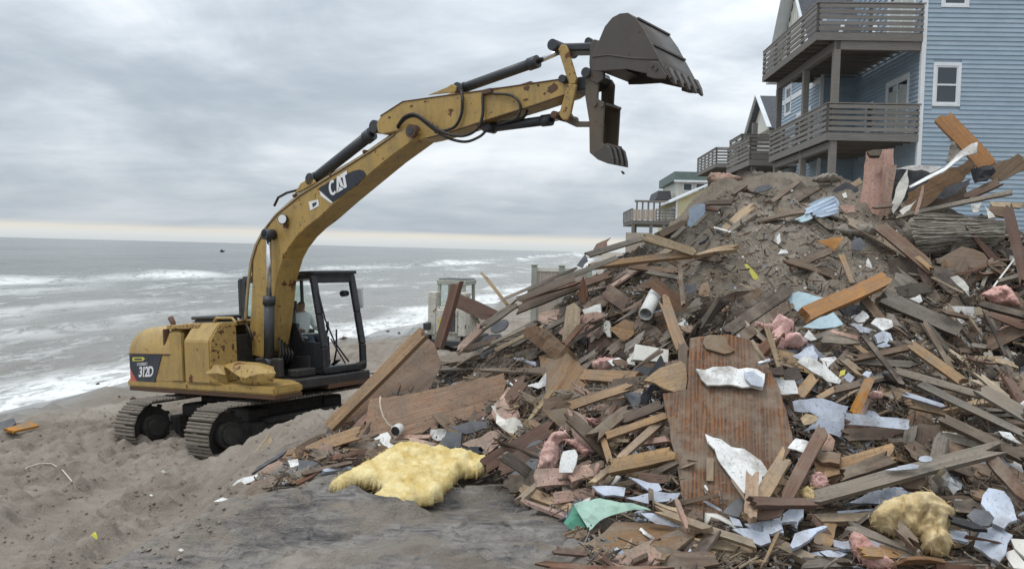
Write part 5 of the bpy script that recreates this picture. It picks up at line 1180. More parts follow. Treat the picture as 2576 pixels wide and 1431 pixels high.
# ---------------- second house: pale gable and a deck, tucked behind the first
D2 = 37.0; c2_ = at(1940, 400, D2)
H2 = house_root('pale_gabled_house', float(c2_[0]), float(c2_[1]), 'pale grey house with a small gable, half hidden behind the blue house')
def z2(py, px=1900): return float(at(px, py, D2)[2])
g0, g1 = float(at(1866, 350, 47.5)[2]), float(at(1890, 243, 45)[2])
slab(H2, 'wall', (1.9, 5.0, 2.0), (8, 12, g0 + .1), MAT['batten'])
q = MB(); q.add([(1.6, 5.6, g0), (1.6, 10.4, g0), (1.6, 8, g1 - .15), (2.4, 5.6, g0), (2.4, 10.4, g0), (2.4, 8, g1 - .15)], [(0, 2, 1), (3, 4, 5), (0, 1, 4, 3), (1, 2, 5, 4), (2, 0, 3, 5)]); q.build('gable', MAT['batten'], H2)
for va in (5.3, 10.7):
    q = MB(); a0 = Vector((1.3, va, g0 - .15)); a1 = Vector((1.3, 8, g1)); b0 = a0 + Vector((7, 0, 0)); b1 = a1 + Vector((7, 0, 0)); dn = Vector((0, 0, -.14))
    q.add([a0, a1, b1, b0, a0 + dn, a1 + dn, b1 + dn, b0 + dn], [(0, 1, 2, 3), (7, 6, 5, 4), (0, 4, 5, 1), (1, 5, 6, 2), (2, 6, 7, 3), (3, 7, 4, 0)]); q.build('roof', MAT['shingle'], H2)
    q = MB(); q.bar((1.28, va, g0 - .12), (1.28, 8, g1 + .03), .05, .24, up=(1, 0, 0)); q.build('rake_board', MAT['trim'], H2)
dz2 = z2(400)
deck(H2, (1887 - 1940) / FPX * D2, 1.4, 0.0, 4.6, dz2, 3, 3)
for (u_, v_) in ((-.75, .2), (-.75, 4.3), (1.0, .2)):
    slab(H2, 'deck_post', (u_ - .1, v_ - .1, 1.5), (u_ + .1, v_ + .1, dz2 - .30), MAT['deck'])
dz3 = z2(355)
deck(H2, -.25, 1.5, 4.7, 7.4, dz3 , 2, 3)
slab(H2, 'deck_post', (.3, 4.75, dz2), (.55, 5.0, dz3 + 1.6), MAT['deck'])
window(H2, 'v', .35, .8, dz2 - 2.1, dz2 - .8, 4.97, fw=.08)

# ---------------- third house: only its deck stands clear
D3 = 53.0; c3_ = at(1858, 400, D3)
H3 = house_root('grey_decked_house', float(c3_[0]), float(c3_[1]), 'grey house whose high square deck stands clear above the crest of rubble')
def z3(py, px=1830): return float(at(px, py, D3)[2])
dz4 = z3(410)
deck(H3, (1802 - 1858) / FPX * D3, 2.5, 0.0, 6.5, dz4, 4, 6)
slab(H3, 'wall', (2.0, 3.0, 1.0), (9, 12, dz4 + .2), MAT['batten'])
for (u_, v_) in ((-.6, .3), (-.6, 3.2), (-.6, 6.2), (1.6, .3)):
    slab(H3, 'deck_post', (u_ - .12, v_ - .12, 1.0), (u_ + .12, v_ + .12, dz4 - .3), MAT['deck'])
slab(H3, 'beam', (-.72, .1, dz4 - .62), (2.4, .36, dz4 - .32), MAT['deck'])

# ---------------- yellow house
D4 = 74.0; c4_ = at(1700, 560, D4)
H4 = house_root('yellow_house', float(c4_[0]), float(c4_[1]), 'small pale yellow house with a low gabled roof and raised beach deck')
def z4(py, px=1700): return float(at(px, py, D4)[2])
def u4(px): return (px - 1700) / FPX * D4
zt4, zp4 = z4(503), z4(465)
slab(H4, 'wall', (.05, .05, 1.0), (u4(1792), 12, zt4), MAT['yelclap'])
siding(H4, 'v', .1, u4(1792), 2.2, zt4, .03, MAT['yelclap'], [(u4(1752) - .1, u4(1772) + .1, z4(512) - .1, z4(494) + .1)], exp=.30)
q = MB(); rg = [(0, zt4), (u4(1785), zt4), (u4(1785), zp4 + .3)]
q.prism([(-.0, zt4 - .02), (u4(1792), zt4 - .02), (u4(1792), z4(462))], .06, .2); q.build('gable', MAT['yelclap'], H4)
q = MB(); q.bar((u4(1682), -.3, z4(511)), (u4(1795), -.3, z4(456)), .06, .30, up=(0, 1, 0)); q.build('rake_board', MAT['trim'], H4)
q = MB(); a0 = Vector((u4(1680), -.32, z4(510) + .12)); a1 = Vector((u4(1795), -.32, z4(456) + .12)); b0 = a0 + Vector((0, 13, 0)); b1 = a1 + Vector((0, 13, 0)); dn = Vector((0, 0, -.16))
q.add([a0, a1, b1, b0, a0 + dn, a1 + dn, b1 + dn, b0 + dn], [(0, 1, 2, 3), (7, 6, 5, 4), (0, 4, 5, 1), (1, 5, 6, 2), (2, 6, 7, 3), (3, 7, 4, 0)]); q.build('roof', MAT['trim'], H4)
window(H4, 'v', u4(1752), u4(1772), z4(512), z4(494), .03, fw=.1, curtain=True)
for k in range(4): window(H4, 'u', 1.2 + 2.2 * k, 2.2 + 2.2 * k, z4(545), z4(520), .04, fw=.08)
slab(H4, 'corner_board', (-.05, -.02, 1.0), (.12, .03, zt4), MAT['trim'])
# beach deck with a solid screen and rails
dz5 = z4(556)
slab(H4, 'deck_floor', (u4(1592), .3, dz5 - .35), (-.05, 9, dz5), MAT['deck'])
railing(H4, (u4(1700), .35), (u4(1652), .35), dz5, 1.05, 4, 3)
n = 9
for k in range(n):
    a_ = u4(1592) + (u4(1652) - u4(1592)) * k / n; b_ = u4(1592) + (u4(1652) - u4(1592)) * (k + 1) / n - .03
    slab(H4, 'screen_board', (a_, .30, dz5 + .05), (b_, .36, dz5 + 1.0), MAT['vinyl'])
railing(H4, (u4(1592), .4), (u4(1592), 8.8), dz5, 1.05, 4, 7)
for (u_, v_) in ((u4(1595), .5), (u4(1606), 2.5), (u4(1640), .5), (u4(1672), .5), (u4(1696), .5)):
    slab(H4, 'deck_post', (u_ - .14, v_ - .14, 0), (u_ + .14, v_ + .14, dz5 - .35), MAT['deck'])
slab(H4, 'lower_screen', (u4(1575), -.4, .2), (u4(1640), -.3, z4(588)), MAT['vinyl'])
for k in range(5): slab(H4, 'pergola_post', (u4(1612) + .55 * k, 4.0, dz5), (u4(1612) + .55 * k + .15, 4.15, dz5 + 1.9), MAT['deck'])
slab(H4, 'pergola_beam', (u4(1608), 3.95, dz5 + 1.9), (-.1, 4.2, dz5 + 2.1), MAT['deck'])

# ---------------- grey-green roofed house behind it
D5 = 96.0; c5_ = at(1700, 470, D5)
H5 = house_root('green_roofed_house', float(c5_[0]), float(c5_[1]), 'distant pale house with a flat grey-green roof rising behind the yellow house')
def z5(py, px=1740): return float(at(px, py, D5)[2])
def u5(px): return (px - 1700) / FPX * D5
slab(H5, 'wall', (.2, 0, 1), (u5(1800), 12, z5(456)), MAT['batten'])
q = MB(); q.prism([(u5(1694), z5(456)), (u5(1694), z5(434)), (u5(1786), z5(434)), (u5(1812), z5(424)), (u5(1812), z5(456))], -.6, 12.5); q.build('roof', MAT['roofgreen'], H5)
slab(H5, 'eave_board', (u5(1693), -.7, z5(460)), (u5(1800), -.6, z5(455)), MAT['trim'])
for k in range(3): window(H5, 'v', .9 + 1.5 * k, 1.9 + 1.5 * k, z5(480), z5(462), -.01, fw=.12)
q = MB(); q.prism([(u5(1654), z5(502)), (u5(1660), z5(480)), (u5(1690), z5(480)), (u5(1694), z5(502))], 1, 8); q.build('side_roof', MAT['shingle'], H5)

# ================================================================ vinyl fence and white loader beyond the rubble
D6 = 19.0; c6 = at(1338, 760, D6)
FN = empty('vinyl_fence', Matrix.Translation((float(c6[0]), float(c6[1]), 0)), 'tan vinyl fence panel with grey-green posts standing by the sea behind the rubble', 'fence')
def z6(py): return float(at(1380, py, D6)[2])
zf0, zf1 = -.3, z6(672)
for px in (1342, 1411, 1480):
    u_ = (px - 1338) / FPX * D6; slab(FN, 'post', (u_ - .065, -.065, zf0), (u_ + .065, .065, zf1 + .02), MAT['vinylpost'], .008); slab(FN, 'post_cap', (u_ - .08, -.08, zf1 + .022), (u_ + .08, .08, zf1 + .06), MAT['vinylpost'], .01)
for s0, s1 in ((1349, 1404), (1418, 1473)):
    a_, b_ = (s0 - 1338) / FPX * D6, (s1 - 1338) / FPX * D6
    slab(FN, 'top_rail', (a_, -.03, zf1 - .10), (b_, .03, zf1 - .01), MAT['batten']); slab(FN, 'bottom_rail', (a_, -.03, .1), (b_, .03, .2), MAT['batten'])
    n = 6
    for k in range(n): slab(FN, 'picket', (a_ + (b_ - a_) * k / n, -.012, .2), (a_ + (b_ - a_) * (k + 1) / n - .003, .012, zf1 - .10), MAT['vinyl'])

D7 = 25.0; c7 = at(1122, 860, D7)
LD = empty('compact_loader', Matrix.Translation((float(c7[0]), float(c7[1]), 0)) @ Matrix.Rotation(-.25, 4, 'Z'), 'dirty white compact loader seen from behind at the waterline', 'loader')
def z7(py): return float(at(1122, py, D7)[2])
def u7(px): return (px - 1122) / FPX * D7
gl0 = float(surf_h(c7[0], c7[1]))
LW = MAT['loader']; zc = z7(705); zm = z7(772)
def lp(nm, lo, hi, mat=LW, bevel=.02, parent=LD): return slab(parent, nm, lo, hi, mat, bevel)
lp('body', (-.5, .05, gl0 + .35), (.45, 1.8, zm))
lp('fender', (-.62, .0, gl0 + .55), (-.36, .5, z7(735))); lp('fender', (.36, .0, gl0 + .55), (.62, .5, z7(735)))
gr = lp('engine_door', (-.34, -.05, gl0 + .62), (.36, .05, zm - .08))
lp('grille_frame', (-.05, -.075, gl0 + .7), (.30, -.05, zm - .14), MAT['cylblack'], .005, gr)
for k in range(9): lp('grille_slat', (-.04, -.095, gl0 + .73 + k * .062), (.29, -.075, gl0 + .755 + k * .062), MAT['slatedark'], 0, gr)
q = MB(); q.prism([(-.26, z7(835)), (-.20, z7(800)), (-.16, z7(800)), (-.16, z7(835))], -.06, -.05); q.build('yellow_sticker', MAT['labely'], LD)
# cab frame
for (x_, y_) in ((-.44, .5), (.40, .5), (-.44, 1.5), (.40, 1.5)):
    q = MB(); q.bar((x_, y_, zm - .05), (x_ * .96, y_, zc - .06), .10, .10); q.build('cab_post', MAT['vinylpost'], LD, .015)
lp('cab_roof', (-.5, .42, zc - .16), (.46, 1.6, zc), MAT['vinylpost']); lp('roof_plate', (-.46, .46, zc + .002), (.42, 1.56, zc + .035), MAT['cylblack'])
q = MB(); q.b2((-.40, .49, zm), (.36, .50, zc - .14)); q.build('rear_window', MAT['glass'], LD)
lp('lower_deck', (-.75, -.1, gl0 + .25), (.75, .3, gl0 + .42), MAT['cylblack'])
for s_ in (-1, 1):
    q = MB(); q.prism([(-.1, gl0), (1.7, gl0), (1.9, gl0 + .25), (1.7, gl0 + .52), (0, gl0 + .55), (-.25, gl0 + .28)], s_ * .72 - .17, s_ * .72 + .17, axes=lambda a, b_, c: (b_, a, c)); q.build('rubber_track', MAT['hose'], LD, .03)
    q = MB(); q.bar((s_ * .56, .1, z7(745)), (s_ * .56, 1.9, gl0 + .8), .12, .16); q.build('lift_arm', LW, LD, .01)
lp('counterweight', (-.66, -.3, gl0 + .72), (-.5, .0, gl0 + .95), MAT['cylblack'])
Mx = LD.matrix_world @ Matrix.Translation((.03, .78, z7(772) - .05)) @ Matrix.Rotation(math.pi / 2, 4, 'Z') @ Matrix.Scale(.92, 4)
skin_person('person', J, E_, RD, [MAT['skin'], MAT['hivis'], MAT['hair'], MAT['jeans']], 0, 'person in green shirt seated inside the white loader cab', Mx, cloth)
q = MB(); q.b2((-.25, .62, zm), (.3, 1.1, zm + .12)); q.build('operator_seat', MAT['seat'], LD, .03)

# ================================================================ rubble
ZM = {'V': (0, 0, 1.0), '1': (1304.9, 460.5, .3487), '2': (1918.9, 307.0, .3486), '3': (767.6, 767.6, .3756), '4': (1304.9, 882.7, .3829), '5': (1880.6, 729.2, .2951),
      '6': (1918.9, 1036.2, .2757), '7': (537.3, 1036.2, .1877), '8': (1059.3, 667.8, .155), '9': (1842.2, 1189.7, .1684), 'A': (1565.9, 337.7, .1931), 'B': (2187.6, 652.4, .1877)}
def zv(z, x, y): o = ZM[z]; return o[0] + o[2] * x, o[1] + o[2] * y
PIECES = []          # (object, picture x, y, span, adjective, noun, landmark or None)
MASK = np.zeros((200, 340), bool)     # 8 px cells already taken by the large pieces
def mask_poly(pts):
    xs = [p[0] for p in pts]; ys = [p[1] for p in pts]
    for cy in range(max(0, int(min(ys) // 8)), min(199, int(max(ys) // 8) + 1)):
        for cx in range(max(0, int(min(xs) // 8)), min(339, int(max(xs) // 8) + 1)):
            if in_poly(cx * 8 + 4, cy * 8 + 4, pts): MASK[cy, cx] = True
def in_poly(x, y, P):
    c = False; j = len(P) - 1
    for i in range(len(P)):
        if (P[i][1] > y) != (P[j][1] > y) and x < (P[j][0] - P[i][0]) * (y - P[i][1]) / (P[j][1] - P[i][1] + 1e-9) + P[i][0]: c = not c
        j = i
    return c
ADJ = {'pine': 'honey-brown', 'pale': 'pale raw', 'orange': 'bright orange', 'red': 'red-brown', 'brown': 'dull brown', 'grey': 'weathered grey', 'dark': 'dark brown', 'ply': 'tan plywood', 'plydirty': 'sand-caked plywood', 'plybig': 'stained plywood',
       'pinkwood': 'pinkish', 'slate': 'blue-grey', 'slatedark': 'charcoal grey', 'white': 'white', 'cream': 'cream', 'ltblue': 'pale blue', 'blueside': 'blue painted', 'green': 'green', 'greendark': 'dark green', 'tar': 'black', 'greycloth': 'grey',
       'pinkfluff': 'pink', 'pinkboard': 'pale pink', 'yellowfluff': 'yellow', 'tanfluff': 'tan', 'plastic': 'off-white', 'metal': 'shiny', 'blackbox': 'black', 'labely': 'yellow', 'wire': 'pale'}
def register(o, cx, cy, span, mat, noun, cat, label=None, lm=None, size=''):
    PIECES.append([o, cx, cy, span, (size + ' ' if size else '') + ADJ.get(mat, 'dirty'), noun, lm, label]); o['category'] = cat
    if label: o['label'] = label
    return o
def depth_at(x, y, fallback=None):
    h = cast(x, y, 14.5)
    return h[1] if h else fallback
def plank_mesh(L, w, th, j0, j1, seed, warp=0.012, k=4, n=5):
    r = random.Random(seed); nx, ny = n + 1, k + 1; top = []; e0 = [r.uniform(-1, 1) * j0 * (2.2 if r.random() < .3 else 1) for _ in range(ny)]; e1 = [r.uniform(-1, 1) * j1 * (2.2 if r.random() < .3 else 1) for _ in range(ny)]
    ph = r.uniform(0, 6); b1 = r.uniform(-1, 1) * warp; b2 = r.uniform(-1, 1) * warp
    tp0 = r.uniform(.25, .9) if r.random() < .3 and j1 > .04 else 1.0; sd_ = r.choice((-1, 1)); bow = r.uniform(-1, 1) * .03
    for i in range(nx):
        for j in range(ny):
            s = i / n; q = j / k; x = -L / 2 + L * s
            if i == 0: x += e0[j]
            if i == n: x += e1[j]
            ed = r.uniform(-1, 1) * w * .03 if j in (0, k) else 0
            wl_ = 1 - (1 - tp0) * max(0, s - .35) / .65; top.append((x, ((q - .5) * wl_ + sd_ * (1 - wl_) * .5) * w + ed + bow * w * math.sin(3.1 * s + ph), b1 * math.sin(math.pi * s) * L + b2 * (q - .5) * (s - .5) * 3))
    V = [(x, y, z + th / 2) for x, y, z in top] + [(x, y, z - th / 2) for x, y, z in top]; o = nx * ny; Fs = []
    for i in range(n):
        for j in range(k):
            a = i * ny + j; Fs += [(a, a + ny, a + ny + 1, a + 1), (o + a, o + a + 1, o + a + ny + 1, o + a + ny)]
    for i in range(n): a = i * ny; b = a + ny; Fs += [(a, o + a, o + b, b), (a + k, b + k, o + b + k, o + a + k)]
    for j in range(k): Fs += [(j, j + 1, o + j + 1, o + j), (n * ny + j, o + n * ny + j, o + n * ny + j + 1, n * ny + j + 1)]
    me = bpy.data.meshes.new('plank'); me.from_pydata(V, [], Fs); me.update(); return me
def frame(P, X, nrm):
    X = Vector(X).normalized(); Z = Vector(nrm); Z = (Z - X * Z.dot(X)).normalized(); Yv = Z.cross(X)
    M = Matrix((X, Yv, Z)).transposed().to_4x4(); M.translation = Vector(P); return M
_seed = [100]
def facing(P, nm):
    tc_ = CAM - np.asarray(P); tc_ = tc_ / np.linalg.norm(tc_); n = nm * tc_ + (1 - nm) * surf_n(P[0], P[1])
    n = n + np.array([random.uniform(-1, 1), random.uniform(-1, 1), random.uniform(-1, 1)]) * .10
    return n / np.linalg.norm(n)
def PL(z, p1, p2, w, mat, label=None, name='plank', th=.04, lift=.24, lift2=None, jag=(.03, .03), nm=.6, D=None, lm=None, cat='board', noun=None):
    """board or timber between two points"""
    _seed[0] += 1
    a = zv(z, *p1); b = zv(z, *p2); w *= ZM[z][2]
    d1 = depth_at(*a) if D is None else D[0]; d2 = depth_at(*b) if D is None else D[1]
    d1 = d1 if d1 else (d2 or 9.0); d2 = d2 if d2 else d1
    if D is None:
        d1 -= lift; d2 -= (lift if lift2 is None else lift2)
        m_ = (d1 + d2) / 2; lim = .55
        pxl = math.hypot(a[0] - b[0], a[1] - b[1]) * m_ / FPX       # keep the board from turning end-on
        sp_ = min(abs(d1 - d2) / 2, .55 * pxl) * (1 if d1 > d2 else -1); d1, d2 = m_ + sp_, m_ - sp_
    P1 = at(*a, d1); P2 = at(*b, d2); P = (P1 + P2) / 2; L = float(np.linalg.norm(P2 - P1)); W = w * (d1 + d2) / 2 / FPX
    me = plank_mesh(L, W, min(th, W * 1.1), jag[0], jag[1], _seed[0], k=4 if W > .06 else 2); me.materials.append(MAT[mat])
    o = new_obj(name, me); o.matrix_world = frame(P, P2 - P1, facing(P, nm))
    dx, dy = b[0] - a[0], b[1] - a[1]; ln = math.hypot(dx, dy) + 1e-6; nx_, ny_ = -dy / ln * w / 2, dx / ln * w / 2
    mask_poly([(a[0] + nx_, a[1] + ny_), (b[0] + nx_, b[1] + ny_), (b[0] - nx_, b[1] - ny_), (a[0] - nx_, a[1] - ny_)])
    return register(o, (a[0] + b[0]) / 2, (a[1] + b[1]) / 2, ln, mat, noun or name.replace('_', ' '), cat, label, lm)
def panel_mesh(poly, th, rag, warp, seed):
    r = random.Random(seed); pts = []
    n = len(poly)
    for i in range(n):
        a, b = poly[i], poly[(i + 1) % n]; L = math.hypot(b[0] - a[0], b[1] - a[1]); pts.append(a)
        k = min(4, int(L / .10)) if rag > 0 else 0
        for j in range(1, k + 1):
            t_ = j / (k + 1); e = r.uniform(-1, 1) * rag; pts.append((a[0] + (b[0] - a[0]) * t_ - (b[1] - a[1]) / L * e, a[1] + (b[1] - a[1]) * t_ + (b[0] - a[0]) / L * e))
    bm = bmesh.new(); vs = [bm.verts.new((x, y, 0)) for x, y in pts]; f = bm.faces.new(vs); bm.normal_update()
    if f.normal.z < 0: f.normal_flip()
    if warp > 0:
        bmesh.ops.triangulate(bm, faces=bm.faces[:]); bmesh.ops.subdivide_edges(bm, edges=bm.edges[:], cuts=1)
        o1, o2 = r.uniform(0, 50), r.uniform(0, 50); S = max(.2, max(abs(p[0]) for p in pts))
        for v in bm.verts: v.co.z += warp * S * (1.6 * mnoise.noise((v.co.x / S * 1.3 + o1, v.co.y / S * 1.3 + o2, 0)) + .5 * mnoise.noise((v.co.x / S * 4 + o1, v.co.y / S * 4, 3)))
    g = bmesh.ops.extrude_face_region(bm, geom=bm.faces[:])
    for v in [e for e in g['geom'] if isinstance(e, bmesh.types.BMVert)]: v.co.z -= th
    bmesh.ops.recalc_face_normals(bm, faces=bm.faces)
    me = bpy.data.meshes.new('panel'); bm.to_mesh(me); bm.free(); return me
PLN = {}
def plane_pts(z, poly, lift, nm, D, grain, on=None):
    px = [zv(z, *p) for p in poly]; cx = sum(p[0] for p in px) / len(px); cy = sum(p[1] for p in px) / len(px)
    if D is None:
        ds = [depth_at(*p) for p in px + [(cx, cy)]]; ds = sorted(d for d in ds if d); d0 = (ds[len(ds) // 2] if ds else 9.5) - lift
    else: d0 = D
    P0 = at(cx, cy, d0); n = facing(P0, nm)
    if on:      # lies flat on another sheet
        q0, n = PLN[on[0]]; r_ = ray(cx, cy); P0 = CAM + r_ * (((q0 + n * on[1] - CAM) @ n) / (r_ @ n))
    Q = []
    for p in px:
        r_ = ray(*p); t_ = ((P0 - CAM) @ n) / (r_ @ n); Q.append(CAM + r_ * t_)
    Z = Vector(n)
    if grain is None:
        best = max(((Q[i] - Q[j]) for i in range(len(Q)) for j in range(i)), key=lambda v: float(v @ v)); X = Vector(best)
    else:
        ca_, sa_ = math.cos(math.radians(grain)), math.sin(math.radians(grain)); X = Vector(RT * ca_ + UP * sa_)
    M = frame(P0, X, Z) if abs(Vector(X).normalized().dot(Z)) < .98 else frame(P0, Z.orthogonal(), Z)
    M2 = frame(P0, (Vector(X) - Z * Vector(X).dot(Z)), Z); inv = M2.inverted()
    return px, cx, cy, M2, [tuple((inv @ Vector(q))[:2]) for q in Q]
def PN(z, poly, mat, label=None, name='board', th=.02, lift=.2, rag=.012, warp=.03, nm=.6, D=None, grain=None, lm=None, cat='board', noun=None, on=None):
    """broken sheet with a traced outline"""
    _seed[0] += 1
    px, cx, cy, M, loc = plane_pts(z, poly, lift, nm, D, grain, on)
    PLN[label] = (np.array(M.translation), np.array(M.to_3x3().col[2]))
    me = panel_mesh(loc, th, rag, warp, _seed[0]); me.materials.append(MAT[mat]); o = new_obj(name, me); o.matrix_world = M
    mask_poly(px); return register(o, cx, cy, max(math.hypot(a[0] - b[0], a[1] - b[1]) for a in px for b in px), mat, noun or name.replace('_', ' '), cat, label, lm)
def PUFF(z, poly, mat, label=None, thick=.16, lift=.08, nm=.55, D=None, lm=None, name='insulation_batt', noun='insulation wad', res=34, rough=1.0, fibres=240, cat='insulation', ridge=None):
    _seed[0] += 1; r = random.Random(_seed[0])
    px, cx, cy, M, loc = plane_pts(z, poly, lift, nm, D, None)
    A = np.array(loc); mn, mx = A.min(0), A.max(0); S = max(mx - mn); h = S / res
    xs = np.arange(mn[0] - h, mx[0] + 2 * h, h); ys = np.arange(mn[1] - h, mx[1] + 2 * h, h)
    GXp, GYp = np.meshgrid(xs, ys, indexing='ij')
    dist = np.full(GXp.shape, 1e9)
    for i in range(len(A)):
        a, b = A[i], A[(i + 1) % len(A)]; ab = b - a; t_ = np.clip(((GXp - a[0]) * ab[0] + (GYp - a[1]) * ab[1]) / (ab @ ab + 1e-12), 0, 1)
        dist = np.minimum(dist, np.hypot(GXp - a[0] - t_ * ab[0], GYp - a[1] - t_ * ab[1]))
    ins = np.zeros(GXp.shape, bool); P = [tuple(p) for p in loc]
    for i in range(GXp.shape[0]):
        for j in range(GXp.shape[1]): ins[i, j] = in_poly(GXp[i, j], GYp[i, j], P)
    sgn = np.where(ins, dist, -dist) + h * .55 * vnoise(GXp / h * .45 + _seed[0], GYp / h * .45)
    keep = sgn > -h * .35
    e = max(.35 * thick, 1.6 * h); dm = np.sqrt(np.clip(1 - (1 - np.clip(sgn / (2.6 * e), 0, 1)) ** 2, 0, 1))
    k1 = (.9 if mat == 'yellowfluff' else 1.7) / max(thick, .08); fa = .10 if mat == 'yellowfluff' else .17
    nz = fbm(GXp * k1 * .6 + _seed[0], GYp * k1 * .6, 3); fold = np.abs(fbm(GXp * k1 * .9 + 9, GYp * k1 * .9 + _seed[0], 3)); fine = fbm(GXp / h * .6, GYp / h * .35, 3) + fbm(GXp / .045, GYp / .045, 3)
    zt_ = thick * dm * (1 + .9 * rough * nz) - rough * .55 * thick * np.clip(.22 - fold, 0, 1) * dm * 2.2 + fa * min(thick, .12) * fine * np.clip(dm * 2, 0, 1)
    idx = -np.ones(GXp.shape, int); V = []; 
    jx = h * .25
    for i, j in zip(*np.nonzero(keep)):
        idx[i, j] = len(V); V.append((GXp[i, j] + r.uniform(-jx, jx), GYp[i, j] + r.uniform(-jx, jx), zt_[i, j]))
    nb = len(V); Fs = []; V += [(v[0], v[1], min(-.02, v[2] - .03)) for v in V]
    for i in range(GXp.shape[0] - 1):
        for j in range(GXp.shape[1] - 1):
            q = (idx[i, j], idx[i + 1, j], idx[i + 1, j + 1], idx[i, j + 1])
            if min(q) >= 0: Fs += [q, tuple(k + nb for k in q[::-1])]
    bm = bmesh.new(); bv = [bm.verts.new(v) for v in V]
    for f_ in Fs: bm.faces.new([bv[k] for k in f_])
    bd = [ed for ed in bm.edges if len(ed.link_faces) == 1]; bm.verts.index_update()
    for ed in bd:
        a, b = ed.verts
        if a.index < nb and b.index < nb:
            try: bm.faces.new((a, b, bv[b.index + nb], bv[a.index + nb]))
            except ValueError: pass
    for v in [v for v in bm.verts if not v.link_faces]: bm.verts.remove(v)
    bmesh.ops.recalc_face_normals(bm, faces=bm.faces)
    for f_ in bm.faces: f_.smooth = True
    me = bpy.data.meshes.new(name); bm.to_mesh(me); bm.free(); me.materials.append(MAT[mat]); o = new_obj(name, me); o.matrix_world = M
    if fibres:
        FV, FF = [], []
        edge_ = [int(idx[i, j]) for i, j in zip(*np.nonzero(keep & (sgn < 2.5 * h)))]; cand = edge_ + [k for k in range(nb) if r.random() < .25]
        for _ in range(int(fibres * .22)):
            v = V[r.choice(cand)]; L = r.uniform(.025, .085); a = r.uniform(0, 6.28); up_ = r.uniform(.0, .45); d = Vector((math.cos(a), math.sin(a), up_)) * L; wv_ = .0007 + .0007 * r.random(); sd_ = Vector((-math.sin(a), math.cos(a), 0)) * wv_
            b0 = len(FV); p = Vector(v); c1_ = p + d * .55; c2_ = p + d + Vector((r.uniform(-1, 1), r.uniform(-1, 1), r.uniform(-1.2, .3))) * L * .4
            FV += [p - sd_, p + sd_, c1_ + sd_, c1_ - sd_, c2_]; FF += [(b0, b0 + 1, b0 + 2, b0 + 3), (b0 + 3, b0 + 2, b0 + 4)]
        mf = bpy.data.meshes.new('fibre'); mf.from_pydata([tuple(v) for v in FV], [], FF); mf.materials.append(MAT[mat]); fo = new_obj('loose_fibre', mf, o); fo['kind'] = 'stuff'
    mask_poly(px); return register(o, cx, cy, max(math.hypot(a[0] - b[0], a[1] - b[1]) for a in px for b in px), mat, noun, cat, label, lm)
def LOFT(z, rows, lifts, mat, label, name, cat, th=.012, D=None, lm=None, noun=None, wav=0.0):
    """bent sheet through rows of points"""
    q = MB(); R_ = []
    allp = [zv(z, *p) for r_ in rows for p in r_]; cx = sum(p[0] for p in allp) / len(allp); cy = sum(p[1] for p in allp) / len(allp)
    d0 = D or depth_at(cx, cy, 9.5)
    for r_, lf in zip(rows, lifts):
        R_.append([at(*zv(z, *p), d0 - (lf[i] if isinstance(lf, (list, tuple)) else lf) + wav * math.sin(i * 2.3)) for i, p in enumerate(r_)])
    c0 = sum(np.array(r_).sum(0) for r_ in R_) / sum(len(r_) for r_ in R_)
    q.loft([[tuple(p - c0) for p in r_] for r_ in R_], smooth=True); o = q.build(name, MAT[mat]); o.location = c0
    s = o.modifiers.new('smooth', 'SUBSURF'); s.subdivision_type = 'SIMPLE'; s.levels = 1; s.render_levels = 1; s = o.modifiers.new('thickness', 'SOLIDIFY'); s.thickness = th
    mask_poly([zv(z, *p) for p in rows[0]] + [zv(z, *p) for p in rows[-1][::-1]])
    return register(o, cx, cy, 100, mat, noun or name.replace('_', ' '), cat, label, lm)

# ---------------------------------------------------------------- the pieces one can tell apart
# -- low end of the heap beside the excavator
PL('3', (165, 815), (805, 170), 78, 'pine', 'long honey-brown timber leaning at the end of the heap beside the excavator', 'timber', .09, .75, jag=(.01, .04), lm='leaning timber', cat='timber')
PN('3', [(790, 190), (860, 250), (912, 385), (840, 555), (560, 650), (300, 780), (190, 800), (420, 560)], 'ply', 'triangular tan plywood sheet under the long leaning timber', 'plywood_sheet', .018, .2, nm=.6, D=9.35, grain=40, lm='triangular plywood', cat='plywood')
PN('3', [(430, 625), (640, 600), (840, 560), (1100, 505), (1330, 455), (1345, 520), (1300, 640), (1250, 740), (900, 792), (870, 845), (580, 885), (385, 902)], 'ply', 'broad tan plywood board with a broken lower edge, behind the yellow insulation', 'plywood_sheet', .03, .38, grain=12, lm='broad plywood board', cat='plywood')
PL('3', (250, 725), (425, 700), 18, 'pale', 'short pale lath nailed across the long leaning timber', 'lath', .012, .9)
PL('3', (590, 885), (850, 880), 26, 'pinkwood', th=.03); PL('3', (310, 890), (480, 810), 48, 'ply', th=.03)
PL('3', (700, 900), (870, 940), 40, 'pinkwood', th=.02); PL('3', (500, 905), (740, 925), 34, 'brown', th=.03)
PN('3', [(905, 950), (945, 848), (1048, 852), (1042, 944)], 'slatedark', 'black flat battery-like box with a grey top beside the yellow insulation', 'battery_box', .11, .40, rag=0, warp=0, nm=.75, cat='box', lm='black box')
PL('3', (850, 975), (1168, 985), 55, 'tar', 'black crumpled pipe end lying behind the yellow insulation', 'pipe_scrap', .06, .3, cat='pipe')
PN('3', [(1050, 930), (1290, 830), (1350, 880), (1240, 980), (1190, 1010)], 'pinkwood', th=.02)
PL('3', (1205, 1078), (1645, 825), 108, 'red', 'red-stained board sloping up beside the yellow insulation', 'plank', .05, .34, lm='red sloping board')
PN('3', [(950, 810), (1270, 760), (1285, 800), (1080, 862)], 'slatedark', th=.02)
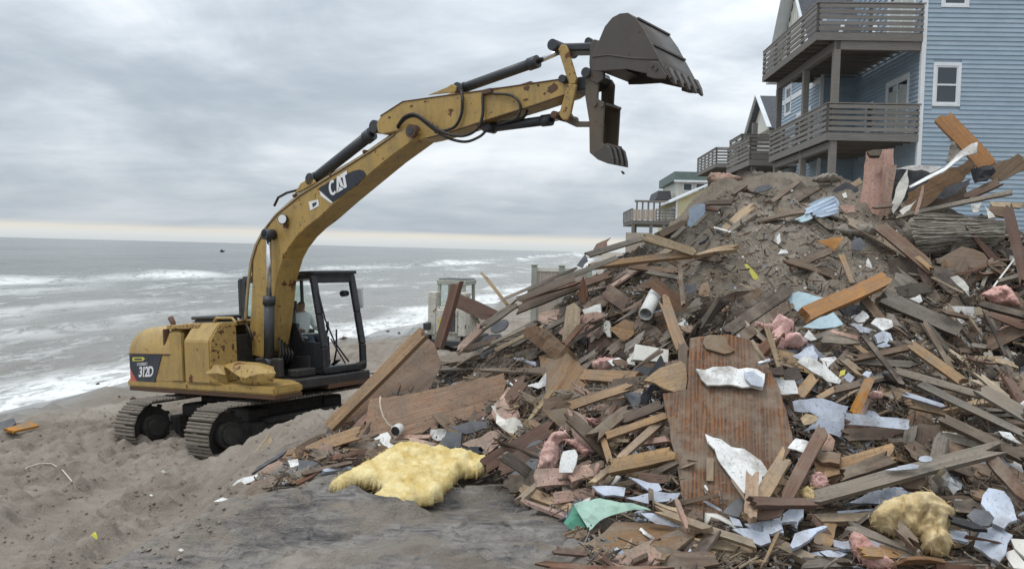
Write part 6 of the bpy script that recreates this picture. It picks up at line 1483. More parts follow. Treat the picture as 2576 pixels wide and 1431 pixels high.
PN('3', [(1245, 675), (1275, 670), (1300, 740), (1440, 770), (1470, 820), (1390, 862), (1330, 830), (1280, 790)], 'cream', 'ragged cream bark-like sheet hanging below the broad plywood board', 'torn_sheet', .015, .3, rag=.03, warp=.12, cat='sheet')
PN('3', [(1365, 520), (1440, 495), (1455, 540), (1420, 578)], 'white', None, 'drywall_shard', .02, .25, cat='drywall'); PN('3', [(1475, 540), (1560, 520), (1615, 450), (1610, 540), (1560, 562)], 'white', None, 'drywall_shard', .01, .3, warp=.1, cat='drywall')
# cord and junction box
hj = depth_at(*zv('3', 620, 830)) - .42
jb = empty('junction_box', Matrix.Translation(Vector(at(*zv('3', 620, 832), hj))), 'round grey electrical box with a white cord, on the broad plywood board', 'box')
q = MB(); ax_ = Vector(at(*zv('3', 640, 820), hj + .1) - at(*zv('3', 600, 845), hj - .02)).normalized(); q.cyl(-ax_ * .05, ax_ * .05, .058, 16); q.build('housing', MAT['plastic'], jb, .006)
q = MB(); q.cyl(-ax_ * .056, -ax_ * .051, .048, 14); q.build('face', MAT['blackbox'], jb)
q = MB(); q.tube([Vector(at(*zv('3', x, y), hj + dd)) - jb.location for x, y, dd in ((505, 612, .05), (500, 640, .02), (506, 690, 0), (525, 750, -.02), (555, 795, -.01), (590, 818, 0))], .008, 6); q.build('cord', MAT['wire'], jb)
PL('3', (540, 985), (700, 960), 30, 'grey', th=.02)
# -- scraps along the foot near the track
PN('7', [(600, 790), (870, 640), (1010, 690), (900, 832), (640, 832)], 'pinkwood', 'buckled pinkish plywood scrap at the foot of the sandy bank', 'plywood_scrap', .015, .12, warp=.12, cat='plywood', lm='buckled pinkish scrap')
PN('7', [(240, 985), (390, 880), (610, 820), (560, 900), (430, 965)], 'white', 'white drywall strip at the low tip of the scatter below the bank', 'drywall_shard', .015, .08, cat='drywall')
PN('7', [(990, 640), (1130, 620), (1145, 730), (1050, 832), (1030, 770)], 'white', None, 'drywall_shard', .015, .16, cat='drywall', warp=.08)
PN('7', [(1145, 640), (1400, 650), (1450, 740), (1240, 792), (1140, 782)], 'slatedark', 'charcoal slab lying between white shard and yellow insulation', 'slab', .03, .12, cat='slab')
PL('7', (1200, 830), (1840, 680), 52, 'brown'); PL('7', (570, 775), (940, 555), 42, 'slatedark', lift=.08); PL('7', (1280, 510), (1490, 410), 60, 'slate', lift=.1)
PL('7', (470, 650), (760, 285), 11, 'pale', 'thin pale stick lying on the sandy bank beside the track', 'lath', .012, .06)
PN('7', [(660, 480), (690, 400), (770, 330), (792, 390), (740, 452)], 'pale', 'pale wood chip on the sandy bank beside the track', 'wood_chip', .03, .06)
PN('7', [(0, 1195), (120, 1140), (260, 1150), (210, 1190), (90, 1207)], 'white', 'small white drywall chip alone on the sand below the scatter', 'drywall_shard', .012, .04, cat='drywall')
PL('7', (550, 980), (900, 880), 70, 'pinkwood', lift=.06); PL('7', (1460, 800), (1840, 750), 60, 'slate', lift=.1); PL('7', (1300, 580), (1640, 560), 36, 'pinkwood', lift=.08); PN('7', [(900, 620), (1000, 500), (1180, 440), (1250, 480), (1120, 600)], 'ply', th=.015, lift=.08)
# -- yellow insulation
PUFF('3', [(150, 1228), (215, 1175), (300, 1130), (390, 1075), (480, 1030), (580, 970), (680, 962), (760, 975), (900, 990), (1080, 1020), (1215, 1060), (1242, 1100), (1160, 1142), (1040, 1152), (985, 1210), (940, 1260), (920, 1300), (850, 1320), (760, 1335), (680, 1365), (600, 1385), (500, 1370), (320, 1358), (330, 1330), (440, 1310), (515, 1240), (480, 1225), (400, 1215), (330, 1200), (240, 1252)],
     'yellowfluff', 'big torn sheet of bright yellow insulation spread on the grey sand', .10, .24, .14, lm='yellow insulation', res=90, rough=.55, fibres=2600)
# -- stud and red boards before the loader
PL('8', (290, 1330), (595, 255), 165, 'red', 'upright red-brown stud leaning in front of the white loader', 'stud', .07, .2, lm='upright red stud', cat='timber', D=(9.3, 9.15))
PL('8', (570, 560), (1200, 850), 235, 'red', 'wide rust-red board wedged beside the upright stud', 'plank', .035, .2, D=(9.6, 9.3), lm='wide rust-red board')
PL('8', (960, 80), (1410, 650), 55, 'pale', 'pale splintered lath sticking up against the sea', 'lath', .03, D=(9.7, 9.5), jag=(.12, .02), lm='splintered lath')
PN('8', [(1130 + 290 * (.5 - .5 * math.cos(k)) + 0, 975 + 105 * math.sin(k)) for k in [i * .5236 for i in range(12)]] if False else [(1270 + 150 * math.cos(i * .5236), 980 + 95 * math.sin(i * .5236) - 55 * math.cos(i * .5236)) for i in range(12)], 'slatedark', 'smooth grey oval plate half buried near the wide rust-red board', 'oval_plate', .03, .35, rag=0, warp=0, cat='plate')
PL('8', (600, 1385), (1010, 985), 130, 'pinkwood', lift=.3); PL('8', (1000, 1000), (1520, 640), 115, 'grey', lift=.35); PL('8', (1560, 720), (2570, 330), 120, 'brown', lift=.3); PL('8', (1730, 500), (2570, 280), 62, 'red', lift=.4)
PL('8', (980, 1380), (1900, 900), 60, 'grey', lift=.42); PL('8', (1200, 1380), (2000, 980), 55, 'pale', lift=.4); PL('8', (1500, 1300), (2570, 760), 60, 'grey', lift=.36); PL('8', (1100, 1290), (1700, 1010), 44, 'grey', lift=.46); PL('8', (700, 1380), (1250, 1180), 90, 'brown', lift=.22); PL('8', (1300, 560), (2500, 60), 50, 'grey', lift=.2)
PUFF('8', [(1860, 370), (1950, 300), (2100, 250), (2300, 190), (2420, 180), (2300, 260), (2050, 340)], 'pinkfluff', 'thin streak of pink insulation on the slope before the vinyl fence', .08, .15)
# -- crest, sea side
PL('1', (520, 602), (1260, 518), 50, 'pine', 'long honey-brown stud lying level below the crest', 'stud', .05, .5, lm='level stud', cat='timber')
PL('1', (905, 388), (1275, 502), 60, 'pale', 'pale raw stud meeting the level stud in a V', 'stud', .05, .55, lm='pale V stud', cat='timber'); PL('1', (885, 592), (1110, 470), 46, 'pale', lift=.6); PL('1', (1160, 585), (1188, 880), 30, 'brown', lift=.6, nm=.8); PL('1', (1045, 535), (1165, 602), 30, 'pine', lift=.55)
PN('1', [(428, 800), (465, 665), (502, 780), (482, 870), (440, 860)], 'red', 'spear-shaped red-brown plywood shard pointing up', 'plywood_shard', .018, .4, rag=0, cat='plywood', nm=.85, lm='spear-shaped shard')
PN('1', [(345, 890), (400, 860), (442, 900), (442, 1000), (392, 1195), (313, 1142)], 'pale', 'pale sawn timber block standing on end beside the dark hollow', 'timber_block', .10, .35, rag=0, warp=0, cat='timber', nm=.8, lm='pale block')
PL('1', (325, 1172), (445, 1030), 40, 'red', lift=.5); PN('1', [(458, 912), (590, 870), (602, 962), (512, 1042), (490, 1002)], 'plastic', 'off-white broken plastic box above the dark hollow', 'plastic_box', .12, .35, rag=.01, warp=.05, cat='box', lm='off-white box')
PL('1', (640, 785), (1140, 1140), 112, 'red', 'long red-brown plank running under the grey pipe', 'plank', .045, .3, lm='plank under the pipe')
PL('1', (1045, 835), (1185, 1225), 78, 'pine', 'honey-brown stud with a split top beside the grey pipe', 'stud', .08, .5, jag=(.07, .02), nm=.8, cat='timber', lm='split-topped stud')
PN('1', [(920, 720), (1010, 700), (1200, 840), (1282, 920), (1262, 962), (1130, 932)], 'red', 'dark red-brown sheet tucked behind the grey pipe', 'plywood_sheet', .02, .22, cat='plywood')
hp = depth_at(*zv('1', 930, 930)) - .45; pa = at(*zv('1', 915, 945), hp); pb = at(*zv('1', 985, 800), hp + .42); ax_ = Vector(pb - pa)
q = MB(); R1 = 50 * .3487 * hp / FPX
yv = ax_.normalized().orthogonal().normalized(); zz_ = ax_.normalized().cross(yv); ring = lambda c, r_: [tuple(Vector(c) + (yv * math.cos(k * .3927) + zz_ * math.sin(k * .3927)) * r_) for k in range(16)]
o0 = Vector((0, 0, 0)); q.loft([ring(o0, R1 * .9), ring(o0, R1), ring(ax_, R1), ring(ax_, R1 * .9), ring(o0, R1 * .9)], closed=True); o = q.build('vent_pipe', MAT['plastic']); o.location = Vector(pa)
register(o, *zv('1', 940, 890), 70, 'plastic', 'pipe', 'pipe', 'grey plastic pipe with its open end towards the viewer', 'grey pipe'); mask_poly([zv('1', *p) for p in ((860, 900), (960, 780), (1020, 830), (970, 980), (880, 1000))])
PN('1', [(650, 1050), (760, 980), (832, 1000), (832, 1090), (762, 1142)], 'ply', lift=.35); PN('1', [(860, 1090), (912, 1060), (872, 1150), (760, 1222), (770, 1160)], 'grey', lift=.35); PN('1', [(500, 1100), (640, 1080), (720, 1180), (640, 1300), (500, 1290)], 'red', lift=.05)
PN('1', [(842, 1160), (1082, 1202), (1076, 1292), (826, 1272)], 'cream', 'clean cream plastic tray below the grey pipe', 'plastic_tray', .05, .45, rag=0, warp=0, nm=.8, cat='tray', lm='cream tray'); PN('1', [(780, 1272), (832, 1205), (842, 1312), (790, 1302)], 'cream', None, 'plastic_scrap', .02, .4, cat='scrap')
PUFF('1', [(528, 1322), (600, 1270), (700, 1268), (792, 1290), (762, 1352), (650, 1372), (560, 1352)], 'pinkfluff', 'fluffy pink insulation tuft beside the cream tray', .13, .2, fibres=260, lm='pink tuft by the tray')
PN('1', [(30, 1050), (110, 1028), (220, 1060), (330, 1180), (440, 1272), (300, 1302), (180, 1212), (40, 1112)], 'ply', 'curled torn tan plywood sheet overhanging the dark hollow', 'plywood_sheet', .015, .42, warp=.15, cat='plywood', lm='curled plywood')
PL('1', (20, 890), (660, 660), 55, 'red', lift=.3); PL('1', (0, 840), (400, 690), 40, 'brown', lift=.35); PL('1', (60, 800), (700, 540), 35, 'grey', lift=.3); PL('1', (500, 520), (900, 400), 38, 'grey', lift=.25); PL('1', (1000, 390), (1200, 290), 50, 'brown', lift=.3); PL('1', (930, 640), (1180, 690), 30, 'grey', lift=.35); PL('1', (800, 600), (1150, 640), 40, 'brown', lift=.3)
PN('1', [(540, 520), (560, 440), (600, 420), (668, 390), (640, 470), (600, 520)], 'pinkwood', 'splintered pinkish board end standing up on the skyline above the fence', 'board_end', .03, .15, rag=.03, nm=.9, cat='board')
PN('1', [(420, 590), (480, 510), (500, 560), (460, 610)], 'slatedark', None, 'slab', .02, .15, cat='slab'); PN('1', [(1195, 730), (1275, 720), (1280, 780), (1220, 800)], 'slatedark', None, 'slab', .02, .3, cat='slab')
PL('1', (1480, 250), (1590, 330), 14, 'grey', lift=.2); PL('1', (1400, 320), (1540, 360), 14, 'cream', lift=.2); PN('1', [(1480, 250), (1600, 225), (1560, 290), (1500, 300)], 'dark', lift=.15)
PL('1', (1300, 540), (1470, 555), 40, 'brown', lift=.2); PN('1', [(1625, 590), (1645, 580), (1720, 660), (1740, 710), (1690, 690)], 'labely', 'small yellow plastic strip half buried in the sandy slope', 'plastic_strip', .01, .12, cat='scrap')
PL('1', (1500, 1075), (1950, 770), 85, 'dark', 'dark brown plank pair sloping below the sand, upper one', 'plank', .04, .35, lm='upper dark plank'); PL('1', (1590, 1130), (1960, 880), 80, 'brown', 'dull brown plank lying just below the upper dark plank', 'plank', .04, .32)
PN('1', [(1600, 800), (1720, 750), (1770, 790), (1660, 880)], 'plydirty', lift=.12)
PN('1', [(1560, 1110), (1590, 1085), (1618, 1160), (1600, 1175), (1550, 1165)], 'slate', 'grey pointed stone chip perched on the standing plywood', 'stone_chip', .05, .4, rag=0, cat='stone')
PN('1', [(1855, 480), (1860, 390), (1885, 360), (1890, 420), (1870, 450)], 'white', None, 'drywall_shard', .012, .12, cat='drywall'); PN('1', [(1870, 510), (1900, 460), (1940, 490), (1945, 505)], 'white', None, 'drywall_shard', .012, .12, cat='drywall')
# crest scraps under the far decks
PUFF('A', [(1100, 605), (1150, 530), (1300, 518), (1500, 560), (1602, 592), (1450, 622), (1300, 692), (1180, 662)], 'pinkwood', 'dusty pinkish slab lying on the crest below the far decks', .12, .1, D=11.2, fibres=120, lm='crest insulation')
PN('A', [(1710, 742), (1740, 690), (1900, 650), (1960, 690), (1900, 722), (1760, 762)], 'slatedark', 'charcoal curved slab on the crest below the blue house deck', 'slab', .03, .3, cat='slab')
PN('1', [(1215, 300), (1225, 190), (1300, 150), (1342, 150), (1332, 240), (1272, 302), (1240, 322)], 'blueside', 'pale blue painted panel standing near the crest below the yellow house', 'painted_board', .015, .25, rag=.02, nm=.85, cat='panel', lm='blue crest panel')
PL('1', (1260, 320), (1350, 230), 18, 'grey', lift=.35); PL('A', (1440, 790), (1610, 670), 40, 'brown', lift=.2); PL('A', (420, 1340), (800, 1160), 75, 'brown', lift=.25); PL('A', (660, 1352), (810, 1215), 55, 'grey', lift=.3); PL('A', (1080, 900), (1420, 890), 60, 'brown', lift=.2); PL('A', (1060, 960), (1250, 990), 40, 'red', lift=.2); PL('A', (600, 1330), (760, 1180), 30, 'dark', lift=.3)
PL('2', (70, 572), (258, 434), 32, 'brown', 'brown stick pointing up on the crest below the blue house', 'lath', .03, .25)
# -- top of the heap before the blue house
PN('2', [(745, 215), (800, 200), (945, 193), (942, 480), (922, 600), (895, 718), (820, 702), (668, 682), (720, 480)], 'pinkboard', 'tall pink-stained board standing upright at the crest before the blue house', 'tall_board', .04, .3, D=9.9, rag=.01, nm=.85, grain=85, lm='tall pink board', warp=.015)
PL('2', (870, 700), (935, 300), 60, 'pinkwood', None, 'batten', .05, D=(9.8, 9.75), nm=.85); PL('2', (830, 615), (935, 605), 20, 'brown', lift=.5, D=(9.65, 9.6))
PN('2', [(750, 212), (860, 198), (842, 242), (772, 242)], 'dark', 'dark clod caught on top of the tall pink board', 'tar_clod', .06, .2, D=9.75, cat='scrap')
PN('2', [(930, 592), (960, 480), (1046, 338), (1050, 460), (1000, 582), (940, 662)], 'cream', 'leaf-shaped cream sheet leaning beside the tall pink board', 'torn_sheet', .01, .3, D=9.7, nm=.85, warp=.06, cat='sheet', lm='leaf-shaped sheet')
PN('2', [(945, 345), (1050, 335), (1292, 340), (1240, 402), (1100, 500), (960, 620), (930, 560)], 'tar', 'black tar paper hanging behind the leaf-shaped sheet', 'tar_paper', .01, .2, D=10.0, nm=.8, warp=.1, cat='tar paper')
PN('2', [(948, 342), (1080, 312), (1200, 314), (1292, 325), (1210, 368), (1150, 345)], 'white', 'torn white strip along the top of the black tar paper', 'roof_strip', .012, .2, D=9.9, nm=.7, cat='strip')
PN('2', [(1015, 580), (1050, 510), (1180, 440), (1300, 370), (1500, 262), (1540, 320), (1450, 420), (1300, 500), (1180, 610), (1080, 640)], 'ply', 'large yellow-tan roof sheathing sheet tilted at the top of the heap', 'sheathing_sheet', .02, .3, D=9.5, nm=.8, rag=.03, warp=.04, grain=25, cat='plywood', lm='roof sheathing')
LOFT('2', [[(1055, 470), (1180, 400), (1310, 335), (1430, 215), (1500, 165), (1550, 150)], [(1065, 480), (1190, 418), (1320, 352), (1450, 250), (1510, 235), (1545, 225)]], [.35, .5], 'white', 'curled white roofing edge along the yellow-tan sheathing', 'roofing_strip', 'strip', D=9.6, th=.01)
PN('2', [(1325, 290), (1362, 145), (1450, 150), (1532, 138), (1562, 172), (1450, 212), (1380, 270)], 'greycloth', 'bunched grey shingle flap behind the curled white roofing', 'shingle_flap', .04, .3, D=9.75, nm=.8, warp=.15, cat='flap')
PL('V', (2370, 296), (2488, 420), 40, 'orange', 'bright orange timber jutting above the heap before the blue wall', 'timber', .09, D=(9.9, 9.6), jag=(.03, .01), lm='jutting orange timber', cat='timber', nm=.7)
PN('2', [(1650, 312), (1842, 228), (1890, 292), (1890, 345), (1780, 400), (1690, 432), (1640, 400)], 'brown', 'wide brown board end at the edge of the heap before the blue wall', 'plank', .045, .3, D=9.2, nm=.75, rag=.02, warp=.01, lm='wide brown board end')
PL('2', (1480, 540), (1720, 430), 60, 'brown', D=(9.2, 9.1)); PN('2', [(1500, 340), (1650, 308), (1682, 352), (1622, 422), (1530, 432)], 'tar', 'black crumpled tar paper hanging by the wide brown board end', 'tar_paper', .03, .3, D=9.15, warp=.2, cat='tar paper'); PN('2', [(1250, 548), (1310, 480), (1450, 430), (1502, 410), (1482, 452), (1400, 512), (1300, 557)], 'slatedark', None, 'slab', .012, D=9.25, nm=.8, cat='slab')
PL('2', (985, 682), (1805, 508), 30, 'grey', 'long thin grey pole lying across the top of the heap', 'pole', .04, D=(9.4, 9.0), lm='long grey pole', cat='pole'); PL('2', (1105, 668), (1157, 480), 22, 'pinkwood', D=(9.0, 9.1)); PL('2', (1680, 598), (1862, 607), 36, 'pale', D=(9.0, 8.9)); PL('2', (1640, 640), (1760, 660), 70, 'brown', D=(9.0, 8.9)); PN('2', [(985, 640), (1110, 565), (1060, 630), (1010, 670)], 'cream', None, 'torn_sheet', .01, D=9.3, cat='sheet')
PN('2', [(1040, 600), (1300, 480), (1500, 440), (1450, 560), (1250, 620)], 'brown', None, 'sheathing_scrap', .02, D=9.55, nm=.8, rag=.03, grain=25)
PL('2', (1772, 638), (1900, 1170), 66, 'red', 'dark red stud leaning at the very edge of the view', 'stud', .07, D=(8.5, 8.1), cat='timber', nm=.75, lm='edge stud')
PN('2', [(1500, 600), (1580, 580), (1560, 640), (1520, 650)], 'white', None, 'drywall_shard', .01, D=8.9, cat='drywall', warp=.2); PN('2', [(1600, 600), (1640, 640), (1680, 690), (1630, 690)], 'cream', None, 'torn_sheet', .01, D=8.8, cat='sheet', warp=.15)
net = PUFF('2', [(985, 800), (1060, 702), (1180, 668), (1400, 700), (1650, 690), (1752, 740), (1762, 850), (1600, 962), (1300, 985), (1180, 905), (1040, 885)], 'greycloth', 'bundle of grey netting draped below the long grey pole', .28, .25, .7, lm='grey netting', name='netting', noun='netting', fibres=0, res=40, cat='netting')
q = MB(); rr3 = random.Random(5); Mi = net.matrix_world.inverted()
for k in range(60):
    t_ = k / 59; y0 = 690 + 270 * t_ + rr3.uniform(-15, 15); x0, x1 = 1060 + 130 * abs(t_ - .3), 1745 - 240 * max(0, t_ - .6); dd = depth_at(*zv('2', 1400, 850)) - .30 - .32 * math.sin(math.pi * min(1, max(0, t_)))
    q.tube([Mi @ Vector(at(*zv('2', x0 + (x1 - x0) * s, y0 + rr3.uniform(-9, 9) + (40 * (t_ - .5)) * (1 - s) - 50 * s * (t_ > .5)), dd + rr3.uniform(-.03, .03))) for s in (0, .2, .4, .6, .8, 1)], .009, 4)
q.build('net_strand', MAT['greycloth'], net)
net.children[-1]['kind'] = 'stuff'
PL('2', (845, 755), (1222, 1068), 88, 'red', 'dark red plank with a splintered yellow end, below the grey netting', 'plank', .05, .4, jag=(.03, .12), lm='splintered red plank'); PL('2', (1000, 880), (1215, 1065), 34, 'pine', lift=.55)
PN('2', [(905, 1000), (1100, 955), (1205, 1090), (950, 1182), (905, 1122)], 'dark', lift=.2); PN('2', [(950, 1190), (1180, 1150), (1235, 1232), (1000, 1262)], 'dark', lift=.22)
PL('2', (300, 1395), (890, 1135), 105, 'orange', 'bright orange beam lying across the pale blue panel', 'beam', .10, .5, lm='orange beam', cat='timber', jag=(.02, .03), nm=.55)
PN('5', [(325, 72), (430, 12), (680, 70), (560, 142), (440, 197)], 'ltblue', 'pale blue panel scrap under the upper side of the orange beam', 'painted_board', .012, .3, rag=.01, cat='panel', lm='pale blue panel'); PN('5', [(470, 315), (620, 230), (730, 188), (818, 292), (700, 322)], 'ltblue', 'pale blue panel scrap under the lower side of the orange beam', 'painted_board', .012, .3, rag=.015, cat='panel')
PL('2', (560, 952), (645, 1165), 36, 'pine', 'short honey-brown batten above the orange beam', 'batten', .03, .25); PL('2', (180, 1055), (485, 930), 52, 'brown', lift=.16)
PN('2', [(385, 855), (520, 828), (587, 818), (560, 872), (522, 932), (470, 892)], 'orange', 'small orange leaf-like scrap high on the sandy slope', 'wood_scrap', .01, .2, warp=.12)
PN('2', [(295, 615), (420, 550), (512, 533), (552, 580), (542, 652), (460, 682), (400, 652)], 'blueside', 'bundle of grey-blue siding on the sandy slope below the tall pink board', 'siding_bundle', .06, .2, cat='siding', lm='siding bundle')
for k in range(5): PL('2', (305 + 22 * k, 640 + 12 * k), (500 + 12 * k, 545 + 26 * k), 22, 'blueside', None, 'siding_strip', .012, .3, cat='siding')
PN('2', [(228, 702), (330, 650), (362, 692), (280, 722)], 'ltblue', lift=.15); PN('2', [(548, 600), (662, 600), (667, 652), (600, 662)], 'pinkwood', lift=.15); PN('2', [(640, 860), (700, 830), (745, 890), (700, 930), (650, 920)], 'slatedark', None, 'slab', .02, .2, cat='slab'); PL('2', (330, 650), (500, 790), 30, 'dark', lift=.2)
PN('2', [(80, 860), (110, 790), (130, 830), (115, 890)], 'white', None, 'drywall_shard', .01, .1, cat='drywall'); PN('2', [(745, 1040), (760, 980), (790, 1055)], 'white', None, 'drywall_shard', .01, .15, cat='drywall'); PL('2', (720, 1260), (860, 1431), 60, 'brown', lift=.25)
PUFF('2', [(450, 790), (600, 740), (800, 760), (830, 820), (640, 830)], 'greycloth', 'lump of grey matted sand and netting below the tall pink board', .12, .1, name='matted_net', noun='matted net', fibres=0, cat='netting')
PUFF('2', [(345, 420), (430, 388), (520, 395), (575, 420), (500, 440), (400, 435)], 'greycloth', 'grey folded tarpaulin on the crest beside the blue house posts', .10, .1, name='tarpaulin', noun='tarpaulin', fibres=0, cat='tarpaulin', D=10.9)
PN('2', [(500, 500), (600, 430), (690, 480), (680, 560), (560, 560)], 'tar', lift=.15); PN('2', [(620, 450), (700, 400), (720, 440), (660, 470)], 'pine', lift=.3); PN('2', [(570, 520), (600, 505), (610, 545), (585, 550)], 'cream', lift=.3)
# -- standing plywood in the middle
PN('V', [(1737, 850), (1760, 846), (1830, 841), (1900, 858), (1925, 900), (1955, 962), (1983, 1056), (1996, 1112), (1962, 1172), (1925, 1222), (1885, 1292), (1860, 1290), (1800, 1312), (1725, 1302), (1706, 1190), (1668, 990), (1728, 978)], 'plybig', 'big dirty rust-brown plywood sheet standing at the centre of the heap', 'plywood_sheet', .022, .5, grain=84, cat='plywood', lm='standing plywood', warp=.012, nm=.40, rag=.008)
PN('1', [(1340, 1110), (1420, 1095), (1500, 1110), (1560, 1200), (1480, 1230), (1350, 1190)], 'plydirty', None, 'plywood_sheet', .015, .56, on=('big dirty rust-brown plywood sheet standing at the centre of the heap', .03), warp=.03, rag=.03, cat='plywood')
SPL = 'big dirty rust-brown plywood sheet standing at the centre of the heap'
PN('4', [(820, 190), (930, 110), (1060, 60), (1102, 130), (1096, 252), (950, 242)], 'pine', 'splintered honey-brown board end at the corner of the standing plywood', 'board_end', .04, .5, rag=.03, grain=5)
PL('4', (1075, 250), (1080, -40), 60, 'brown', lift=.55, nm=.8)
PN('4', [(1165, 115), (1330, 100), (1500, 110), (1618, 150), (1602, 252), (1400, 222), (1240, 222), (1200, 180)], 'white', 'long white drywall strip lying across the top of the standing plywood', 'drywall_strip', .02, .65, on=(SPL, .06), rag=.02, cat='drywall', lm='long drywall strip'); PN('4', [(1480, 140), (1540, 130), (1612, 190), (1602, 237), (1530, 222), (1490, 180)], 'slate', 'rounded blue-grey tile lying on the long drywall strip', 'tile', .02, .72, on=(SPL, .10), rag=0, warp=0, cat='tile')
PN('4', [(1225, 545), (1330, 580), (1480, 640), (1592, 720), (1642, 800), (1602, 882), (1480, 932), (1420, 862), (1330, 740), (1290, 650)], 'white', 'jagged white drywall shard stuck to the face of the standing plywood', 'drywall_shard', .015, .62, on=(SPL, .045), rag=.03, warp=.05, cat='drywall', lm='jagged drywall shard')
PN('4', [(1235, 700), (1281, 702), (1279, 852), (1233, 850)], 'pine', 'small upright wood chip on the face of the standing plywood', 'wood_chip', .015, .66, on=(SPL, .03), rag=0, warp=0); PN('4', [(1212, 890), (1228, 875), (1246, 905), (1230, 935)], 'white', None, 'drywall_shard', .01, .66, on=(SPL, .03), cat='drywall')
PL('4', (1535, 825), (1520, 1100), 82, 'pine', 'splintered wooden stub standing before the jagged drywall shard', 'timber_stub', .06, .55, jag=(.06, .02), nm=.8, cat='timber', lm='splintered stub')
PL('4', (1570, 1000), (1760, 680), 92, 'pine', 'honey-brown board leaning beside the splintered stub', 'plank', .04, .5, jag=(.03, .06), lm='leaning honey board')
PL('6', (215, 790), (545, 175), 112, 'red', 'red-brown board leaning beside the leaning honey-brown board', 'plank', .05, .52, lm='leaning red board'); PL('9', (280, 435), (1180, 455), 135, 'red', 'level red-brown plank crossing before the leaning boards', 'plank', .05, .6, lm='level red plank')
PN('9', [(240, 690), (330, 520), (800, 500), (720, 640), (500, 700)], 'red', lift=.45); PL('4', (1400, 850), (1480, 960), 22, 'brown', lift=.5); PN('4', [(1340, 1060), (1450, 960), (1480, 980), (1450, 1090)], 'slatedark', lift=.4, name='slab', cat='slab')
# -- middle foot
PL('4', (440, 165), (800, 190), 82, 'pine', 'thick honey-brown timber below the pink tuft by the tray', 'timber', .10, .4, cat='timber', lm='thick middle timber')
PL('4', (335, 362), (712, 240), 56, 'pine', lift=.4, jag=(.03, .03)); PL('4', (498, 562), (712, 388), 78, 'brown', lift=.42); PL('4', (680, 452), (942, 350), 60, 'brown', lift=.35); PL('4', (570, 562), (962, 428), 46, 'pine', 'narrow honey-brown stud beside the standing plywood, upper of two', 'stud', .04, .45, cat='timber'); PL('4', (660, 712), (922, 478), 52, 'pine', 'narrow honey-brown stud beside the standing plywood, steep one', 'stud', .04, .42, cat='timber')
PL('4', (608, 770), (1015, 680), 88, 'pine', 'thick sawn honey-brown timber touching the edge of the standing plywood', 'timber', .10, .45, cat='timber', lm='sawn timber'); PL('4', (558, 590), (602, 732), 42, 'pine', lift=.35); PL('4', (478, 872), (605, 770), 36, 'pale', lift=.38); PL('4', (840, 600), (980, 580), 40, 'pinkwood', lift=.3); PL('4', (900, 800), (1040, 730), 40, 'dark', lift=.3)
PN('4', [(320, 380), (440, 430), (522, 660), (430, 692), (350, 540)], 'pinkwood', 'pinkish board with a pale edge leaning among the studs', 'plank', .03, .38, lm='pinkish leaning board')
PUFF('4', [(118, 792), (150, 640), (220, 540), (310, 518), (342, 570), (272, 620), (272, 720), (242, 812)], 'pinkfluff', 'upright wad of pink insulation at the foot of the heap', .16, .3, fibres=320, lm='upright pink wad', nm=.7); PUFF('4', [(290, 580), (390, 578), (472, 660), (440, 702), (380, 640)], 'pinkfluff', lift=.35, thick=.09, fibres=120); PUFF('4', [(390, 440), (512, 450), (502, 492), (400, 470)], 'pinkfluff', lift=.42, thick=.07, fibres=80)
PN('4', [(290, 660), (370, 645), (387, 680), (352, 797), (264, 797)], 'white', 'white drywall block beside the upright pink wad', 'drywall_block', .05, .45, rag=.01, warp=.02, nm=.8, cat='drywall', lm='white block')
PN('4', [(130, 30), (300, 0), (400, 80), (472, 220), (420, 312), (300, 382), (190, 332), (160, 170)], 'ply', 'tan dirt-smeared plywood piece hanging at the middle of the heap', 'plywood_sheet', .02, .35, cat='plywood', lm='smeared plywood', grain=70); PN('4', [(150, 380), (330, 370), (372, 522), (300, 522)], 'plydirty', lift=.25); PN('4', [(320, 870), (400, 800), (460, 840), (420, 910)], 'red', lift=.15)
PN('4', [(0, 560), (120, 510), (230, 470), (100, 600), (0, 680)], 'red', lift=.3); PL('4', (90, 470), (230, 560), 40, 'ply', lift=.2)
# -- foot of the heap
PL('4', (20, 912), (352, 1045), 66, 'pine', 'fresh honey-brown stud pointing out onto the grey sand', 'stud', .06, .14, cat='timber', lm='stud on the sand', jag=(.03, .02))
PN('4', [(362, 1002), (430, 975), (500, 955), (560, 962), (640, 975), (740, 1012), (835, 1046), (872, 1062), (800, 1064), (720, 1046), (640, 1050), (560, 1078), (500, 1120), (462, 1165), (430, 1110), (400, 1062)], 'green', 'torn pale green sheet arching over the foot of the heap', 'green_sheet', .006, .42, warp=.16, rag=.012, cat='sheet', lm='green sheet', nm=.5)
PN('4', [(292, 1132), (330, 1082), (364, 1006), (402, 1064), (440, 1150), (425, 1174), (340, 1172)], 'greendark', 'darker green flap at the end of the arching green sheet', 'green_flap', .006, .38, warp=.12, rag=.01, cat='sheet', nm=.6)
PN('4', [(800, 1062), (880, 1062), (1000, 1120), (1068, 1152), (960, 1142), (860, 1110)], 'slate', None, 'slab', .012, .34, warp=.05, cat='slab')
for lab, pts in (('blue-grey slab above the arching green sheet, biggest of three', [(480, 885), (702, 895), (692, 952), (560, 947)]), (None, [(720, 825), (920, 870), (942, 912), (880, 932)]), (None, [(700, 962), (900, 920), (1062, 930), (1040, 967), (860, 1002)])): PN('4', pts, 'slate', lab, 'slab', .025, .3, cat='slab')
PN('4', [(240, 942), (400, 915), (422, 940), (290, 967)], 'white', None, 'drywall_shard', .015, .2, cat='drywall'); PL('4', (868, 920), (872, 1010), 32, 'brown', lift=.4)
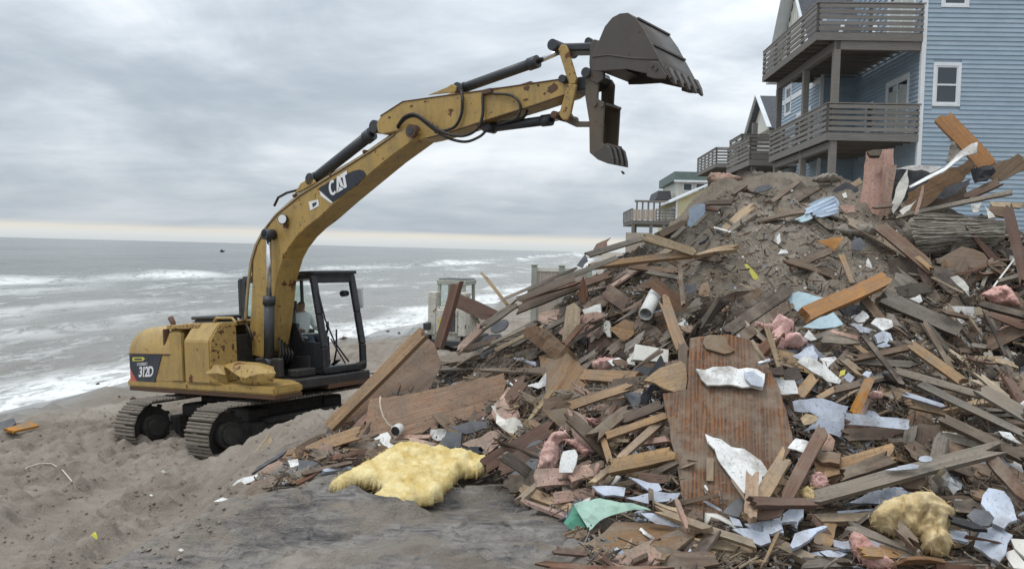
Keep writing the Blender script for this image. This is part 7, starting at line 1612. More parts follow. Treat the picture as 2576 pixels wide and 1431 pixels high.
PL('4', (905, 1048), (1255, 1178), 46, 'pale', 'long pale stud lying along the foot of the standing plywood', 'stud', .05, .4, cat='timber', lm='long pale stud'); PL('4', (1250, 1178), (1545, 1272), 50, 'pale', lift=.35); PL('4', (1040, 990), (1110, 1170), 30, 'pinkwood', lift=.45)
PN('4', [(420, 1275), (640, 1122), (860, 1125), (1092, 1150), (1162, 1212), (1000, 1332), (960, 1372), (760, 1347)], 'plydirty', 'flat sand-covered plywood sheet lying on the ground below the green sheet', 'plywood_sheet', .02, .06, nm=.1, cat='plywood', lm='flat ground plywood', warp=.02); PN('4', [(955, 1374), (1100, 1250), (1257, 1178), (1202, 1240), (1060, 1322)], 'pine', lift=.12, nm=.3)
PL('4', (660, 1362), (732, 1262), 26, 'pale', 'small pale splinter lying on the flat ground plywood', 'splinter', .015, .14); PL('4', (1155, 1275), (1545, 1312), 78, 'pale', 'short pale timber on the ground at the foot of the heap', 'timber', .07, .16, cat='timber', lm='short pale timber')
PN('4', [(915, 1385), (980, 1374), (1032, 1400), (990, 1422), (930, 1417)], 'slate', 'small pale tile alone on the sand near the bottom edge', 'tile', .015, .05, rag=0, cat='tile', nm=.2)
LOFT('4', [[(1215, 1130), (1225, 1060), (1300, 1065), (1400, 1110), (1450, 1150)], [(1225, 1140), (1260, 1080), (1320, 1100), (1400, 1140), (1430, 1170)]], [.3, .4], 'cream', 'curled cream plastic gutter piece beside the splintered stub', 'gutter_piece', 'gutter', lm='cream gutter')
for lab, pts in ((None, [(1380, 1080), (1450, 1108), (1472, 1152), (1410, 1142)]), ('blue-grey slab with a nibbled edge below the level red plank', [(1480, 1132), (1600, 1120), (1720, 1108), (1742, 1190), (1600, 1202)]), ('pale blue-grey slab overlapping the long pale studs', [(1400, 1170), (1520, 1165), (1642, 1190), (1657, 1252), (1590, 1277)])): PN('4', pts, 'slate', lab, 'slab', .025, .36, cat='slab', rag=.02)
# -- right foot
PL('6', (475, 560), (1205, 362), 152, 'pine', 'broad fresh brown board above the long weathered plank', 'plank', .04, .42, lm='broad fresh board'); PL('6', (755, 572), (1155, 430), 125, 'brown', 'short dull brown board lying on the broad fresh board', 'plank', .06, .55)
PL('6', (480, 785), (2145, 340), 132, 'grey', 'long weathered grey plank crossing the lower heap', 'plank', .05, .52, jag=(.05, .06), lm='long weathered plank'); PN('6', [(1485 + 68 * math.cos(k * .785), 425 + 30 * math.sin(k * .785)) for k in range(8)], 'slate', 'oval blue-grey chip lying on the long weathered plank', 'oval_chip', .02, .62, rag=0, warp=0, cat='chip'); PL('6', (1198, 522), (1392, 495), 46, 'slate', 'narrow blue-grey strip lying on the long weathered plank', 'strip', .02, .62, cat='strip')
PUFF('6', [(330, 720), (380, 700), (480, 740), (520, 800), (440, 830), (370, 780)], 'tanfluff', 'ragged pale end of rope-like fibre at the tip of the long weathered plank', .08, .5, name='fibre_clump', noun='fibre clump', fibres=160)
SL6 = [([(785, 822), (1000, 700), (1200, 680), (1420, 700), (1502, 760), (1100, 837)], 'broad blue-grey slab just under the long weathered plank', .35), ([(680, 900), (1030, 875), (1042, 905), (690, 927)], 'thin blue-grey strip under the broad slab', .4),
       ([(180, 930), (260, 870), (372, 880), (372, 950), (310, 1062), (230, 1002)], 'tapering blue-grey slab hanging below the level red plank', .4), ([(250, 1212), (290, 1110), (560, 1030), (592, 1045), (330, 1222), (270, 1237)], 'thick-edged blue-grey slab below the tapering slab', .4),
       ([(920, 1142), (1020, 1113), (1130, 1160), (1237, 1290), (1225, 1307), (1060, 1302)], 'triangular blue-grey slab behind the pink insulation at the bottom edge', .3), ([(640, 1160), (800, 1170), (832, 1252), (650, 1222)], None, .28), ([(380, 1280), (600, 1258), (792, 1280), (700, 1332), (420, 1327)], None, .2),
       ([(630, 1352), (690, 1310), (900, 1340), (962, 1431), (760, 1422)], None, .16), ([(1990, 832), (2060, 690), (2200, 720), (2292, 860), (2322, 980), (2200, 1062), (2100, 1012)], 'large round-edged blue-grey slab behind the dark grey shingle', .4),
       ([(1925, 1222), (1990, 1080), (2100, 1038), (2282, 1120), (2220, 1282), (2150, 1372), (2060, 1312)], 'large angular blue-grey slab in the bottom corner', .3), ([(1700, 1080), (1860, 1090), (1887, 1130), (1870, 1182), (1720, 1152)], 'small grey slab between the tan wad and the angular slab', .3),
       ([(1700, 1332), (1760, 1290), (1940, 1320), (1982, 1372), (1850, 1372)], None, .12), ([(0, 985), (140, 985), (182, 1060), (80, 1112), (0, 1102)], None, .36)]
for pts, lab, lf in SL6: PN('6', pts, 'slate', lab, 'slab', .028, lf, cat='slab', rag=.015, nm=.5)
PN('6', [(1860, 942), (1930, 880), (2062, 900), (2112, 960), (2070, 1032), (1960, 1042)], 'slatedark', 'dark grey shingle in front of the round-edged slab', 'shingle', .02, .45, cat='shingle')
PL('6', (435, 985), (1000, 972), 88, 'pale', 'pale split timber lying level beside the tan wad', 'timber', .06, .42, cat='timber', lm='pale split timber'); PL('6', (100, 1195), (525, 1395), 92, 'pale', 'pale grooved timber pointing down to the bottom edge', 'timber', .07, .2, cat='timber', lm='grooved timber'); PL('6', (0, 1405), (142, 1095), 28, 'pine', 'thin stick propped on the grooved timber', 'lath', .02, .35); PL('6', (530, 1262), (585, 1045), 155, 'pine', 'splintered honey-brown post end standing in the lower heap', 'post_end', .09, .28, jag=(.08, .02), nm=.85, cat='timber', lm='splintered post end')
PUFF('6', [(968, 1042), (1000, 940), (1100, 840), (1250, 768), (1400, 738), (1540, 760), (1680, 850), (1757, 930), (1700, 1012), (1690, 1092), (1742, 1200), (1700, 1312), (1560, 1332), (1450, 1292), (1430, 1152), (1300, 1092), (1240, 1062), (1200, 1152), (1120, 1132)], 'tanfluff', 'large wad of tan insulation at the lower corner of the heap', .26, .42, fibres=520, lm='tan wad', res=44, rough=1.1, nm=.7)
PL('6', (1240, 1055), (1385, 1200), 95, 'brown', 'broken wood end poking out of the large tan wad', 'timber_stub', .06, .55, cat='timber', jag=(.03, .04))
PUFF('6', [(788, 1152), (850, 1108), (950, 1150), (1050, 1262), (1150, 1312), (1252, 1431), (960, 1431), (860, 1332), (800, 1262)], 'pinkfluff', 'pink insulation wad at the bottom edge of the heap', .16, .32, fibres=340, lm='bottom pink wad', nm=.6)
PUFF('6', [(418, 592), (500, 558), (592, 620), (602, 692), (520, 722), (440, 662)], 'pinkfluff', 'small pink insulation tuft above the tip of the long weathered plank', .10, .5, fibres=140)
PN('6', [(2200, 1282), (2290, 1250), (2400, 1380), (2400, 1431), (2290, 1422)], 'cream', 'cream stack of vinyl strips in the bottom corner', 'vinyl_strip', .05, .25, rag=0, cat='strip'); PN('6', [(2260, 1150), (2400, 1160), (2400, 1330), (2300, 1240)], 'cream', None, 'vinyl_strip', .03, .3, rag=0, cat='strip')
PN('6', [(1540, 592), (1660, 540), (1720, 600), (1822, 600), (1812, 702), (1740, 762), (1690, 682), (1600, 652)], 'metal', 'crumpled shiny foil beside the broad blue-grey slab', 'foil_scrap', .005, .5, rag=.03, warp=.4, cat='foil'); PN('6', [(1250, 652), (1320, 590), (1470, 578), (1502, 620), (1430, 702), (1300, 692)], 'brown', lift=.45, th=.05)
PL('6', (1740, 990), (1950, 1052), 60, 'tar', None, 'pipe_scrap', .05, .42, cat='pipe'); PL('6', (2075, 415), (2400, 790), 112, 'red', 'orange-red plank with bolt holes at the edge of the view', 'plank', .05, .5, lm='bolt-holed plank'); PL('6', (1660, 75), (2400, 430), 92, 'brown', 'long dull brown timber running out of view above the bolt-holed plank', 'timber', .07, .55, cat='timber', lm='long brown timber'); PN('6', [(2150, 170), (2260, 190), (2372, 292), (2300, 272), (2190, 222)], 'white', None, 'drywall_shard', .01, .6, cat='drywall', warp=.1)
PN('6', [(470, 400), (600, 350), (712, 380), (700, 470), (540, 460)], 'ply', None, 'wood_chunk', .06, .5, cat='wood'); PN('6', [(530, 260), (600, 190), (660, 260), (640, 350), (540, 350)], 'pinkwood', lift=.4); PN('6', [(225, 330), (300, 240), (430, 260), (390, 380), (300, 350)], 'white', None, 'drywall_shard', .02, .5, cat='drywall', warp=.1)
PL('6', (20, 770), (215, 455), 85, 'pine', lift=.48)
PN('5', [(1400, 1352), (1460, 1130), (1642, 1150), (1622, 1372)], 'brown', 'upright brown board behind the broad fresh board', 'plank', .03, .3, nm=.8, grain=85); PN('5', [(1630, 1322), (1660, 1200), (1782, 1220), (1762, 1322)], 'cream', 'cream-yellow foam block beside the upright brown board', 'foam_block', .08, .3, rag=0, warp=0, nm=.8, cat='foam'); PN('5', [(1330, 1352), (1340, 1180), (1452, 1150), (1392, 1352)], 'grey', lift=.25, nm=.8, grain=85)
# -- right middle
PN('5', [(1050, 282), (1090, 240), (1230, 258), (1242, 312), (1150, 347)], 'white', 'clean white drywall chunk below the orange beam', 'drywall_chunk', .04, .35, rag=.02, cat='drywall', lm='white chunk'); PN('5', [(1080, 382), (1160, 345), (1220, 370), (1242, 482), (1110, 502)], 'slate', 'speckled grey stone block below the clean white chunk', 'stone_block', .06, .3, cat='stone'); PN('5', [(1380, 72), (1470, 38), (1492, 95), (1460, 112)], 'white', None, 'drywall_shard', .02, .3, cat='drywall'); PN('5', [(870, 290), (910, 280), (1080, 340), (1070, 380), (960, 360)], 'slate', None, 'slab', .02, .28, cat='slab')
PL('5', (1175, 75), (1775, 345), 125, 'grey', 'sand-crusted weathered beam below the grey netting', 'beam', .09, .3, jag=(.06, .04), lm='sand-crusted beam', cat='timber')
PN('5', [(420, 612), (490, 558), (560, 580), (700, 680), (802, 770), (782, 802), (680, 780), (560, 702)], 'white', 'speckled white drywall strip below the large pink wad', 'drywall_strip', .03, .45, rag=.015, cat='drywall', lm='speckled strip'); PN('5', [(380, 562), (560, 468), (602, 560), (592, 602), (440, 592)], 'slate', 'triangular grey slab behind the speckled white strip', 'slab', .025, .38, cat='slab')
PUFF('5', [(48, 302), (80, 278), (190, 300), (250, 238), (330, 258), (402, 300), (350, 380), (432, 400), (522, 470), (440, 502), (330, 500), (250, 552), (130, 542), (170, 420), (220, 350)], 'pinkfluff', 'large pink insulation wad below the orange beam', .17, .42, fibres=380, lm='large pink wad', nm=.65)
hm = empty('hammer', None, 'hammer with a pale wooden handle lying above the long drywall strip', 'hammer'); dh = depth_at(*zv('5', 140, 620)) - .62; P1 = at(*zv('5', 36, 425), dh); P2 = at(*zv('5', 140, 615), dh - .03); hm.location = Vector(P1)
q = MB(); q.cyl((0, 0, 0), Vector(P2 - P1), .013, 8, .017); q.build('handle', MAT['pale'], hm); q = MB(); c_h = Vector(P2 - P1); sv = Vector(RT) * .05 + Vector(UP) * .015; q.cyl(c_h - sv, c_h + sv, .02, 10); q.build('head', MAT['metal'], hm, .003)
PN('5', [(150, 662), (300, 640), (312, 722), (170, 722)], 'dark', lift=.5, th=.05); PN('5', [(300, 690), (430, 650), (470, 740), (360, 780), (310, 750)], 'dark', lift=.42); PN('5', [(170, 742), (400, 770), (432, 882), (300, 892), (200, 832)], 'white', 'paint-speckled cream drywall piece beside the standing plywood', 'drywall_shard', .02, .4, cat='drywall')
PL('5', (905, 1058), (1045, 755), 78, 'orange', 'flat bright orange board beside the large speckled slab', 'plank', .02, .5, jag=(.01, .02), lm='flat orange board')
PN('5', [(385, 947), (500, 930), (640, 925), (862, 990), (792, 1252), (560, 1182), (480, 1202), (600, 1080), (540, 1040), (400, 1032)], 'slate', 'large speckled blue-grey slab in the lower middle of the heap', 'slab', .03, .42, cat='slab', lm='large speckled slab'); PN('5', [(450, 1092), (500, 1050), (592, 1070), (592, 1112), (480, 1152)], 'pale', 'tan broken chip lying on the large speckled slab', 'tile_chip', .02, .5, cat='chip')
PL('5', (845, 1095), (1372, 1150), 92, 'slate', 'long pale blue-grey strip below the flat orange board', 'strip', .03, .48, cat='strip', jag=(.03, .01), lm='long pale strip')
PL('5', (1415, 485), (1865, 805), 78, 'pine', 'honey-brown stud sloping down below the sand-crusted beam', 'stud', .06, .5, cat='timber', lm='sloping stud'); PL('5', (890, 592), (1425, 480), 52, 'brown', lift=.42); PL('5', (1510, 290), (1745, 685), 40, 'brown', lift=.5); PL('5', (985, 385), (1315, 805), 40, 'dark', lift=.55); PL('5', (1265, 690), (2010, 905), 62, 'grey', 'long weathered lath crossing behind the sloping stud', 'lath', .03, .45); PL('5', (1470, 800), (2370, 1235), 60, 'grey', lift=.46); PL('5', (1990, 850), (2370, 1070), 115, 'grey', 'wide weathered board end at the edge of the view', 'plank', .04, .52, lm='wide weathered end'); PL('5', (1350, 895), (1665, 992), 36, 'slate', lift=.5); PL('5', (1390, 960), (1675, 1030), 92, 'pine', 'honey-brown block under a narrow grey strip', 'timber_block', .06, .42, cat='timber')
PL('5', (2095, 600), (2275, 650), 60, 'pale', lift=.35); PL('5', (2045, 545), (2155, 835), 72, 'grey', lift=.38); PL('5', (1960, 720), (2210, 930), 50, 'pale', lift=.46); PL('5', (900, 610), (1400, 640), 60, 'grey', lift=.35); PL('5', (820, 600), (960, 710), 60, 'pine', lift=.4); PL('5', (430, 920), (560, 750), 90, 'pine', lift=.36); PL('5', (620, 920), (760, 840), 50, 'pine', lift=.38); PL('5', (760, 850), (960, 800), 60, 'brown', lift=.4); PL('5', (1680, 1250), (2357, 1420), 70, 'grey', lift=.4); PL('5', (700, 350), (960, 420), 30, 'pinkwood', lift=.4); PL('5', (520, 430), (760, 340), 40, 'grey', lift=.3)
PN('5', [(480, 400), (520, 340), (590, 420), (540, 430)], 'white', None, 'drywall_shard', .015, .4, cat='drywall'); PN('5', [(560, 420), (700, 360), (900, 390), (960, 450), (800, 460), (640, 450)], 'grey', lift=.28); PN('5', [(800, 760), (860, 700), (910, 740), (880, 790)], 'slate', None, 'slab', .02, .38, cat='slab'); PN('5', [(975, 720), (1010, 690), (1060, 700), (1030, 750)], 'slate', None, 'slab', .02, .38, cat='slab'); PN('5', [(780, 740), (790, 690), (835, 675), (830, 720)], 'labely', 'small dull yellow scrap beside the speckled strip', 'plastic_scrap', .008, .42, cat='scrap')
PUFF('5', [(1020, 900), (1060, 860), (1150, 880), (1150, 920), (1070, 930)], 'pinkfluff', None, .07, .4, fibres=80); PUFF('B', [(1470, 470), (1560, 420), (1690, 360), (1830, 340), (1902, 390), (2032, 590), (1990, 632), (1850, 592), (1680, 592), (1560, 522)], 'pinkfluff', 'dusty pink insulation slab above the dark hollow at the edge of the view', .14, .4, fibres=160, lm='dusty pink slab', nm=.75)
PL('B', (1940, 0), (1640, 395), 20, 'cream', 'thin white stick leaning above the dusty pink slab', 'lath', .015, .45, cat='lath'); PN('B', [(1080, 240), (1180, 213), (1332, 370), (1342, 502), (1250, 402)], 'cream', lift=.4, nm=.8, warp=.1); PL('B', (850, 250), (1245, 452), 30, 'pale', lift=.5); PL('B', (715, 870), (1075, 1435), 46, 'brown', lift=.5); PL('B', (1540, 700), (1835, 1315), 36, 'dark', lift=.55); PL('B', (1330, 760), (1512, 1040), 26, 'pale', lift=.5); PL('B', (1560, 620), (2090, 760), 90, 'dark', 'charred dark board spanning the dark hollow at the edge of the view', 'plank', .05, .45, D=(7.6, 7.3)); PL('B', (1590, 700), (2090, 900), 120, 'red', None, 'plank', .04, D=(7.9, 7.7)); PL('B', (1380, 700), (1540, 690), 110, 'pale', lift=.4); PL('B', (950, 700), (1330, 790), 46, 'brown', lift=.42)
PL('B', (1500, 380), (1640, 20), 45, 'grey', lift=.4); PL('B', (1650, 120), (1900, 280), 30, 'brown', lift=.4); PL('B', (1720, 300), (2069, 200), 60, 'grey', lift=.35); PL('B', (1500, 200), (1900, 140), 40, 'red', lift=.3)
# -- alone on the beach
PL('V', (22, 1084), (86, 1067), 24, 'orange', 'orange wood scrap lying alone on the beach', 'wood_scrap', .04, .1, nm=.4); PN('V', [(-6, 1080), (-4, 1062), (36, 1051), (41, 1062), (16, 1083)], 'slatedark', 'grey slab beside the orange scrap on the beach', 'slab', .04, .12, cat='slab', nm=.4)
PN('V', [(228, 1348), (241, 1340), (246, 1354), (238, 1368), (230, 1362)], 'labely', 'small yellow plastic scrap on the near sand', 'plastic_scrap', .01, .05, cat='scrap', warp=.2)
for k, (vx, vy, s) in enumerate(((411, 1186, 9), (380, 1245, 5), (455, 1383, 8))): PN('V', [(vx - s, vy), (vx, vy - s * .6), (vx + s, vy + s * .1), (vx, vy + s * .5)], 'white', ('small white chip on the sand below the excavator tracks', 'tiny white chip on the sand between bank and track prints', 'small white chip near the firm sand bank')[k], 'drywall_chip', .01, .03, cat='chip')
q = MB(); pts = []
for (x, y) in ((42, 1198), (70, 1180), (100, 1170), (130, 1171), (158, 1188), (178, 1212), (192, 1232)):
    h_ = cast(x, y); pts.append(h_[0] + np.array([0, 0, .03 if x not in (42, 192) else 0]))
c0 = sum(pts) / len(pts); q.tube([p - c0 for p in pts], .008, 6); o = q.build('reed_stalk', MAT['wire']); o.location = c0; tag(o, 'single pale reed stalk arched on the trampled sand', 'reed')
# chip dropping from the thumb
PN('V', [(1562, 430), (1568, 431), (1572, 436), (1567, 437)], 'dark', 'dark chip falling below the excavator thumb', 'falling_chip', .02, D=9.8, rag=0, warp=0, cat='chip')

# ---------------------------------------------------------------- loose boards between them
PILE = [(850, 1085), (1000, 900), (1090, 850), (1180, 850), (1300, 765), (1480, 670), (1600, 615), (1700, 560), (1780, 500), (1850, 470), (2150, 480), (2300, 540), (2450, 560), (2600, 600), (2600, 1431), (1500, 1431), (1420, 1300), (1290, 1215), (1200, 1190), (1000, 1150), (820, 1185), (690, 1235), (630, 1222), (715, 1150), (820, 1095)]
SANDY = [(1690, 560), (1770, 500), (1850, 460), (2140, 480), (2330, 600), (2300, 680), (2230, 860), (2110, 900), (1960, 840), (1740, 815), (1660, 720), (1600, 640)]
_lib = {}
def lib_plank(kind, mat, k):
    key = (kind, mat, k)
    if key not in _lib:
        L, w, th, j = {'board': (1.0, .14, .026, .045), 'lath': (1.0, .045, .018, .055), 'block': (.5, .10, .06, .03)}[kind]
        me = plank_mesh(L, w, th, j, j * 1.3, hash(key) % 9999 if False else (len(_lib) * 37 + 5), .035, k=6 if kind == 'board' else 3, n=4); me.materials.append(MAT[mat]); me.name = kind; _lib[key] = me
    return _lib[key]
def lib_frag(mat, k):
    key = ('frag', mat, k)
    if key not in _lib:
        r = random.Random(len(_lib) * 11 + 3); n = r.randint(5, 8); a0 = r.uniform(0, 6)
        me = panel_mesh([(.15 * r.uniform(.6, 1.2) * math.cos(a0 + i * 6.283 / n), .10 * r.uniform(.6, 1.2) * math.sin(a0 + i * 6.283 / n)) for i in range(n)], .02, .012, .08, len(_lib)); me.materials.append(MAT[mat]); _lib[key] = me
    return _lib[key]
rf = random.Random(11); FILL = []
def place_fill(kind, mat, vx, vy, ang, Ls, ws, lift, name, cat, noun):
    h = cast(vx, vy, 13.5)
    if not h: return None
    P = h[0] - ray(vx, vy) * lift; n = facing(P, rf.uniform(.05, .75)) + np.array([rf.uniform(-.6, .6), rf.uniform(-.6, .6), rf.uniform(-.3, .4)])
    X = RT * math.cos(ang) + UP * math.sin(ang); X = X - surf_n(P[0], P[1]) * (X @ surf_n(P[0], P[1])) * .8 + FW * rf.uniform(-.35, .35)
    me = lib_frag(mat, rf.randrange(7)) if kind == 'frag' else lib_plank(kind, mat, rf.randrange(7))
    o = new_obj(name, me); o.matrix_world = frame(P, X, n) @ Matrix.Diagonal((Ls, ws, 1, 1))
    sp_ = Ls * (1 if kind != 'frag' else .3) * FPX / h[1]
    register(o, vx, vy, sp_, mat, noun, cat); FILL.append(o); return o
def zone(vx, vy):
    if in_poly(vx, vy, SANDY): return 'sand'
    if vx < 1760 and vy < 1000 - (vx - 1080) * .15: return 'ridge'
    if vx > 2150 and vy > 800: return 'right'
    if vy > 1180: return 'foot'
    return 'mid'
WT = {'ridge': ('grey grey grey brown brown brown red pale dark dark dark pinkwood', 26, 16), 'right': ('grey grey grey brown brown brown dark dark pine pale red', -30, 24), 'foot': ('pale pine brown brown brown red grey dark dark pinkwood', -12, 55), 'mid': ('brown brown brown pine red red grey grey pale dark dark dark pinkwood ply', 15, 55), 'sand': ('brown grey dark pale', 10, 60)}
cnt = dict(board=0, lath=0, block=0, frag=0); tries = 0
while tries < 14000 and (cnt['board'] < 240 or cnt['lath'] < 270 or cnt['frag'] < 290 or cnt['block'] < 50):
    tries += 1; vx, vy = rf.uniform(630, 2600), rf.uniform(470, 1431)
    if not in_poly(vx, vy, PILE): continue
    zn = zone(vx, vy); taken = MASK[min(199, int(vy // 8)), min(339, int(vx // 8))]
    if taken and rf.random() < .9: continue
    if zn == 'sand' and rf.random() < .88: continue
    ml, ang, spr = WT[zn]; mat = rf.choice(ml.split()); an = math.radians(ang + rf.gauss(0, spr)); kd = rf.choices(['board', 'lath', 'frag', 'block'], [.34, .30, .28, .08])[0]
    if cnt[kd] >= dict(board=240, lath=270, frag=290, block=50)[kd]: continue
    lf = rf.uniform(-.03, .22) if not taken else .02
    if kd == 'frag':
        mat = rf.choices(['slate', 'white', 'ply', 'tar', 'slatedark', 'pinkwood', 'brown', 'cream', 'ltblue', 'dark'], [5 if zn in ('right', 'foot') else 1.5, 2, 3, 2, 1.5, 2, 4, .8, .3, 4])[0]; s = rf.uniform(.35, 1.0) if rf.random() < .6 else rf.uniform(1.0, 2.3)
        o = place_fill('frag', mat, vx, vy, rf.uniform(0, 6.28), s, s * rf.uniform(.7, 1.2), lf, {'slate': 'slab', 'slatedark': 'slab', 'white': 'drywall_shard', 'cream': 'plastic_scrap', 'tar': 'tar_paper', 'ltblue': 'painted_scrap'}.get(mat, 'wood_scrap'), {'slate': 'slab', 'slatedark': 'slab', 'white': 'drywall', 'tar': 'tar paper'}.get(mat, 'scrap'), {'slate': 'slab fragment', 'slatedark': 'slab fragment', 'white': 'drywall fragment', 'cream': 'plastic scrap', 'tar': 'tar paper scrap', 'ltblue': 'painted scrap'}.get(mat, 'wood scrap'))
    elif kd == 'board': o = place_fill('board', mat if mat != 'ply' else 'brown', vx, vy, an, rf.uniform(.2, .42) if rf.random() < .45 else rf.uniform(.4, .9), rf.uniform(.4, 1.25), lf, 'board', 'board', 'board')
    elif kd == 'lath': o = place_fill('lath', mat if mat != 'ply' else 'pale', vx, vy, an, rf.uniform(.15, .4) if rf.random() < .5 else rf.uniform(.4, .8), rf.uniform(.4, 1.2), lf + .03, 'lath', 'lath', 'lath')
    else: o = place_fill('block', mat if mat != 'ply' else 'pine', vx, vy, an, rf.uniform(.4, 1.2), rf.uniform(.6, 1.1), lf, 'timber_block', 'timber', 'timber block')
    if o: cnt[kd] += 1

# ---------------------------------------------------------------- what nobody could count: splinters, chips, clods
def scatter(name, mats, wts, n, area, size, kind, label, seed, cat, lift=.02, flat=False):
    r = random.Random(seed); V, Fs, Mi_ = [], [], []
    vxs = [r.uniform(area[0], area[2]) for _ in range(n)]; vys = [r.uniform(area[1], area[3]) for _ in range(n)]
    for vx, vy in zip(vxs, vys):
        if kind != 'clod_beach' and not in_poly(vx, vy, PILE): continue
        if kind == 'clod_beach' and vy > 1230 and vx > 430 - (vy - 1431) * 1.2: continue
        if kind in ('sliver', 'chip') and MASK[min(199, int(vy // 8)), min(339, int(vx // 8))] and r.random() < .93: continue
        h = cast(vx, vy, 16)
        if not h: continue
        P = h[0]; zn = zone(vx, vy) if kind != 'clod_beach' else 'beach'
        if zn == 'sand' and kind != 'clod' and r.random() < .8: continue
        P = Vector(P - ray(vx, vy) * r.uniform(-.01, lift)); b0 = len(V); mi = r.choices(range(len(mats)), wts)[0]; s = r.uniform(*size)
        d = Vector((r.uniform(-1, 1), r.uniform(-1, 1), r.uniform(-.45, .6))).normalized()
        if zn in ('ridge', 'right') and kind == 'sliver': a_ = math.radians(WT[zn][1] + r.gauss(0, 35)); d = (Vector(RT) * math.cos(a_) + Vector(UP) * math.sin(a_) + Vector(FW) * r.uniform(-.5, .5)).normalized()
        s1 = d.orthogonal().normalized(); s2 = d.cross(s1)
        if kind == 'sliver':
            w_ = s * r.uniform(.05, .13); t_ = w_ * r.uniform(.3, .8)
            V += [P - d * s * .5 + s1 * w_ * .5, P - d * s * .5 - s1 * w_ * .5, P - d * s * .45 + s2 * t_, P + d * s * .4 + s1 * w_ * .5, P + d * s * .5 - s1 * w_ * .4, P + d * s * .42 + s2 * t_]
            fs = [(0, 1, 4, 3), (1, 2, 5, 4), (2, 0, 3, 5), (0, 2, 1), (3, 4, 5)]
        elif kind == 'chip':
            V += [P + s1 * s * r.uniform(.3, .6), P + s2 * s * r.uniform(.3, .6), P - s1 * s * r.uniform(.3, .6), P - s2 * s * r.uniform(.3, .6)] ; nn_ = s1.cross(s2) * s * .12
            V += [p + nn_ for p in V[-4:]]; fs = [(0, 1, 2, 3), (7, 6, 5, 4), (0, 4, 5, 1), (1, 5, 6, 2), (2, 6, 7, 3), (3, 7, 4, 0)]
        else:
            oct_ = [Vector(c) * s * r.uniform(.6, 1.15) for c in ((1, 0, 0), (0, 1, 0), (-1, 0, 0), (0, -1, 0), (.75, .75, .45), (-.75, .75, .4), (-.75, -.75, .5), (.75, -.75, .4), (0, 0, .85), (0, 0, -.5))]
            V += [P + c for c in oct_]; fs = [(0, 4, 8), (4, 1, 8), (1, 5, 8), (5, 2, 8), (2, 6, 8), (6, 3, 8), (3, 7, 8), (7, 0, 8), (0, 4, 9), (4, 1, 9), (1, 5, 9), (5, 2, 9), (2, 6, 9), (6, 3, 9), (3, 7, 9), (7, 0, 9)]
        for f_ in fs: Fs.append(tuple(k + b0 for k in f_)); Mi_.append(mi)
    me = bpy.data.meshes.new(name); me.from_pydata([tuple(v) for v in V], [], Fs); me.polygons.foreach_set('material_index', Mi_)
    for m_ in mats: me.materials.append(MAT[m_])
    me.update(); return tag(new_obj(name, me), label, cat, kind='stuff')
scatter('wood_splinters', ['grey', 'brown', 'pale', 'pine', 'dark', 'red'], [5, 5, 1.5, 1.2, 6, 2], 40000, (630, 470, 2600, 1431), (.025, .20), 'sliver', 'loose wood splinters strewn all over the heap', 21, 'splinters', .22)
scatter('plaster_chips', ['white', 'slate', 'pinkwood', 'cream', 'slatedark', 'ply'], [3, 3, 2, 1, 2, 2], 14000, (630, 470, 2600, 1431), (.010, .05), 'chip', 'small chips of drywall and siding strewn over the heap', 22, 'chips', .16)
scatter('soil_clods', ['sand'], [1], 5500, (850, 470, 2600, 1431), (.006, .034), 'clod', 'clods of damp sand on the heap', 23, 'clods', .01)
scatter('sand_clods', ['sand'], [1], 1300, (0, 985, 1500, 1431), (.004, .026), 'clod_beach', 'clods and crumbs of sand on the churned beach', 24, 'clods', .005)

# ---------------------------------------------------------------- driftwood by the water and a boat far out
for k, (vx, vy, s, lab) in enumerate(((246, 966, 7, 'dark seaweed clump in the foam beyond the counterweight'), (864, 852, 9, 'dark driftwood lump on the wet sand seen through the cab'), (976, 833, 6, 'small dark lump on the wet sand beyond the cab mirror'), (1004, 838, 5, 'dark lump on the wet sand between cab and loader'), (335, 1003, 8, 'dark seaweed scrap at the top of the wet sand'), (300, 998, 5, 'small dark scrap on the wet sand near the counterweight'))):
    h = cast(vx, vy); P = h[0] if h else None
    if P is None or P[2] < SEA_Z: 
        r_ = ray(vx, vy); t_ = (SEA_Z + .03 - CAM[2]) / r_[2]; P = CAM + r_ * t_; h = (P, t_)
    S_ = s * h[1] / FPX; q = MB(); rr2 = random.Random(k)
    for i_ in range(3): a = rr2.uniform(0, 3); q.tube([(-S_ * math.cos(a), -S_ * math.sin(a), .0), (rr2.uniform(-.1, .1) * S_, rr2.uniform(-.1, .1) * S_, S_ * rr2.uniform(.2, .6)), (S_ * math.cos(a), S_ * math.sin(a), .0)], [S_ * .12, S_ * .3, S_ * .1], 6)
    o = q.build('driftwood', MAT['dark']); o.location = Vector(P); tag(o, lab, 'driftwood')
r_ = ray(559, 633.5); t_ = (SEA_Z - CAM[2]) / r_[2]; Pb = CAM + r_ * t_
BO = empty('fishing_boat', Matrix.Translation(Vector(Pb)) , 'tiny dark boat far out on the sea', 'boat')
sb_ = 13 * t_ / FPX / 2
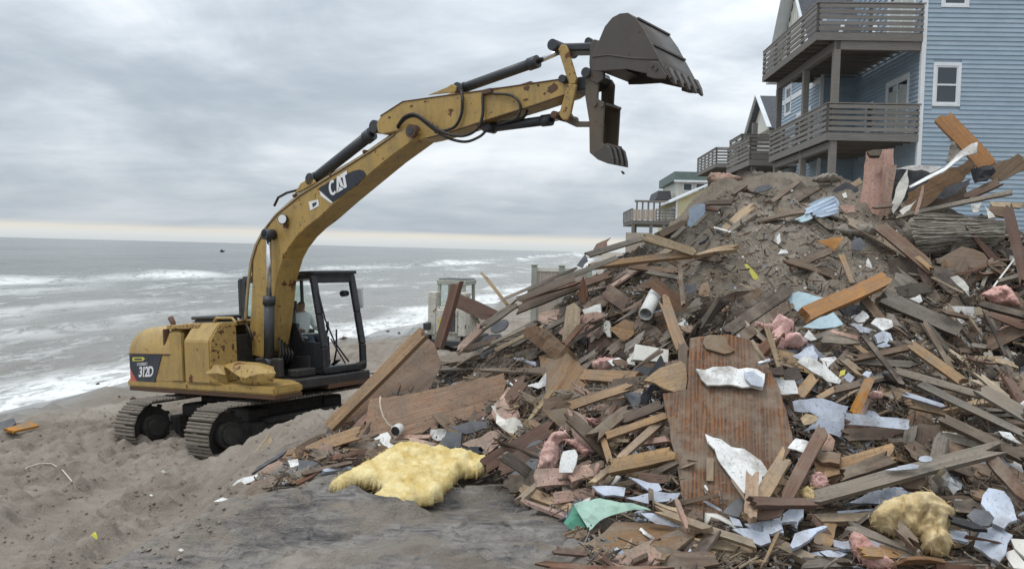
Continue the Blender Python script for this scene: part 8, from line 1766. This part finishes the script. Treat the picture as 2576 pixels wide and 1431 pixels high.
q = MB(); q.loft([[(-sb_, 0, .5), (-sb_, 0, .5), (-sb_, 0, .5)], [(-sb_ * .7, -.6, .45), (-sb_ * .7, 0, -.2), (-sb_ * .7, .6, .45)], [(sb_ * .6, -.6, .45), (sb_ * .6, 0, -.2), (sb_ * .6, .6, .45)], [(sb_ * 1.1, 0, .7), (sb_ * 1.1, 0, .6), (sb_ * 1.1, 0, .7)]]); q.build('hull', MAT['cylblack'], BO)
q = MB(); q.b2((-sb_ * .4, -.35, .4), (sb_ * .1, .35, .95)); q.build('cabin', MAT['cylblack'], BO)

# ---------------------------------------------------------------- a label for every piece, told by its neighbours
LMS = [(p[1], p[2], p[6]) for p in PIECES if p[6]]
used = {p[7] for p in PIECES if p[7]}
used |= {o.get('label') for o in bpy.data.objects if o.get('label')}
def rels(cx, cy, lx, ly):
    dx, dy = lx - cx, ly - cy
    if abs(dx) > 1.3 * abs(dy): a = 'to the left of' if dx > 0 else 'to the right of'
    elif abs(dy) > 1.3 * abs(dx): a = 'above' if dy > 0 else 'below'
    else: a = ('up and ' if dy > 0 else 'down and ') + ('left of' if dx > 0 else 'right of')
    return a
ordn = ['', 'second', 'third', 'fourth', 'fifth', 'sixth', 'seventh', 'eighth', 'ninth', 'tenth', 'eleventh', 'twelfth']
todo = [p for p in PIECES if not p[7]]
todo.sort(key=lambda p: -p[3])
for p in todo:
    o, cx, cy, span, adj, noun = p[:6]; near = sorted(LMS, key=lambda l: (l[0] - cx) ** 2 + (l[1] - cy) ** 2)[:6]; lab = None
    size = 'long ' if span > 150 and noun in ('board', 'lath', 'plank') else ('short ' if span < 55 else '')
    cands = []
    for (lx, ly, ln) in near[:3]: cands.append(f"{size}{adj} {noun} {rels(cx, cy, lx, ly)} the {ln}")
    for i_ in range(min(3, len(near))):
        for j_ in range(i_): cands.append(f"{size}{adj} {noun} between the {near[j_][2]} and the {near[i_][2]}")
    for od in ordn[1:]:
        for (lx, ly, ln) in near[:2]: cands.append(f"{od} {size}{adj} {noun} {rels(cx, cy, lx, ly)} the {ln}, going away from it")
    for c in cands:
        if c not in used and len(c.split()) <= 16: lab = c; break
    if not lab: lab = cands[0]; o['group'] = 'loose pieces of the heap'
    used.add(lab); o['label'] = lab
for o in FILL: o['group'] = 'loose ' + o['category'] + ' pieces in the heap'
